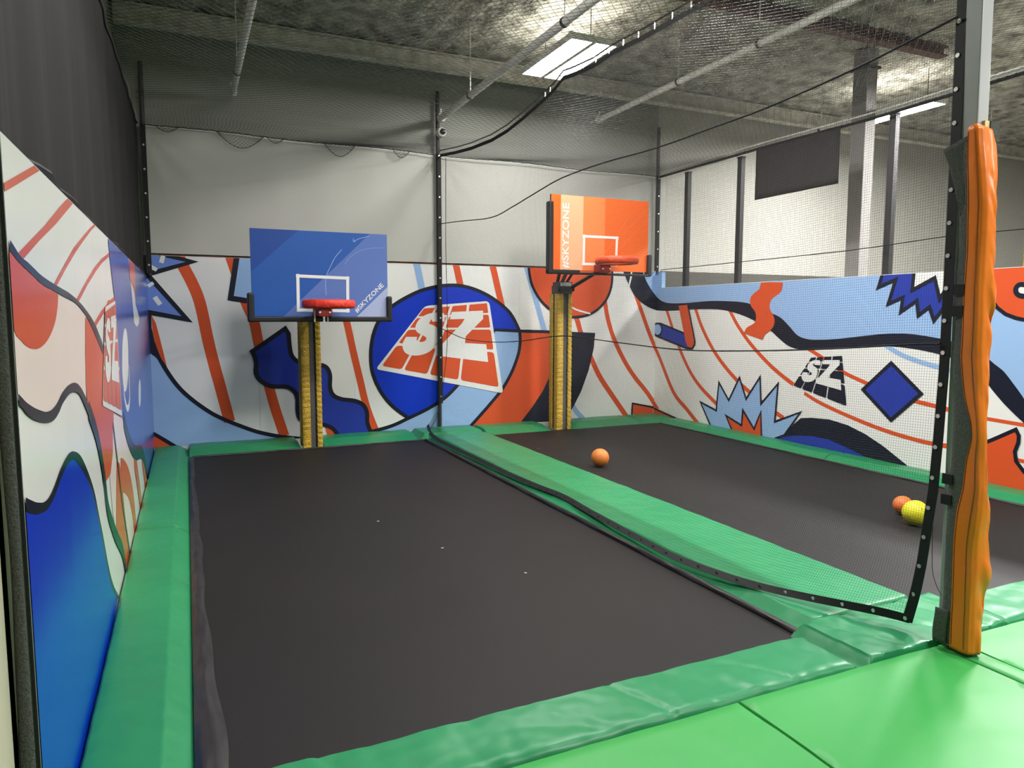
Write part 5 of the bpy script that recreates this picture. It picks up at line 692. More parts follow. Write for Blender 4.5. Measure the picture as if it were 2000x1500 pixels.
  ('navy',5,[6.361,1.096,6.359,1.098,6.357,1.1,6.355,1.101,6.352,1.102,6.278,1.109,6.275,1.109,6.274,1.108,6.273,1.107,6.274,1.104,6.289,1.058,6.29,1.055,6.292,1.053,6.295,1.052,6.298,1.052,6.382,1.047,6.384,1.047,6.386,1.048,6.386,1.049,6.385,1.052]),
  ('navy',5,[6.4,1.024,6.397,1.028,6.393,1.031,6.389,1.033,6.383,1.034,6.307,1.039,6.302,1.038,6.299,1.037,6.298,1.033,6.299,1.029,6.316,0.976,6.319,0.972,6.322,0.968,6.326,0.966,6.332,0.966,6.42,0.965,6.425,0.966,6.427,0.968,6.428,0.971,6.426,0.975]),
  ('navy',5,[6.446,0.938,6.442,0.944,6.437,0.948,6.43,0.951,6.422,0.952,6.341,0.952,6.334,0.951,6.33,0.948,6.328,0.944,6.329,0.937,6.355,0.861,6.358,0.854,6.363,0.85,6.369,0.847,6.377,0.847,6.474,0.854,6.481,0.856,6.485,0.859,6.485,0.863,6.483,0.869]),
  ('navy',5,[6.509,0.822,6.503,0.83,6.496,0.835,6.488,0.838,6.478,0.838,6.387,0.831,6.378,0.829,6.372,0.825,6.37,0.819,6.372,0.81,6.416,0.68,6.42,0.672,6.426,0.667,6.433,0.664,6.443,0.665,6.558,0.688,6.566,0.691,6.571,0.696,6.572,0.702,6.569,0.71]),
  ('navy',5,[6.254,1.106,6.253,1.109,6.251,1.111,6.249,1.112,6.246,1.113,6.156,1.122,6.153,1.122,6.151,1.121,6.15,1.119,6.15,1.116,6.155,1.067,6.156,1.064,6.158,1.062,6.16,1.06,6.163,1.06,6.265,1.054,6.268,1.054,6.27,1.055,6.27,1.057,6.27,1.059]),
  ('navy',5,[6.28,1.03,6.278,1.035,6.274,1.038,6.27,1.04,6.264,1.041,6.17,1.047,6.164,1.046,6.161,1.045,6.159,1.041,6.159,1.036,6.165,0.978,6.166,0.973,6.169,0.97,6.173,0.967,6.178,0.967,6.29,0.966,6.294,0.967,6.297,0.969,6.299,0.972,6.298,0.977]),
  ('navy',5,[6.311,0.937,6.308,0.944,6.303,0.949,6.297,0.951,6.289,0.952,6.185,0.953,6.178,0.952,6.173,0.949,6.17,0.944,6.17,0.937,6.179,0.848,6.181,0.841,6.185,0.836,6.191,0.834,6.199,0.833,6.325,0.843,6.332,0.845,6.337,0.848,6.338,0.853,6.337,0.859]),
  ('navy',5,[6.354,0.809,6.35,0.817,6.344,0.823,6.336,0.826,6.326,0.827,6.206,0.817,6.196,0.815,6.189,0.811,6.186,0.804,6.185,0.795,6.203,0.637,6.205,0.629,6.21,0.623,6.217,0.62,6.227,0.621,6.384,0.653,6.393,0.656,6.398,0.661,6.4,0.668,6.399,0.676]),
  ('navy',5,[6.131,1.118,6.13,1.121,6.129,1.123,6.127,1.124,6.124,1.125,6.007,1.137,6.004,1.137,6.002,1.136,6,1.134,5.999,1.131,5.99,1.077,5.99,1.074,5.991,1.072,5.993,1.071,5.996,1.07,6.131,1.062,6.134,1.062,6.136,1.063,6.137,1.065,6.137,1.068]),
  ('navy',5,[6.14,1.037,6.139,1.042,6.136,1.046,6.132,1.048,6.127,1.049,6,1.057,5.994,1.057,5.99,1.055,5.987,1.051,5.985,1.046,5.974,0.979,5.974,0.974,5.976,0.971,5.98,0.969,5.985,0.968,6.136,0.967,6.141,0.968,6.145,0.97,6.147,0.973,6.147,0.978]),
  ('navy',5,[6.151,0.937,6.15,0.944,6.146,0.949,6.14,0.952,6.132,0.953,5.988,0.954,5.98,0.953,5.974,0.95,5.97,0.945,5.968,0.937,5.95,0.831,5.95,0.824,5.953,0.819,5.958,0.816,5.966,0.816,6.146,0.829,6.153,0.831,6.158,0.834,6.161,0.84,6.161,0.847]),
  ('navy',5,[6.167,0.793,6.165,0.802,6.16,0.808,6.152,0.812,6.142,0.812,5.968,0.799,5.958,0.797,5.95,0.792,5.944,0.785,5.941,0.775,5.909,0.577,5.909,0.568,5.912,0.562,5.919,0.56,5.929,0.56,6.165,0.609,6.175,0.612,6.181,0.617,6.185,0.624,6.185,0.634]),
  ('white',6,[6.314,1.062,6.326,1.064,6.344,1.066,6.368,1.066,6.395,1.064,6.421,1.058,6.446,1.048,6.468,1.034,6.486,1.017,6.499,0.999,6.507,0.98,6.509,0.964,6.506,0.95,6.498,0.939,6.487,0.929,6.471,0.921,6.455,0.914,6.442,0.906,6.433,0.899,6.433,0.889,6.439,0.881,6.449,0.875,6.461,0.872,6.474,0.872,6.486,0.875,6.494,0.878,6.498,0.884,6.498,0.895,6.496,0.905,6.57,0.905,6.58,0.888,6.59,0.867,6.592,0.848,6.589,0.831,6.582,0.815,6.57,0.801,6.554,0.791,6.533,0.785,6.506,0.783,6.477,0.785,6.451,0.79,6.428,0.799,6.408,0.809,6.39,0.822,6.373,0.842,6.359,0.865,6.351,0.887,6.347,0.908,6.346,0.927,6.348,0.944,6.354,0.958,6.364,0.969,6.378,0.977,6.394,0.984,6.408,0.989,6.419,0.993,6.426,0.997,6.429,1.002,6.426,1.009,6.42,1.014,6.41,1.019,6.401,1.021,6.396,1.014,6.394,1.006,6.31,1.006,6.307,1.037]),
  ('white',6,[6.259,1.072,6.029,1.085,6.028,1.028,6.156,0.907,6.183,0.863,6.002,0.852,5.987,0.73,6.361,0.781,6.352,0.816,6.327,0.852,6.185,0.995,6.165,1.026,6.271,1.022]),
 ],
 'left_logo': [
  ('white',4,[4.569,1.617,4.582,1.63,4.597,1.64,4.614,1.647,4.633,1.65,5.203,1.691,5.223,1.69,5.237,1.683,5.246,1.672,5.25,1.655,5.309,0.964,5.308,0.952,5.302,0.945,5.291,0.941,5.276,0.942,4.231,1.128,4.217,1.132,4.209,1.138,4.208,1.146,4.214,1.157]),
  ('orange',5,[4.576,1.615,4.579,1.618,4.582,1.62,4.586,1.621,4.59,1.622,4.683,1.629,4.687,1.629,4.689,1.628,4.689,1.626,4.688,1.623,4.656,1.564,4.654,1.561,4.651,1.558,4.647,1.557,4.643,1.556,4.539,1.552,4.536,1.552,4.534,1.553,4.534,1.555,4.535,1.558]),
  ('orange',5,[4.51,1.523,4.514,1.528,4.52,1.532,4.527,1.534,4.534,1.535,4.627,1.539,4.633,1.539,4.637,1.536,4.638,1.532,4.636,1.527,4.602,1.464,4.598,1.459,4.593,1.455,4.587,1.453,4.579,1.452,4.474,1.453,4.468,1.453,4.465,1.456,4.465,1.459,4.467,1.464]),
  ('orange',5,[4.435,1.42,4.441,1.427,4.449,1.432,4.458,1.435,4.469,1.436,4.563,1.435,4.572,1.434,4.578,1.431,4.579,1.425,4.576,1.417,4.53,1.333,4.525,1.326,4.518,1.321,4.51,1.318,4.499,1.318,4.39,1.326,4.381,1.328,4.377,1.331,4.376,1.336,4.379,1.343]),
  ('orange',5,[4.341,1.289,4.349,1.298,4.358,1.304,4.37,1.307,4.383,1.307,4.483,1.3,4.494,1.297,4.501,1.293,4.503,1.286,4.499,1.276,4.429,1.146,4.422,1.138,4.414,1.133,4.403,1.13,4.391,1.131,4.271,1.152,4.26,1.155,4.254,1.16,4.253,1.166,4.257,1.174]),
  ('orange',5,[4.714,1.625,4.717,1.628,4.72,1.631,4.723,1.632,4.727,1.633,4.832,1.641,4.836,1.641,4.838,1.64,4.839,1.638,4.838,1.634,4.816,1.572,4.814,1.568,4.811,1.566,4.808,1.564,4.804,1.563,4.686,1.558,4.683,1.558,4.68,1.56,4.68,1.562,4.681,1.565]),
  ('orange',5,[4.661,1.528,4.665,1.534,4.67,1.538,4.677,1.54,4.684,1.542,4.791,1.546,4.797,1.546,4.802,1.543,4.803,1.539,4.802,1.533,4.778,1.465,4.774,1.459,4.77,1.455,4.764,1.452,4.757,1.451,4.635,1.452,4.628,1.453,4.625,1.455,4.624,1.459,4.626,1.464]),
  ('orange',5,[4.6,1.417,4.606,1.425,4.613,1.43,4.622,1.434,4.632,1.435,4.744,1.434,4.753,1.433,4.759,1.429,4.761,1.423,4.76,1.415,4.726,1.32,4.722,1.312,4.715,1.307,4.707,1.304,4.697,1.304,4.566,1.313,4.557,1.315,4.551,1.319,4.55,1.324,4.553,1.332]),
  ('orange',5,[4.521,1.274,4.528,1.284,4.537,1.29,4.549,1.293,4.562,1.294,4.684,1.285,4.696,1.283,4.703,1.277,4.706,1.27,4.704,1.26,4.65,1.11,4.645,1.1,4.638,1.095,4.628,1.092,4.616,1.093,4.465,1.118,4.454,1.122,4.448,1.127,4.446,1.134,4.449,1.143]),
  ('orange',5,[4.865,1.636,4.867,1.64,4.87,1.642,4.873,1.644,4.878,1.645,5.004,1.655,5.008,1.655,5.011,1.654,5.012,1.651,5.012,1.647,5.002,1.58,5.001,1.577,4.998,1.574,4.995,1.572,4.991,1.571,4.849,1.565,4.845,1.566,4.843,1.567,4.842,1.569,4.842,1.573]),
  ('orange',5,[4.828,1.534,4.831,1.54,4.836,1.545,4.842,1.547,4.85,1.549,4.981,1.554,4.988,1.554,4.993,1.551,4.995,1.547,4.995,1.54,4.983,1.465,4.981,1.458,4.978,1.454,4.972,1.451,4.965,1.45,4.814,1.451,4.807,1.452,4.803,1.454,4.802,1.459,4.803,1.465]),
  ('orange',5,[4.785,1.415,4.789,1.423,4.796,1.429,4.804,1.433,4.815,1.434,4.955,1.433,4.965,1.432,4.972,1.428,4.975,1.421,4.975,1.412,4.958,1.304,4.955,1.296,4.95,1.29,4.942,1.287,4.932,1.287,4.765,1.299,4.756,1.301,4.75,1.304,4.748,1.31,4.75,1.319]),
  ('orange',5,[4.728,1.258,4.733,1.268,4.741,1.275,4.752,1.278,4.765,1.279,4.922,1.267,4.935,1.265,4.943,1.26,4.948,1.252,4.948,1.241,4.92,1.064,4.916,1.054,4.91,1.048,4.901,1.046,4.889,1.046,4.692,1.08,4.68,1.083,4.673,1.089,4.671,1.096,4.672,1.106]),
  ('orange',5,[5.039,1.649,5.04,1.653,5.042,1.656,5.045,1.658,5.049,1.659,5.212,1.672,5.217,1.672,5.22,1.67,5.222,1.668,5.223,1.664,5.228,1.59,5.228,1.587,5.226,1.584,5.224,1.582,5.22,1.581,5.035,1.573,5.031,1.574,5.029,1.575,5.027,1.578,5.027,1.581]),
  ('orange',5,[5.021,1.541,5.023,1.548,5.027,1.552,5.032,1.556,5.04,1.557,5.213,1.564,5.221,1.564,5.226,1.561,5.23,1.556,5.231,1.55,5.238,1.463,5.238,1.457,5.235,1.453,5.23,1.45,5.223,1.449,5.022,1.45,5.015,1.451,5.01,1.454,5.008,1.458,5.008,1.464]),
  ('orange',5,[4.999,1.412,5.002,1.421,5.008,1.428,5.016,1.431,5.026,1.433,5.217,1.431,5.227,1.43,5.235,1.426,5.24,1.42,5.242,1.411,5.252,1.282,5.251,1.274,5.247,1.268,5.24,1.265,5.231,1.265,5.001,1.282,4.991,1.283,4.985,1.288,4.981,1.294,4.981,1.302]),
  ('orange',5,[4.971,1.239,4.974,1.25,4.981,1.257,4.991,1.261,5.004,1.261,5.225,1.245,5.238,1.243,5.248,1.237,5.254,1.229,5.257,1.218,5.273,1.003,5.272,0.993,5.268,0.987,5.26,0.985,5.248,0.985,4.965,1.033,4.953,1.037,4.945,1.042,4.941,1.05,4.941,1.06]),
  ('white',6,[4.78,1.577,4.764,1.581,4.739,1.584,4.705,1.585,4.666,1.582,4.63,1.574,4.595,1.561,4.565,1.543,4.54,1.521,4.523,1.497,4.513,1.473,4.511,1.452,4.516,1.434,4.528,1.419,4.544,1.406,4.566,1.396,4.589,1.387,4.607,1.377,4.62,1.368,4.62,1.356,4.612,1.345,4.6,1.338,4.583,1.334,4.566,1.335,4.549,1.338,4.538,1.343,4.531,1.35,4.531,1.364,4.534,1.376,4.431,1.377,4.419,1.356,4.407,1.329,4.406,1.306,4.412,1.285,4.423,1.266,4.44,1.249,4.463,1.238,4.491,1.231,4.527,1.228,4.565,1.229,4.6,1.236,4.631,1.246,4.657,1.258,4.68,1.274,4.702,1.298,4.72,1.325,4.731,1.352,4.736,1.378,4.738,1.402,4.735,1.424,4.726,1.442,4.712,1.456,4.692,1.467,4.671,1.476,4.651,1.482,4.635,1.488,4.625,1.494,4.621,1.5,4.625,1.508,4.634,1.516,4.647,1.522,4.66,1.524,4.667,1.514,4.67,1.504,4.786,1.503,4.79,1.544]),
  ('white',6,[4.858,1.59,5.177,1.603,5.172,1.526,4.991,1.375,4.954,1.322,5.188,1.308,5.195,1.167,4.719,1.225,4.731,1.266,4.764,1.31,4.958,1.486,4.986,1.527,4.84,1.524]),
 ],
 'blue': [
  ('board_blue',1,[0.662,1.588,0.662,2.545,2.175,2.545,2.175,1.588]),
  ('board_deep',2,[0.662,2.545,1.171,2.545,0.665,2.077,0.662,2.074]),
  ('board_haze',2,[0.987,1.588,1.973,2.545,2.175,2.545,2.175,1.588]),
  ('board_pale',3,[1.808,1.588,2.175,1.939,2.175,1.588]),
  ('white',4,[1.134,2.059,1.727,2.046,1.726,2.012,1.134,2.025]),
  ('white',4,[1.725,2.049,1.72,1.636,1.686,1.636,1.691,2.049]),
  ('white',4,[1.724,1.638,1.133,1.645,1.133,1.679,1.724,1.672]),
  ('white',4,[1.133,1.643,1.137,2.063,1.171,2.063,1.167,1.643]),
  ('board_line',3,[1.651,2.352,1.636,2.335,1.615,2.311,1.591,2.284,1.571,2.257,1.555,2.229,1.54,2.2,1.526,2.171,1.513,2.145,1.502,2.122,1.492,2.102,1.483,2.083,1.475,2.061,1.469,2.036,1.464,2.008,1.461,1.979,1.459,1.951,1.459,1.919,1.461,1.884,1.464,1.852,1.465,1.831,1.459,1.83,1.458,1.852,1.455,1.883,1.453,1.918,1.453,1.951,1.455,1.98,1.458,2.009,1.463,2.037,1.469,2.063,1.477,2.085,1.486,2.105,1.497,2.125,1.508,2.147,1.521,2.174,1.534,2.203,1.549,2.232,1.566,2.26,1.587,2.288,1.61,2.315,1.632,2.339,1.647,2.356]),
  ('board_line',3,[1.969,2.516,1.95,2.51,1.921,2.503,1.891,2.494,1.864,2.486,1.841,2.476,1.82,2.466,1.801,2.456,1.788,2.45,1.785,2.455,1.798,2.462,1.817,2.471,1.839,2.482,1.862,2.491,1.889,2.5,1.92,2.509,1.948,2.516,1.968,2.521]),
  ('board_line',3,[1.786,2.485,1.784,2.453,1.806,2.449,1.805,2.443,1.778,2.448,1.78,2.485]),
  ('board_line',3,[1.677,2.189,1.687,2.203,1.7,2.223,1.716,2.245,1.735,2.265,1.756,2.284,1.779,2.302,1.804,2.319,1.831,2.335,1.859,2.348,1.887,2.359,1.919,2.369,1.956,2.377,2.004,2.384,2.061,2.388,2.113,2.392,2.15,2.394,2.15,2.391,2.114,2.389,2.061,2.385,2.005,2.381,1.957,2.374,1.92,2.366,1.888,2.356,1.86,2.345,1.832,2.332,1.806,2.317,1.781,2.3,1.758,2.282,1.737,2.263,1.719,2.243,1.702,2.221,1.689,2.201,1.68,2.187]),
 ],
 'orange': [
  ('board_orange',1,[4.345,2.206,4.345,3.17,5.862,3.17,5.862,2.206]),
  ('board_peach',2,[4.482,2.206,4.487,3.17,4.826,3.17,4.817,2.206]),
  ('board_mid',2,[4.817,2.206,4.826,3.17,5.162,3.17,5.156,2.206]),
  ('white',4,[4.818,2.67,5.376,2.671,5.376,2.637,4.818,2.636]),
  ('white',4,[5.369,2.672,5.358,2.287,5.324,2.288,5.335,2.673]),
  ('white',4,[5.367,2.276,4.812,2.272,4.812,2.306,5.367,2.31]),
  ('white',4,[4.818,2.277,4.822,2.674,4.856,2.674,4.852,2.277]),
  ('board_mid',3,[5.146,2.444,5.861,3.084,5.862,3.084,5.862,3.078,5.149,2.44]),
  ('board_mid',3,[5.383,2.503,5.862,2.94,5.862,2.933,5.386,2.499]),
  ('board_mid',3,[5.18,2.455,5.52,2.932,5.524,2.929,5.185,2.452]),
  ('board_mid',3,[5.57,2.256,5.862,2.521,5.862,2.515,5.574,2.252]),
 ],
}
GAP = 0.0012
def print_mesh(name, key, to3d, gloss, parent, label=None):
    mb = MB(); names = []
    count = {}
    for c, layer, flat in MURAL[key]:
        if c not in names: names.append(c)
        count[layer] = count.get(layer, 0)+1            # prints never lie in exactly the same plane
        pts = [to3d(flat[i], flat[i+1], layer*GAP+min(count[layer], 40)*.000025) for i in range(0, len(flat), 2)]
        mb.add(pts, [tuple(range(len(pts)))], names.index(c))
    return mb.build(name, [ink(n, gloss) for n in names], parent, fix=False, label=label)
def mural(loc, boxes, key, to3d, gloss, label, logo_label):
    e = empty('wall_mural', loc, label, 'mural')
    for a, b in boxes: MB().box(a, b).build('panel', ink('light_blue' if key == 'right' and b[2] > 2.2 else 'white', gloss), e)
    print_mesh('mural_print', key, to3d, gloss, e)
    print_mesh('logo_print', key+'_logo', to3d, gloss, e, logo_label)
    return e
bx = np.linspace(LX, RX, 7)
mu = mural((3.3, BY, 0), [((bx[i]+.0008, BY, -.55), (bx[i+1]-.0008, BY+.05, 2.325)) for i in range(6)], 'back', lambda u, v, d: (u, BY-.0005-d, v), 'satin',
      'back wall mural with blue circle, orange stripes and large SZ logo', 'large orange and white SZ grid logo')
ry = np.linspace(2.2, 9.55, 7)
mural((RX, 6, 0), [((RX, ry[i]+.0008, -.55), (RX+.07, ry[i+1]-.0008, 2.06)) for i in range(6)]+[((RX, 9.5516, -.55), (RX+.07, BY, 2.0588)), ((RX, 9.5516, 2.0595), (RX+.07, BY, 2.31))], 'right', lambda u, v, d: (RX-.0005-d, u, v), 'satin',
      'right half wall mural with navy wave, bursts and blue diamond', 'small navy SZ grid logo')
ly = np.linspace(2.25, BY, 7)
mu_l = mural((LX, 6, 0), [((LX-.05, ly[i]+.0008, -.55), (LX, ly[i+1]-.0008, 2.07)) for i in range(6)], 'left', lambda u, v, d: (LX+.0005+d, u, v), 'gloss',
      'glossy left wall mural with blue swell, orange drop and navy waves', 'orange and white SZ grid logo seen at a slant')
MB().box((LX-.009, 2.244, -.55), (LX-.001, 2.2495, 2.075)).build('edge_trim', M_HEM, mu_l)
# torn strip along the top of the back mural
mb = MB(); n = 240
for i in range(n):
    x0 = LX+.02+(RX-LX-.3)*i/n; x1 = LX+.02+(RX-LX-.3)*(i+1)/n
    h = .006+.016*max(0, nz(i*.35, 1.7)+.25)
    mb.box((x0, BY-.004, 2.325), (x1, BY+.045, 2.325+h))
mb.build('trim_1', M_BROWN, kind='structure', label='torn brown edge along the top of the back mural')
# grey felt edge at the near end of the left mural, cream wall in front of it
mb = MB()
def felt_edge(u, v):
    z = -.5+2.62*u
    w0 = LX-.010; w1 = LX-.044-.006*math.sin(z*4.2+.6)-.004*nz(z*3, 3.1)
    a = v*2*math.pi
    return (w0+(w1-w0)*(.5+.5*math.cos(a)), 2.236+.011*math.sin(a), z)
mb.grid(felt_edge, 60, 12)
mb.build('felt_strip', M_FELT, smooth=True, label='grey felt strip down the near edge of the left mural', cat='felt strip')
mb = MB(); mb.box((LX-.09, -1.2, -.7), (LX-.053, 2.215, 2.07)); bevel(mb.build('wall_near', M_CREAM, kind='structure', label='cream wall beside the viewer at the left frame edge'), .004)

# ------------------------------------------------------------------ pale sheet on the back wall above the mural
def sheet(u, v):
    x = LX+.04+(RX-LX-.1)*u; z = 2.35+1.5*v
    w = .010*math.sin(x*2.1+z*1.3)+.008*nz(x*1.4, z*.7)+.012*nz(x*3.2, z*.25, 2)
    for cx in (LX, 3.27, RX):                     # creases fanning out from the tie points
        dx, dz = x-cx, 3.85-z; a = math.atan2(dz, dx); rr = math.hypot(dx, dz)
        w += .012*math.sin(a*14)*math.exp(-rr*1.1)
    return (x, BY+.012+w*.55, z)
MB().grid(sheet, 150, 36).build('fabric_sheet', M_SHEET, smooth=True, fix=False, label='pale grey fabric sheet stretched over the back wall', cat='sheet')

# ------------------------------------------------------------------ black curtain above the left mural
def curtain(u, v):
    y = -1.0+(BY-.08+1.0)*u
    zb = 2.085+.018*math.sin(y*2.3)+.03*max(0, nz(y*1.3, 4.2)); zt = 3.86 if y > 9 else 3.70+.15*max(0, (y-5.5)/4.2)
    zt = interp([(-1, 3.7), (2.2, 3.7), (5.5, 3.66), (8, 3.76), (9.7, 3.85)], y)
    z = zb+(zt-zb)*v
    f = .010*math.sin(y*9+math.sin(z*2)*.8)*(1-v*.7)+.012*nz(y*2.2, z*.5)
    return (LX-.03+f, y, z)
cur = empty('mesh_curtain', (LX-.03, 6, 2.1), 'black mesh curtain hanging above the left mural', 'curtain')
MB().grid(curtain, 220, 24).build('cloth', M_CURTAIN, cur, smooth=True, fix=False)
MB().tube([Vector(curtain(i/60, 0))+Vector((.006, 0, 0)) for i in range(61)], .012, 6).build('hem', M_HEM, cur, smooth=True)
MB().tube([Vector(curtain(i/60, 1))+Vector((.006, 0, 0)) for i in range(61)], .012, 6).build('top_cord', M_HEM, cur, smooth=True)

# ------------------------------------------------------------------ net poles along the walls
def wall_pole(x, y, z0, z1, label, hem_z, side):
    e = empty('net_pole', (x, y, z0), label, 'pole', None)
    MB().tube([(x, y, z0), (x, y, z1)], .028, 12).build('tube', M_DKSTEEL, e, smooth=True)
    MB().box((x+side*.03-.028, y-.036, hem_z[0]), (x+side*.03+.028, y-.030, hem_z[1])).build('net_hem', M_HEM, e)
    z = hem_z[0]+.1; first = None
    while z < hem_z[1]:
        if first is None:
            first = MB().lathe([(.005, 0), (.012, 0), (.012, .004), (.005, .004)], 10, (0, 0, 0), 'y').build('grommet', M_GROM, e)
            first.location = (x+side*.03, y-.041, z)
        else: share(first, 'grommet', (x+side*.03, y-.041, z), None, e)
        z += .28
    return e
wall_pole(LX+.035, BY-.045, 2.08, 4.55, 'dark net pole in the left back corner', (2.1, 3.84), 0)
pole_c = wall_pole(3.27, BY-.045, 0, 4.68, 'dark net pole between the two courts at the back wall', (0.35, 3.83), .3)
wall_pole(RX-.045, BY-.045, 2.33, 4.6, 'dark net pole in the right back corner', (2.3, 3.83), 0)
# dome camera on the middle pole
e = empty('security_camera', (3.27, BY-.11, 4.11), 'small white dome security camera on the middle net pole', 'camera')
MB().lathe([(.02, -.07), (.058, -.055), (.07, -.02), (.07, .02), (.05, .045), (.02, .05)], 20, (3.29, BY-.13, 4.11), 'y').build('shell', M_WHITE, e, smooth=True)
MB().lathe([(.006, -.105), (.03, -.1), (.04, -.08), (.042, -.06), (.02, -.055)], 16, (3.295, BY-.13, 4.112), 'y').build('lens', M_DARKGLASS, e, smooth=True)
MB().box((3.285, BY-.10, 4.05), (3.30, BY-.07, 4.17)).build('bracket', M_WHITE, e)

# ------------------------------------------------------------------ nets
CABLE = [(9.66, 3.835), (9.012, 3.746), (8.458, 3.683), (7.804, 3.639), (7.369, 3.643), (6.973, 3.678), (6.499, 3.735), (6.23, 3.782), (6.078, 3.832), (5.883, 3.806), (5.523, 3.776), (5.198, 3.785), (4.764, 3.758), (4.103, 3.744), (2.24, 3.80)]
DX = 3.30
LEFTZ = [(2.2, 3.7), (5.5, 3.66), (8, 3.76), (9.7, 3.85)]
RIGHTZ = [(2.2, 3.82), (4.1, 3.81), (5.8, 3.79), (7.3, 3.82), (9.7, 3.83)]
BACKZ = lambda x: 3.835+.012*math.sin(x*6)+.008*math.sin(x*17)
def roof_net(name, xa, xb, za, zb, label, sp, r, parent_loc):
    e = empty(name, parent_loc, label, 'net', 'ceiling nets')
    y0, y1 = 2.2, BY-.06
    def surf(X, Y):
        s = np.clip((X-xa)/(xb-xa), 0, 1)
        A = np.interp(Y, [t[0] for t in sorted(za)], [t[1] for t in sorted(za)])
        B = np.interp(Y, [t[0] for t in sorted(zb)], [t[1] for t in sorted(zb)])
        t = np.clip((Y-y0)/(y1-y0), 0, 1)
        return A*(1-s)+B*s - .10*np.sin(np.pi*s)*np.sin(np.pi*t**1.5) + .01*np.sin(3*X+2*Y)
    paths = []
    for sgn in (1, -1):
        c0 = (y0-sgn*xb) if sgn == 1 else (y0+xa); c1 = (y1-sgn*xa) if sgn == 1 else (y1+xb)
        c = c0+sp
        while c < c1:
            # line Y = sgn*X*k + c, k slightly stretched diamonds
            lo, hi = xa, xb
            if sgn == 1: lo, hi = max(xa, y0-c), min(xb, y1-c)
            else: lo, hi = max(xa, c-y1), min(xb, c-y0)
            if hi-lo > .02:
                X = np.linspace(lo, hi, 36); Y = c+sgn*X
                Xw = X+.012*np.sin(Y*5); Z = surf(X, Y)
                paths.append(np.stack([Xw, Y, Z], 1))
            c += sp*math.sqrt(2)
    strands('net_mesh', np.array(paths), r, M_STRAND, e, kind='stuff')
    # border twine at the back wall with slack loops hanging under it
    n = 120
    MB().tube([(xa+(xb-xa)*i/n, y1, float(surf(xa+(xb-xa)*i/n, y1))-.006+.008*nz(i*.5, 2)) for i in range(n+1)], .006, 5).build('border_twine', M_STRAND, e)
    return e
net1 = roof_net('ceiling_net', LX, DX, LEFTZ, CABLE, 'diamond mesh ceiling net over the left court', .055, .0016, (1.4, 6, 3.8))
net2 = roof_net('ceiling_net', DX, RX-.02, CABLE, RIGHTZ, 'diamond mesh ceiling net over the right court around the bright lamp', .055, .0015, (5.2, 6, 3.8))
# slack net scallops hanging on the back wall
def scallop(x0, x1, drop):
    P = []
    for s in (1, -1):
        k = int((x1-x0)/.045)
        for i in range(-6, k+6):
            a = x0+i*.045; pts = []
            for j in range(10):
                t = j/9; x = a+s*.16*t*drop/.16
                f = (x-x0)/(x1-x0)
                dep = drop*math.sin(math.pi*min(max(f, 0), 1))
                z = 3.835-t*dep
                pts.append((min(max(x, x0), x1), BY-.07-.01*math.sin(t*3), z))
            P.append(pts)
    strands('slack_loop', np.array(P), .0016, M_STRAND, net1)
    MB().tube([(x0+(x1-x0)*i/14, BY-.078, 3.835-drop*math.sin(math.pi*i/14)) for i in range(15)], .004, 5).build('slack_edge', M_STRAND, net1)
scallop(.42, .98, .17); scallop(1.70, 2.12, .16); scallop(2.62, 2.86, .10); scallop(1.0, 1.22, .07); scallop(-.25, 0, .06)

# divider net between the courts: fine mesh, black hems with grommets, top cable
HEMX = [(9.64, 3.08), (9.2, 2.95), (8.68, 2.885), (7.8, 2.905), (6.34, 2.915), (5.7, 2.94), (5.38, 2.97), (5.0, 2.94), (4.47, 2.915), (3.63, 2.885), (3.03, 2.96), (2.65, 3.11), (2.24, 3.31)]
HEMZ = [(9.64, .03), (9.2, .0), (8.68, -.01), (7.8, -.015), (6.34, -.015), (5.7, -.005), (5.38, .0), (5.0, -.005), (4.47, -.01), (3.63, -.012), (3.03, .01), (2.65, .03), (2.24, .055)]
EDGE = [(3.9, 2.245), (3.043, 2.236), (2.4, 2.224), (1.837, 2.216), (1.353, 2.211), (1.0, 2.22), (.75, 2.23), (.566, 2.25), (.379, 2.268), (.211, 2.291), (.051, 2.323)]
YB = 9.64
def ip(tab, v):
    t = sorted(tab); return np.interp(v, [a for a, _ in t], [b for _, b in t])
def smooth_tab(tab, n=160):
    t = sorted(tab); xs = np.linspace(t[0][0], t[-1][0], n); ys = np.interp(xs, [a for a, _ in t], [b for _, b in t])
    k = np.ones(9)/9; yp = np.pad(ys, 4, mode='edge'); return list(zip(xs, np.convolve(yp, k, 'valid')))
HEMX = smooth_tab(HEMX); HEMZ = smooth_tab(HEMZ)
def net_point(s, v):
    """s 0..1 from the back wall to the free edge, v 0..1 from the bottom hem to the cable"""
    s = np.asarray(s, float); v = np.asarray(v, float)
    y0 = YB+(2.24-YB)*s
    zb, xb, zt = ip(HEMZ, y0), ip(HEMX, y0), ip(CABLE, y0)
    z = zb+(zt-zb)*v
    y = YB+(ip(EDGE, z)-YB)*s
    d = np.clip(1-(z-zb)/.55, 0, 1)
    x = DX+(xb-DX)*d**2*(3-2*d)**.5/1.0*np.where(d > 0, 1, 0)/(1.0) * (1/np.maximum((3-2*d)**.5, 1e-6))
    x = x+.012*np.sin(y*1.7+z*.8)*np.clip(v*6, 0, 1)*np.clip((1-v)*6, 0, 1)*np.clip(s*8, 0, 1)
    return np.stack(np.broadcast_arrays(x, y, z), -1)
dn = empty('divider_net', (DX, 6, 0), 'fine black divider net hanging between the two courts', 'net')
CELL = .0135
nv_ = int((YB-2.24)/CELL); nh_ = int(3.8/CELL)
vv = np.unique(np.concatenate([np.linspace(0, .16, 7), np.linspace(.16, 1, 9)]))
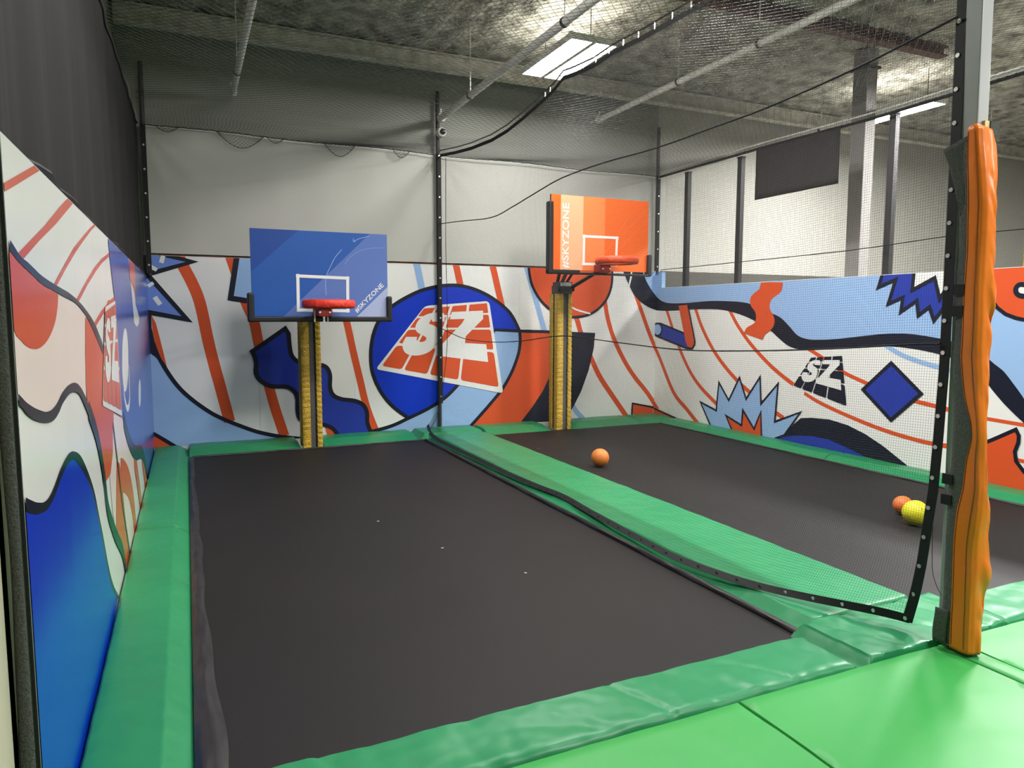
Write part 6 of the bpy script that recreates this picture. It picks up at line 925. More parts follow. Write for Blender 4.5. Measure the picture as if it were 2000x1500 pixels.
S, Vv = np.meshgrid(np.linspace(0, 1, nv_), vv, indexing='ij')
P1 = net_point(S, Vv)
strands('net_mesh', P1, .00055, M_FINE, dn, kind='stuff')
ss = np.linspace(0, 1, 70)
Vh, Sh = np.meshgrid(np.linspace(0, 1, nh_), ss, indexing='ij')
strands('net_mesh', net_point(Sh, Vh), .00055, M_FINE, dn, kind='stuff')
def ribbon(pts, dirs, w, th=.003):
    """flat band: centre points, unit vectors across the band"""
    pts = np.asarray(pts, float); dirs = np.asarray(dirs, float); N = len(pts)
    T = np.gradient(pts, axis=0); nrm = np.cross(T, dirs); nrm /= np.linalg.norm(nrm, axis=1, keepdims=True)
    q = [pts-dirs*w/2-nrm*th/2, pts+dirs*w/2-nrm*th/2, pts+dirs*w/2+nrm*th/2, pts-dirs*w/2+nrm*th/2]
    V = np.stack(q, 1).reshape(-1, 3)
    fs = [(i*4+k, i*4+(k+1) % 4, (i+1)*4+(k+1) % 4, (i+1)*4+k) for i in range(N-1) for k in range(4)]+[(3, 2, 1, 0), tuple((N-1)*4+k for k in range(4))]
    return MB().add(V, fs)
sb = np.linspace(0, 1, 140)
bot = net_point(sb, np.zeros_like(sb)); up = net_point(sb, np.full_like(sb, .012)); d = up-bot; d /= np.linalg.norm(d, axis=1, keepdims=True)
ribbon(bot+d*.018, d, .045).build('bottom_hem', M_HEM, dn)
ve = np.linspace(0, 1, 60)
ed = net_point(np.ones_like(ve), ve); inn = net_point(np.full_like(ve, .985), ve); de = inn-ed; de[:, 2] = 0; de /= np.linalg.norm(de, axis=1, keepdims=True)
ribbon(ed+de*.012, de, .05).build('side_hem', M_HEM, dn)
stp = net_point(sb, np.ones_like(sb))
ribbon(stp-np.array([0, 0, .012]), np.tile([0, 0, 1.], (len(sb), 1)), .04).build('top_hem', M_HEM, dn)
MB().tube([p+np.array([0, 0, .055+.02*math.sin(i*.9)*0]) for i, p in enumerate(stp)], .008, 6).build('cable', M_DKSTEEL, dn, smooth=True)
# grommets
def disc(axis): return MB().lathe([(.0045, 0), (.0105, 0), (.0105, .003), (.0045, .003)], 10, (0, 0, 0), axis)
g0 = None
g1 = None
def grom(p, dx, dark=False):
    global g0, g1
    loc = (p[0]+dx, p[1], p[2])
    if g0 is None:
        g0 = disc('x').build('grommet', M_GROM, dn); g0.matrix_parent_inverse = Matrix.Translation(-dn.location); g0.location = loc
    elif dark:
        if g1 is None:
            g1 = disc('x').build('grommet', M_DKSTEEL, dn); g1.location = loc
        else: share(g1, 'grommet', loc, None, dn)
    else: share(g0, 'grommet', loc, None, dn)
for i in range(1, 27):
    v = .0+i*.155/3.8; p = net_point(1.0, v); grom(p+np.array([0, .02, 0]), -.006)
Larc = np.concatenate([[0], np.cumsum(np.linalg.norm(np.diff(bot, axis=0), axis=1))])
k = 0.1
while k < Larc[-1]:
    q = np.array([np.interp(k, Larc, bot[:, a]+d[:, a]*.018) for a in range(3)])
    if k > 3.2: grom(q, -.006, k < Larc[-1]-.75)
    k += .155
MB().lathe([(.003, 0), (.006, 0), (.006, .05), (.003, .05)], 6).build('clip', M_GROM, dn).location = tuple(stp[60])
clip0 = [o for o in dn.children if o.name.startswith('clip')][0]
for i in range(62, 138, 4): share(clip0, 'clip', tuple(stp[i]), None, dn)
# cords laced through the divider net
def cord(path, r, label, parent):
    P = [Vector(p) for p in path]
    q = []
    for i in range(len(P)-1):
        a, b, c, d_ = P[max(i-1, 0)], P[i], P[i+1], P[min(i+2, len(P)-1)]
        for j in range(4):
            t = j/4; q.append(.5*((2*b)+(c-a)*t+(2*a-5*b+4*c-d_)*t*t+(3*b-3*c+d_-a)*t**3))
    q.append(P[-1])
    MB().tube(q, r, 6).build('lacing_cord', M_HEM, parent, smooth=True, label=label)
cord([(3.275, y, z) for y, z in [(9.62, 2.881), (8.78, 2.819), (7.759, 2.74), (7.185, 2.779), (6.563, 2.848), (6.025, 2.897), (5.301, 2.896), (4.573, 2.864), (3.886, 2.865), (3.424, 2.869), (2.835, 2.904), (2.482, 2.943), (2.25, 2.971)]], .006, 'upper black cord running along the divider net', dn)
cord([(3.275, y, z) for y, z in [(9.62, 1.431), (9.202, 1.369), (8.614, 1.303), (7.764, 1.292), (6.914, 1.332), (5.999, 1.41), (5.099, 1.382), (4.208, 1.356), (3.439, 1.383), (2.786, 1.427), (2.393, 1.464), (2.24, 1.471)]], .005, 'lower black cord crossing in front of the SZ logo', dn)
cord([(3.285, 9.36, 3.74), (3.28, 9.37, 2.5), (3.285, 9.36, 1.2), (3.15, 9.35, .3), (3.0, 9.3, .03)], .004, 'thin vertical cord in the net beside the middle pole', dn)
# loose string between the net edge and the post
cord([(3.26, 2.225, .72), (3.262, 2.215, .56), (3.262, 2.205, .38), (3.27, 2.185, .30), (3.29, 2.17, .25)], .0015, 'thin loose string dangling between net edge and orange post', dn)

# right half wall: posts, rope and fine net above the mural
rn = empty('fence_net', (RX+.03, 6, 2.06), 'fine black net above the right half wall', 'net')
zR = lambda y: np.interp(y, [t[0] for t in RIGHTZ], [t[1] for t in RIGHTZ])
Y = np.linspace(2.2, 9.54, int(7.4/.017)); Vt = np.linspace(0, 1, 3)
YY, VV = np.meshgrid(Y, Vt, indexing='ij')
strands('net_mesh', np.stack([np.full_like(YY, RX+.02), YY, 2.066+(zR(YY)-2.066)*VV], -1), .00055, M_FINE, rn, kind='stuff')
Y2 = np.linspace(2.2, 9.54, 16); V2 = np.linspace(0, 1, int(1.77/.017))
VV, YY = np.meshgrid(V2, Y2, indexing='ij')
strands('net_mesh', np.stack([np.full_like(YY, RX+.02), YY, 2.066+(zR(YY)-2.066)*VV], -1), .00055, M_FINE, rn, kind='stuff')
MB().tube([(RX-.01, y, float(zR(y))) for y in np.linspace(2.2, BY-.06, 40)], .018, 6).build('top_rope', M_HEM, rn, smooth=True)
MB().tube([(RX-.01, y, float(zR(y))+.06) for y in np.linspace(2.2, BY-.06, 40)], .010, 6).build('cable', M_WHITEPIPE, rn, smooth=True)
for i, (y, lb) in enumerate(((9.08, 'dark fence post nearest the right back corner'), (7.92, 'dark fence post left of the black banner'), (5.55, 'dark fence post right of the grey building column'), (3.2, 'dark fence post past the right frame edge'))):
    e = empty('fence_post', (RX+.06, y, 2.0), lb, 'post', 'fence posts')
    MB().box((RX+.075, y-.04, 1.2), (RX+.14, y+.04, 3.80)).build('tube', M_DKSTEEL, e)
    MB().box((RX+.07, y-.05, 3.80), (RX+.145, y+.05, 3.815)).build('cap', M_DKSTEEL, e)
cord([(RX-.02, y, z) for y, z in [(9.553, 2.345), (8.208, 2.349), (6.008, 2.36), (4.73, 2.408), (4.056, 2.40), (2.3, 2.40)]], .006, 'thin black cord along the net above the right mural', rn)
e = empty('hanging_banner', (RX-.05, 6.8, 3.15), 'black rectangular banner hanging in the right net', 'banner')
mbn = MB().grid(lambda u, v: (RX-.034+.004*nz(u*4, v*3), 7.49-1.35*u, 3.15+.645*v+.012*v*(1-u)), 16, 8)
o = mbn.build('cloth', M_BANNER, e, smooth=True, fix=False); sd = o.modifiers.new('thick', 'SOLIDIFY'); sd.thickness = .004
MB().tube([(RX-.032, 7.49, 3.81), (RX-.032, 6.14, 3.80)], .008, 6).build('top_hem', M_HEM, e)
# building column beyond the half wall
e = empty('building_column', (8.2, 6.9, -.7), 'grey square building column behind the right net', 'column')
MB().box((8.12, 6.74, -.7), (8.30, 6.96, TOP)).build('shaft', mat('grey_column_paint', rgb(140,138,134), .7), e)
MB().box((8.09, 6.71, TOP-.25), (8.33, 6.99, TOP-.22)).build('bracket', M_DKSTEEL, e)
e = empty('padded_column', (9.3, 5.25, -.7), 'yellow padded column beyond the half wall at the right frame edge', 'column')
MB().box((9.22, 5.17, -.7), (9.38, 5.33, 2.9)).build('pad', M_YEL, e)
MB().box((9.26, 5.21, 2.9), (9.34, 5.29, 4.9)).build('post', M_DKSTEEL, e)

# ------------------------------------------------------------------ trampolines
def bed(x0, x1, y0, y1, label):
    e = empty('trampoline', ((x0+x1)/2, (y0+y1)/2, DEPTH), label, 'trampoline')
    def f(u, v):
        x, y = x0+(x1-x0)*u, y0+(y1-y0)*v
        return (x, y, DEPTH-.012*math.sin(math.pi*u)*math.sin(math.pi*v)+.0025*nz(x*1.2, y*1.2))
    MB().grid(f, 60, 110).build('bed', M_BED, e, smooth=True, fix=False)
    MB().box((x0, y0, DEPTH-.09), (x1, y1, DEPTH-.03)).build('frame_skirt', M_UNDER, e)
    return e
t1 = bed(-.034, 2.879, 2.567, 9.058, 'left black trampoline bed in front of the blue hoop')
t2 = bed(3.792, 6.648, 2.567, 9.058, 'right black trampoline bed with balls in front of the orange hoop')
# loose sleeve of black cloth along the left rim of the left bed
def sleeve(u, v):
    y = 2.575+6.4*u
    w = .055+.05*(1-u)**2+.018*nz(y*2.1, .5)+.01*math.sin(y*7)*(1-u)
    a = v*math.pi
    return (-.035+w*v, y, DEPTH+.004+(.014+.012*max(0, nz(y*3.1, 7)))*math.sin(a)+.008*nz(y*5, v*3)*math.sin(a))
MB().grid(sleeve, 170, 10).build('loose_sleeve', M_SLEEVE, t1, smooth=True, fix=False)
def edge_band(pts, w, name, parent, m=M_SLEEVE):
    return MB().tube(pts, w, 8).build(name, m, parent, smooth=True)
edge_band([(2.855+.008*nz(y*1.5, 2), y, DEPTH+.006) for y in np.linspace(2.6, 9.0, 60)], .024, 'edge_roll', t1)
edge_band([(x, 9.045+.006*nz(x*2, 3), DEPTH+.002) for x in np.linspace(0, 2.85, 30)], .012, 'edge_roll', t1)
edge_band([(6.64, y, DEPTH+.004+.004*nz(y*3, 9)) for y in np.linspace(2.6, 9.0, 50)], .012, 'edge_roll', t2)
edge_band([(3.82+.01*nz(y*2, 5), y, DEPTH+.001) for y in np.linspace(2.6, 9.0, 50)], .008, 'edge_roll', t2)
# small scuffs and lint on the beds
for i, (x, y) in enumerate(((.98, 2.72), (1.95, 4.05), (1.62, 4.75), (1.36, 5.6), (3.98, 7.9))):
    MB().lathe([(.012, 0), (.009, .0015)], 8, (x, y, DEPTH+.0025-(.011 if x < 3 else .004))).build('scuff_mark', mat('pale_scuff', rgb(150,146,140), .8), t1 if x < 3 else t2)

# ------------------------------------------------------------------ frame pads
def pad(x0, x1, y0, y1, label, zt=0.0, slope=(0, 0, 0, 0), rnd=.02, wr=.004, m=M_PAD, cat='pad', group='green frame pads', name='frame_pad', res=.035, zb=None, crease=0, wscale=3.0):
    """slope = width of the sloping skirt on the x0, x1, y0, y1 side"""
    zb = DEPTH-.012 if zb is None else zb
    nx = max(4, int((x1-x0)/res)); ny = max(4, int((y1-y0)/res))
    nx, ny = min(nx, 220), min(ny, 220)
    def side(d, s):
        if s: return min(1, max(0, d/s))**1.15
        t = min(1, max(0, d/rnd)); return .45+.55*math.sqrt(max(0, 1-(1-t)**2))
    # denser rows next to the rims
    def axis(a, b, n, s0, s1):
        k = [a, a+rnd*.25, a+rnd*.6, a+rnd, b-rnd, b-rnd*.6, b-rnd*.25, b]
        for s, q, sg in ((s0, a, 1), (s1, b, -1)):
            if s: k += [q+sg*s*.5, q+sg*s*.92, q+sg*s, q+sg*s*1.1]
        k += list(np.linspace(a+rnd, b-rnd, n))
        return sorted(set(round(t, 4) for t in k))
    X = axis(x0, x1, nx, slope[0], slope[1]); Y = axis(y0, y1, ny, slope[2], slope[3])
    vsx = []; seed = (x0*7.3+y0*3.1)
    for x in X:
        for y in Y:
            h = min(side(x-x0, slope[0]), side(x1-x, slope[1]), side(y-y0, slope[2]), side(y1-y, slope[3]))
            wv = wr*nz(x*wscale+seed, y*wscale, 1)+wr*.5*nz(x*wscale*3, y*wscale*3, 5)
            ln = (y1-y0) > (x1-x0); a = (y if ln else x)
            onslope = h < .97
            if onslope: wv += wr*1.1*nz(a*14+seed, 3.3)*min(1, h*2)
            if crease:                                # pulled folds running across the pad
                b_ = (x if ln else y)
                cv = nz(a*3.4+b_*1.6, b_*1.1+seed, 8.2)
                wv -= crease*max(0, 1-abs(cv)*9)*(.4+.6*max(0, nz(a*1.3, 2.9)+.5))
            vsx.append((x, y, zb+(zt-zb)*h+wv*min(1, h*1.5)))
    A, B = len(X), len(Y); q = lambda i, j: i*B+j
    fs = [(q(i, j), q(i+1, j), q(i+1, j+1), q(i, j+1)) for i in range(A-1) for j in range(B-1)]
    ring = [q(i, 0) for i in range(A)]+[q(A-1, j) for j in range(1, B)]+[q(i, B-1) for i in range(A-2, -1, -1)]+[q(0, j) for j in range(B-2, 0, -1)]
    base = len(vsx)
    for k_ in ring: vsx.append((vsx[k_][0], vsx[k_][1], zb-.01))
    L = len(ring)
    fs += [(ring[k_], base+k_, base+(k_+1) % L, ring[(k_+1) % L]) for k_ in range(L)]
    return MB().add(vsx, fs).build(name, m, smooth=True, label=label, cat=cat, group=group)
FY0, FY1 = 2.19, 2.565                      # front pads
G = .005
pad(LX+.004, -.035, 5.9+G, 9.62, 'far green pad along the left mural', slope=(0, .105, 0, 0))
pad(LX+.004, -.035, FY1+.005, 5.9-G, 'near green pad along the left mural', slope=(0, .105, 0, 0))
pad(-.03, 1.25, 9.062, 9.685, 'green pad along the back wall left of the blue hoop column', slope=(0, 0, .30, 0))
pad(1.54, 2.78, 9.062, 9.685, 'green pad along the back wall right of the blue hoop column', slope=(0, 0, .30, 0))
pad(2.79, 3.80, 9.065, 9.66, 'green junction pad under the middle net pole', zt=.012, slope=(.1, .1, .12, 0))
pad(2.88, 3.79, 2.64, 9.06, 'long green divider pad under the net between the courts', slope=(.11, .08, 0, 0), wr=.006)
pad(2.78, 3.86, FY0, 2.63, 'crumpled green pad at the front end of the divider beside the orange post', zt=.01, slope=(.09, 0, 0, 0), wr=.009, wscale=5, crease=.012, res=.02)
pad(LX+.004, 2.77, FY0, FY1, 'glossy green front pad of the left trampoline', zt=.008, slope=(0, 0, 0, .06), rnd=.045, wr=.006, wscale=5, crease=.010, res=.018)
pad(3.87, 6.95, FY0, FY1, 'green front pad of the right trampoline at the right frame edge', zt=.008, slope=(0, 0, 0, .06), rnd=.045, wr=.006, wscale=4, crease=.006, res=.02)
pad(3.81, 4.78, 9.062, 9.685, 'green pad along the back wall left of the orange hoop column', slope=(0, 0, .30, 0))
pad(5.13, 6.37, 9.062, 9.685, 'green pad along the back wall right of the orange hoop column', slope=(0, 0, .30, 0))
pad(6.38, 7.02, 9.062, 9.685, 'green corner pad in the right back corner', slope=(.08, 0, .2, 0))
pad(6.65, 7.02, 5.9, 9.055, 'far green pad along the right mural', slope=(.12, 0, 0, 0))
pad(6.65, 7.02, FY1+.01, 5.89, 'near green pad along the right mural', slope=(.12, 0, 0, 0))
# deck mats
def deck(x0, x1, label, y1=FY0-.008): pad(x0, x1, -.6, y1, label, zt=-.004, rnd=.007, wr=.005, m=M_DECK, cat='mat', group='green deck mats', name='deck_mat', res=.05, zb=-.075, wscale=2.0)
deck(LX, 2.037, 'light green deck mat in front of the left trampoline')
deck(2.041, 3.287, 'light green deck mat to the left of the orange post')
deck(3.291, 3.407, 'narrow light green deck strip under the orange post')
deck(3.411, 5.4, 'light green deck mat to the right of the orange post')
MB().box((LX, -.6, -.14), (7.0, FY1, -.09)).build('deck_base', M_UNDER, kind='structure', label='dark platform under the deck mats')

# ------------------------------------------------------------------ padded post at the front of the divider
post = empty('padded_post', (3.36, 2.16, 0), 'tall grey steel post wrapped in creased orange vinyl padding', 'post')
mb = MB()
b0, b1 = (.036, -.03), (0, 0)
sq = lambda dx, dy: [(3.30+dx, 2.145+dy), (3.378+dx, 2.145+dy), (3.378+dx, 2.223+dy), (3.30+dx, 2.223+dy)]
lo = sq(.016, -.028); hi = sq(-.004, 0.0)
mb.add([(x, y, .0) for x, y in lo]+[(x, y, 4.2) for x, y in [(a-.010, b+.015) for a, b in hi]], [(3,2,1,0), (4,5,6,7)]+[(i, (i+1)%4, 4+(i+1)%4, 4+i) for i in range(4)])
bevel(mb.build('steel_tube', M_STEEL, post), .006)
COVER = [(2.459, 2.182, 2.125, 3.436), (2.285, 2.171, 2.101, 3.418), (2.101, 2.157, 2.077, 3.396), (1.919, 2.152, 2.077, 3.408), (1.736, 2.15, 2.075, 3.416), (1.55, 2.15, 2.067, 3.405), (1.41, 2.148, 2.063, 3.394), (1.224, 2.117, 2.044, 3.376), (1.107, 2.083, 2.032, 3.357), (1.037, 2.074, 2.025, 3.35), (0.942, 2.089, 2.024, 3.358), (0.801, 2.099, 2.013, 3.362), (0.704, 2.12, 2.016, 3.396), (0.655, 2.124, 2.02, 3.408), (0.556, 2.125, 2.025, 3.408), (0.459, 2.124, 2.024, 3.428), (0.41, 2.123, 2.023, 3.436), (0.311, 2.122, 2.024, 3.425), (0.213, 2.118, 2.02, 3.414), (0.114, 2.117, 2.019, 3.402), (0.012, 2.114, 2.015, 3.387)]
CZ = [c[0] for c in COVER][::-1]
def cov(k, z): return float(np.interp(z, CZ, [c[k] for c in COVER][::-1]))
def cover(u, v):
    z = .012+2.447*u
    yl, yc, xr = cov(1, z), cov(2, z), cov(3, z)
    X0 = 3.29
    # profile: free edge on the left face, soft corner, front face, around the right side to the back
    prof = [(X0, yl), (X0-.002, (yl+yc)/2), (X0+.004, yc+.014), (X0+.02, yc+.001), ((X0+xr)/2, yc-.006), (xr-.02, yc+.004), (xr-.003, yc+.022), (xr+.004, yc+.08), (xr, yc+.135), (xr-.04, yc+.15)]
    t = v*(len(prof)-1); i = min(int(t), len(prof)-2); f = t-i
    x = prof[i][0]*(1-f)+prof[i+1][0]*f; y = prof[i][1]*(1-f)+prof[i+1][1]*f
    cr = math.exp(-((v-.52)/.10)**2)                # creases run along the front right corner
    rd = 1-abs(nz(z*7.5+v*3.0, v*2.2, 4.4))*2.4           # irregular ridged tucks
    w = .017*max(-.6, rd)*cr*(.45+1.4*max(0, nz(z*2.7, 7.7)+.25))+.006*nz(z*5, v*4, 6)+.005*nz(z*14+v*9, v*3, 9)*cr
    return (x+w*.6, y+w, z+.012*math.sin(v*9)*(u > .995))
o = MB().grid(cover, 190, 45).build('vinyl_cover', M_VINYLOR, post, smooth=True, fix=False)
sd = o.modifiers.new('thick', 'SOLIDIFY'); sd.thickness = .003; sd.offset = 0
def seamp(z): 
    yl, yc = cov(1, z), cov(2, z); p = cover((z-.012)/2.447, .155); return Vector((p[0]-.0032, p[1], z))
MB().tube([seamp(z) for z in np.linspace(.03, 2.44, 120)], .0012, 5).build('stitched_seam', M_SEAM, post)
def seame(z):
    p = cover((z-.012)/2.447, .012); return Vector((p[0]-.003, p[1], z))
MB().tube([seame(z) for z in np.linspace(.03, 2.44, 120)], .0012, 5).build('stitched_seam', M_SEAM, post)
FELT = [(2.21, 2.40), (2.206, 2.12), (2.205, 2.026), (2.201, 1.884), (2.207, 1.741), (2.195, 1.548), (2.196, 1.402), (2.175, 1.159), (2.17, 0.913), (2.178, 0.761), (2.175, 0.509), (2.172, 0.331), (2.168, 0.177), (2.166, .02)]
fz = sorted((z, y) for y, z in FELT)
def felt(u, v):
    z = .02+2.38*u; yl = np.interp(z, [a for a, _ in fz], [b for _, b in fz]); a = v*2*math.pi
    yr = cov(2, z)+.03
    return (3.304+.012*math.sin(a)+.003*nz(z*8, v*4), yl+(yr-yl)*(.5-.5*math.cos(a)), z)
MB().grid(felt, 70, 14).build('felt_liner', M_DFELT, post, smooth=True, fix=False)
def flap(u, v):
    z = 2.06+.37*u; w = .015+.085*u**1.3
    return (3.296-.03*u*(v)-.004*math.sin(u*6), 2.178+w*v, z-.05*v*u)
o = MB().grid(flap, 14, 8).build('felt_flap', M_DFELT, post, smooth=True, fix=False)
sd = o.modifiers.new('thick', 'SOLIDIFY'); sd.thickness = .008
MB().box((3.33, 2.128, 2.40), (3.362, 2.15, 2.487)).build('foam_core', M_FOAM, post)
MB().box((3.362, 2.122, 2.40), (3.428, 2.15, 2.487)).build('felt_rim', M_FELT, post)
for z in (1.70, 1.60, .80, .70):
    MB().box((3.286, 2.15, z), (3.292, 2.20, z+.05)).build('strap', M_HEM, post)
mbx = MB().grid(lambda u, v: (3.285-.012*v, 2.13+.06*v+.004*math.sin(u*5), .02+.17*u), 8, 6)
o = mbx.build('bottom_strap', M_DFELT, post, smooth=True, fix=False); o.modifiers.new('thick', 'SOLIDIFY').thickness = .005

# ------------------------------------------------------------------ hoops
def text_mesh(body, size, name, m, parent, origin, xdir, ydir, nrm):
    cu = bpy.data.curves.new('t', 'FONT'); cu.body = body; cu.size = 1.0; cu.resolution_u = 3; cu.offset = .012
    ob = bpy.data.objects.new('t', cu); col.objects.link(ob)
    dg = bpy.context.evaluated_depsgraph_get(); dg.update()
    me = bpy.data.meshes.new_from_object(ob.evaluated_get(dg))
    bpy.data.objects.remove(ob); bpy.data.curves.remove(cu)
    co = np.array([v.co[:] for v in me.vertices]); mn, mx_ = co[:, :2].min(0), co[:, :2].max(0)
    L, Hh = size
    for v in me.vertices:
        a = (v.co.x-mn[0])/(mx_[0]-mn[0])*L; b = (v.co.y-mn[1])/(mx_[1]-mn[1])*Hh
        v.co = Vector(origin)+Vector(xdir)*a+Vector(ydir)*b+Vector(nrm)*.004
    me.name = name; me.materials.clear(); me.materials.append(m)
    o = bpy.data.objects.new(name, me); col.objects.link(o); o.parent = parent; o.matrix_parent_inverse = Matrix.Translation(-parent.location)
    return o
def hoop(cx, key, box, col_top, rim_z, rim_m, col_c, label):
    x0, x1, z0, z1 = box; Yb = 8.3
    e = empty('basketball_hoop', (col_c[0], col_c[1], DEPTH), label, 'hoop', 'basketball hoops')
    bd = MB().box((x0, Yb+.001, z0), (x1, Yb+.035, z1)).build('backboard', mat('backboard_core', rgb(40,40,42), .5), e)
    print_mesh('backboard_print', key, lambda u, v, d_: (u, Yb-d_, v), 'board', bd); 
    bd_print = bd.children[0]; bd_print.matrix_parent_inverse = Matrix.Identity(4)
    # frame behind
    for a, b in (((x0+.1, Yb+.035, z0+.05), (x0+.15, Yb+.07, z1-.05)), ((x1-.15, Yb+.035, z0+.05), (x1-.1, Yb+.07, z1-.05)), ((x0+.1, Yb+.035, z0+.04), (x1-.1, Yb+.07, z0+.09)), ((x0+.1, Yb+.035, z1-.2), (x1-.1, Yb+.07, z1-.15))):
        MB().box(a, b).build('frame_bar', M_BLACKFOAM, e)
    # black edge padding
    t = .05
    segs = [((x0-.05, z0-.06), (x0+.02, z0+(.87 if key == 'orange' else .26))), ((x1-.02, z0-.06), (x1+.045, z0+.24))]
    for (a, b), (c, d_) in segs:
        bevel(MB().box((a, Yb-.045, b), (c, Yb+.055, d_)).build('edge_padding', M_BLACKFOAM, e), .018, 3)
    xm = (x0+x1)/2
    if key == 'blue': cuts = [(x0-.05, xm+.0), (xm+.03, x1+.045)]
    else: cuts = [(x0-.05, x0+.42), (x0+.42, x1+.045)]
    for i, (a, b) in enumerate(cuts):
        th = .058 if (key == 'blue' or i == 0) else .028
        bevel(MB().box((a, Yb-.043, z0-.058), (b, Yb+.053, z0-.058+th)).build('edge_padding', M_BLACKFOAM, e), .014, 3)
    # rim with padded ring, bracket
    rx, ryy = xm, Yb-.39
    R0, th = .245, .042
    mb = MB(); n, k = 48, 12; vsx = []
    for i in range(n):
        a = 2*math.pi*i/n
        for j in range(k):
            w = 2*math.pi*j/k
            rr = R0+.038*math.copysign(abs(math.cos(w))**.7, math.cos(w)); zz = .047*math.copysign(abs(math.sin(w))**.7, math.sin(w))
            q = 1+.03*nz(a*6, w, 3)
            vsx.append((rx+rr*q*math.cos(a), ryy+rr*q*math.sin(a), rim_z+zz*q+.004*nz(a*3, 8)))
    mb.add(vsx, [(i*k+j, ((i+1) % n)*k+j, ((i+1) % n)*k+(j+1) % k, i*k+(j+1) % k) for i in range(n) for j in range(k)])
    mb.build('rim', rim_m, e, smooth=True)
    bevel(MB().box((rx-.085, Yb-.15, rim_z-.03), (rx+.085, Yb, rim_z+.055)).build('rim_neck', M_BRACKET, e), .01)
    bk = bevel(MB().prism([(rx-.11, Yb), (rx-.07, Yb-.14), (rx+.07, Yb-.14), (rx+.11, Yb)], rim_z-.135, rim_z-.03).build('rim_bracket', M_BRACKET, e), .008)
    for s in (-1, 1):
        MB().lathe([(.004, -.012), (.012, -.01), (.012, 0), (.004, 0)], 10, (rx+s*.055, Yb-.141, rim_z-.09), 'y').build('bolt', M_GROM, bk).matrix_parent_inverse = Matrix.Identity(4)
    # column: dark core with padded yellow corners
    ccx, ccy = col_c; hw, hd = .115, .125
    MB().box((ccx-hw+.02, ccy-hd+.02, DEPTH), (ccx+hw-.02, ccy+hd-.02, col_top+.12)).build('column', M_DKSTEEL, e)
    MB().box((ccx-.03, ccy-hd+.008, DEPTH), (ccx+.035, ccy-hd+.03, col_top)).build('felt_strip', M_DFELT, e)
    for sx in (-1, 1):
        for sy in (-1, 1):
            wl = .095 if sx < 0 else .06
            def f(u, v, sx=sx, sy=sy, wl=wl):
                z = DEPTH+.002+(col_top-DEPTH-.002)*u
                prof = [(hw-wl, hd-.012), (hw-wl+.004, hd+.006), (hw-.02, hd+.010), (hw+.002, hd+.002), (hw+.010, hd-.02), (hw+.006, hd-.09), (hw-.012, hd-.094)]
                t = v*(len(prof)-1); i = min(int(t), len(prof)-2); q = t-i
                x = prof[i][0]*(1-q)+prof[i+1][0]*q; y = prof[i][1]*(1-q)+prof[i+1][1]*q
                w = .005*nz(z*22, v*3+sx, sy)+.0035*math.sin(z*95+v*3)*(1 if sx > 0 else .7)
                return (ccx+sx*(x+w*.4), ccy+sy*(y+w), z)
            MB().grid(f, 120, 18, flip=sx*sy > 0).build('corner_pad', M_YEL, e, smooth=True, fix=False)
    # arms from the column head to the board
    az = col_top+.05
    for s in (-1, 1):
        MB().tube([(ccx+s*.07, ccy-.05, az), (ccx+s*.30, Yb+.06, z0+.10)], .028, 4).build('support_arm', M_BLACKFOAM, e)
        MB().tube([(ccx+s*.07, ccy-.02, az+.10), (ccx+s*.30, Yb+.06, z1-.2)], .024, 4).build('support_arm', M_BLACKFOAM, e)
    MB().box((ccx-.10, ccy-.16, az-.05), (ccx+.10, ccy+.06, az+.12)).build('head_bracket', M_DKSTEEL, e)
    MB().tube([(ccx-.12, ccy-.12, az+.02), (ccx+.14, ccy-.12, az+.02)], .04, 10).build('pivot', M_BLACKFOAM, e, smooth=True)
    return e, bd
hb, bb = hoop(1.42, 'blue', (.662, 2.175, 1.588, 2.545), 1.60, 1.725, M_RIM, (1.40, 9.235), 'basketball hoop with blue backboard on a yellow padded column')
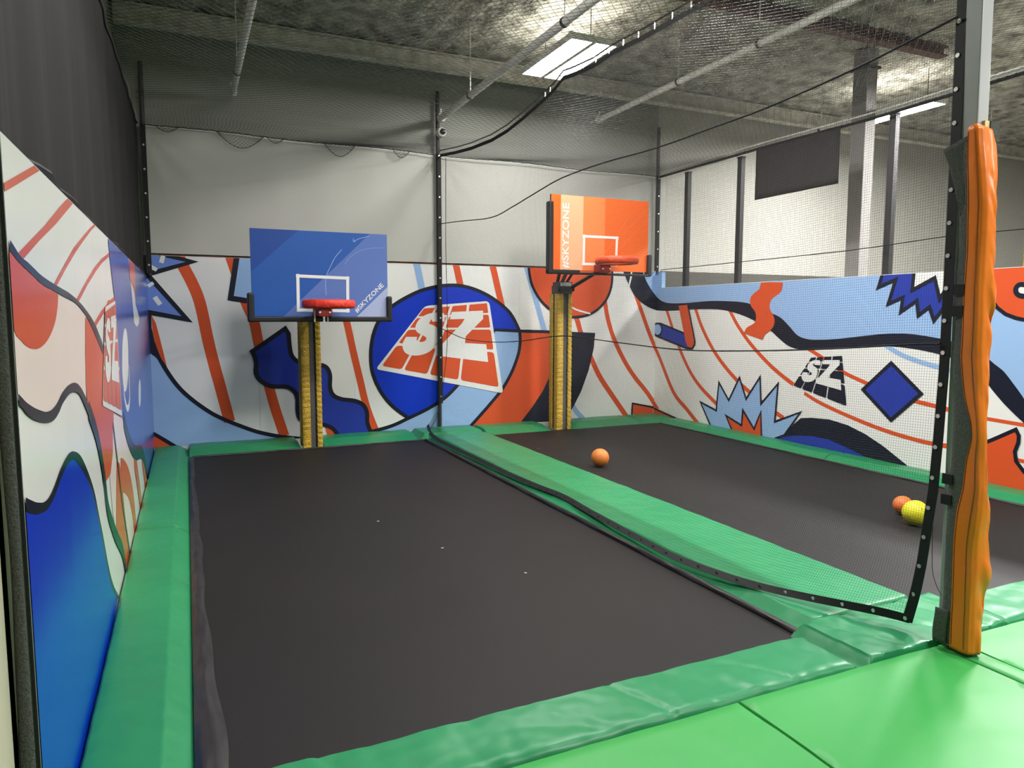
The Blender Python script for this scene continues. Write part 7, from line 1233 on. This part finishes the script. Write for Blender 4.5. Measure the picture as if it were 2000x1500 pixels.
xd = Vector((.325, 0, .318)).normalized(); yd = Vector((-.318, 0, .325)).normalized()
text_mesh('#SKYZONE', (.455, .058), 'board_lettering', ink('white', 'board'), hb, (1.813, 8.3, 1.627), xd, yd, (0, -1, 0))
ho, bo = hoop(5.10, 'orange', (4.345, 5.862, 2.206, 3.17), 1.92, 2.315, M_RIMO, (4.985, 9.2), 'basketball hoop with orange backboard on a yellow padded column')
text_mesh('#SKYZONE', (.845, .108), 'board_lettering', ink('white', 'board'), ho, (4.616, 8.3, 2.222), (0.006, 0, 1), (-1, 0, 0.004), (0, -1, 0))
# pull straps on the blue rim
MB().box((1.31, 8.235, 1.53), (1.327, 8.24, 1.66)).build('pull_strap', M_FOAM, hb)
MB().box((1.455, 8.235, 1.525), (1.472, 8.24, 1.635)).build('pull_strap', M_WHITE, hb)
# lettered plate on the orange hoop's arm
MB().box((4.80, 8.86, 2.02), (4.97, 8.87, 2.07)).build('arm_plate', M_WHITE, ho)

# ------------------------------------------------------------------ balls
def ball(x, y, r, m, label, sag=.0):
    mb = MB(); n, k = 32, 18
    prof = [(max(.0005, r*math.sin(math.pi*i/k)), -r*math.cos(math.pi*i/k)) for i in range(k+1)]
    u_, v_ = (x-3.792)/(6.648-3.792), (y-2.567)/(9.058-2.567)
    sag = .012*math.sin(math.pi*u_)*math.sin(math.pi*v_)-.0025*nz(x*1.2, y*1.2)-.0005
    e = empty('foam_ball', (x, y, DEPTH), label, 'ball', 'foam balls')
    MB().lathe(prof, n, (x, y, DEPTH-sag+r)).build('skin', m, e, smooth=True)
    MB().lathe([(.006, 0), (.004, .002)], 8, (x-r*.35, y-r*.75, DEPTH-sag+r*1.55)).build('valve', M_DARKGLASS, e)
ball(4.12, 6.66, .100, M_BALLO, 'orange ball alone in the middle of the right trampoline', .008)
ball(5.46, 3.98, .078, M_BALLO2, 'smaller orange ball half hidden behind the yellow ball', .008)
ball(5.26, 3.72, .100, M_BALLY, 'yellow ball near the free edge of the net', .008)
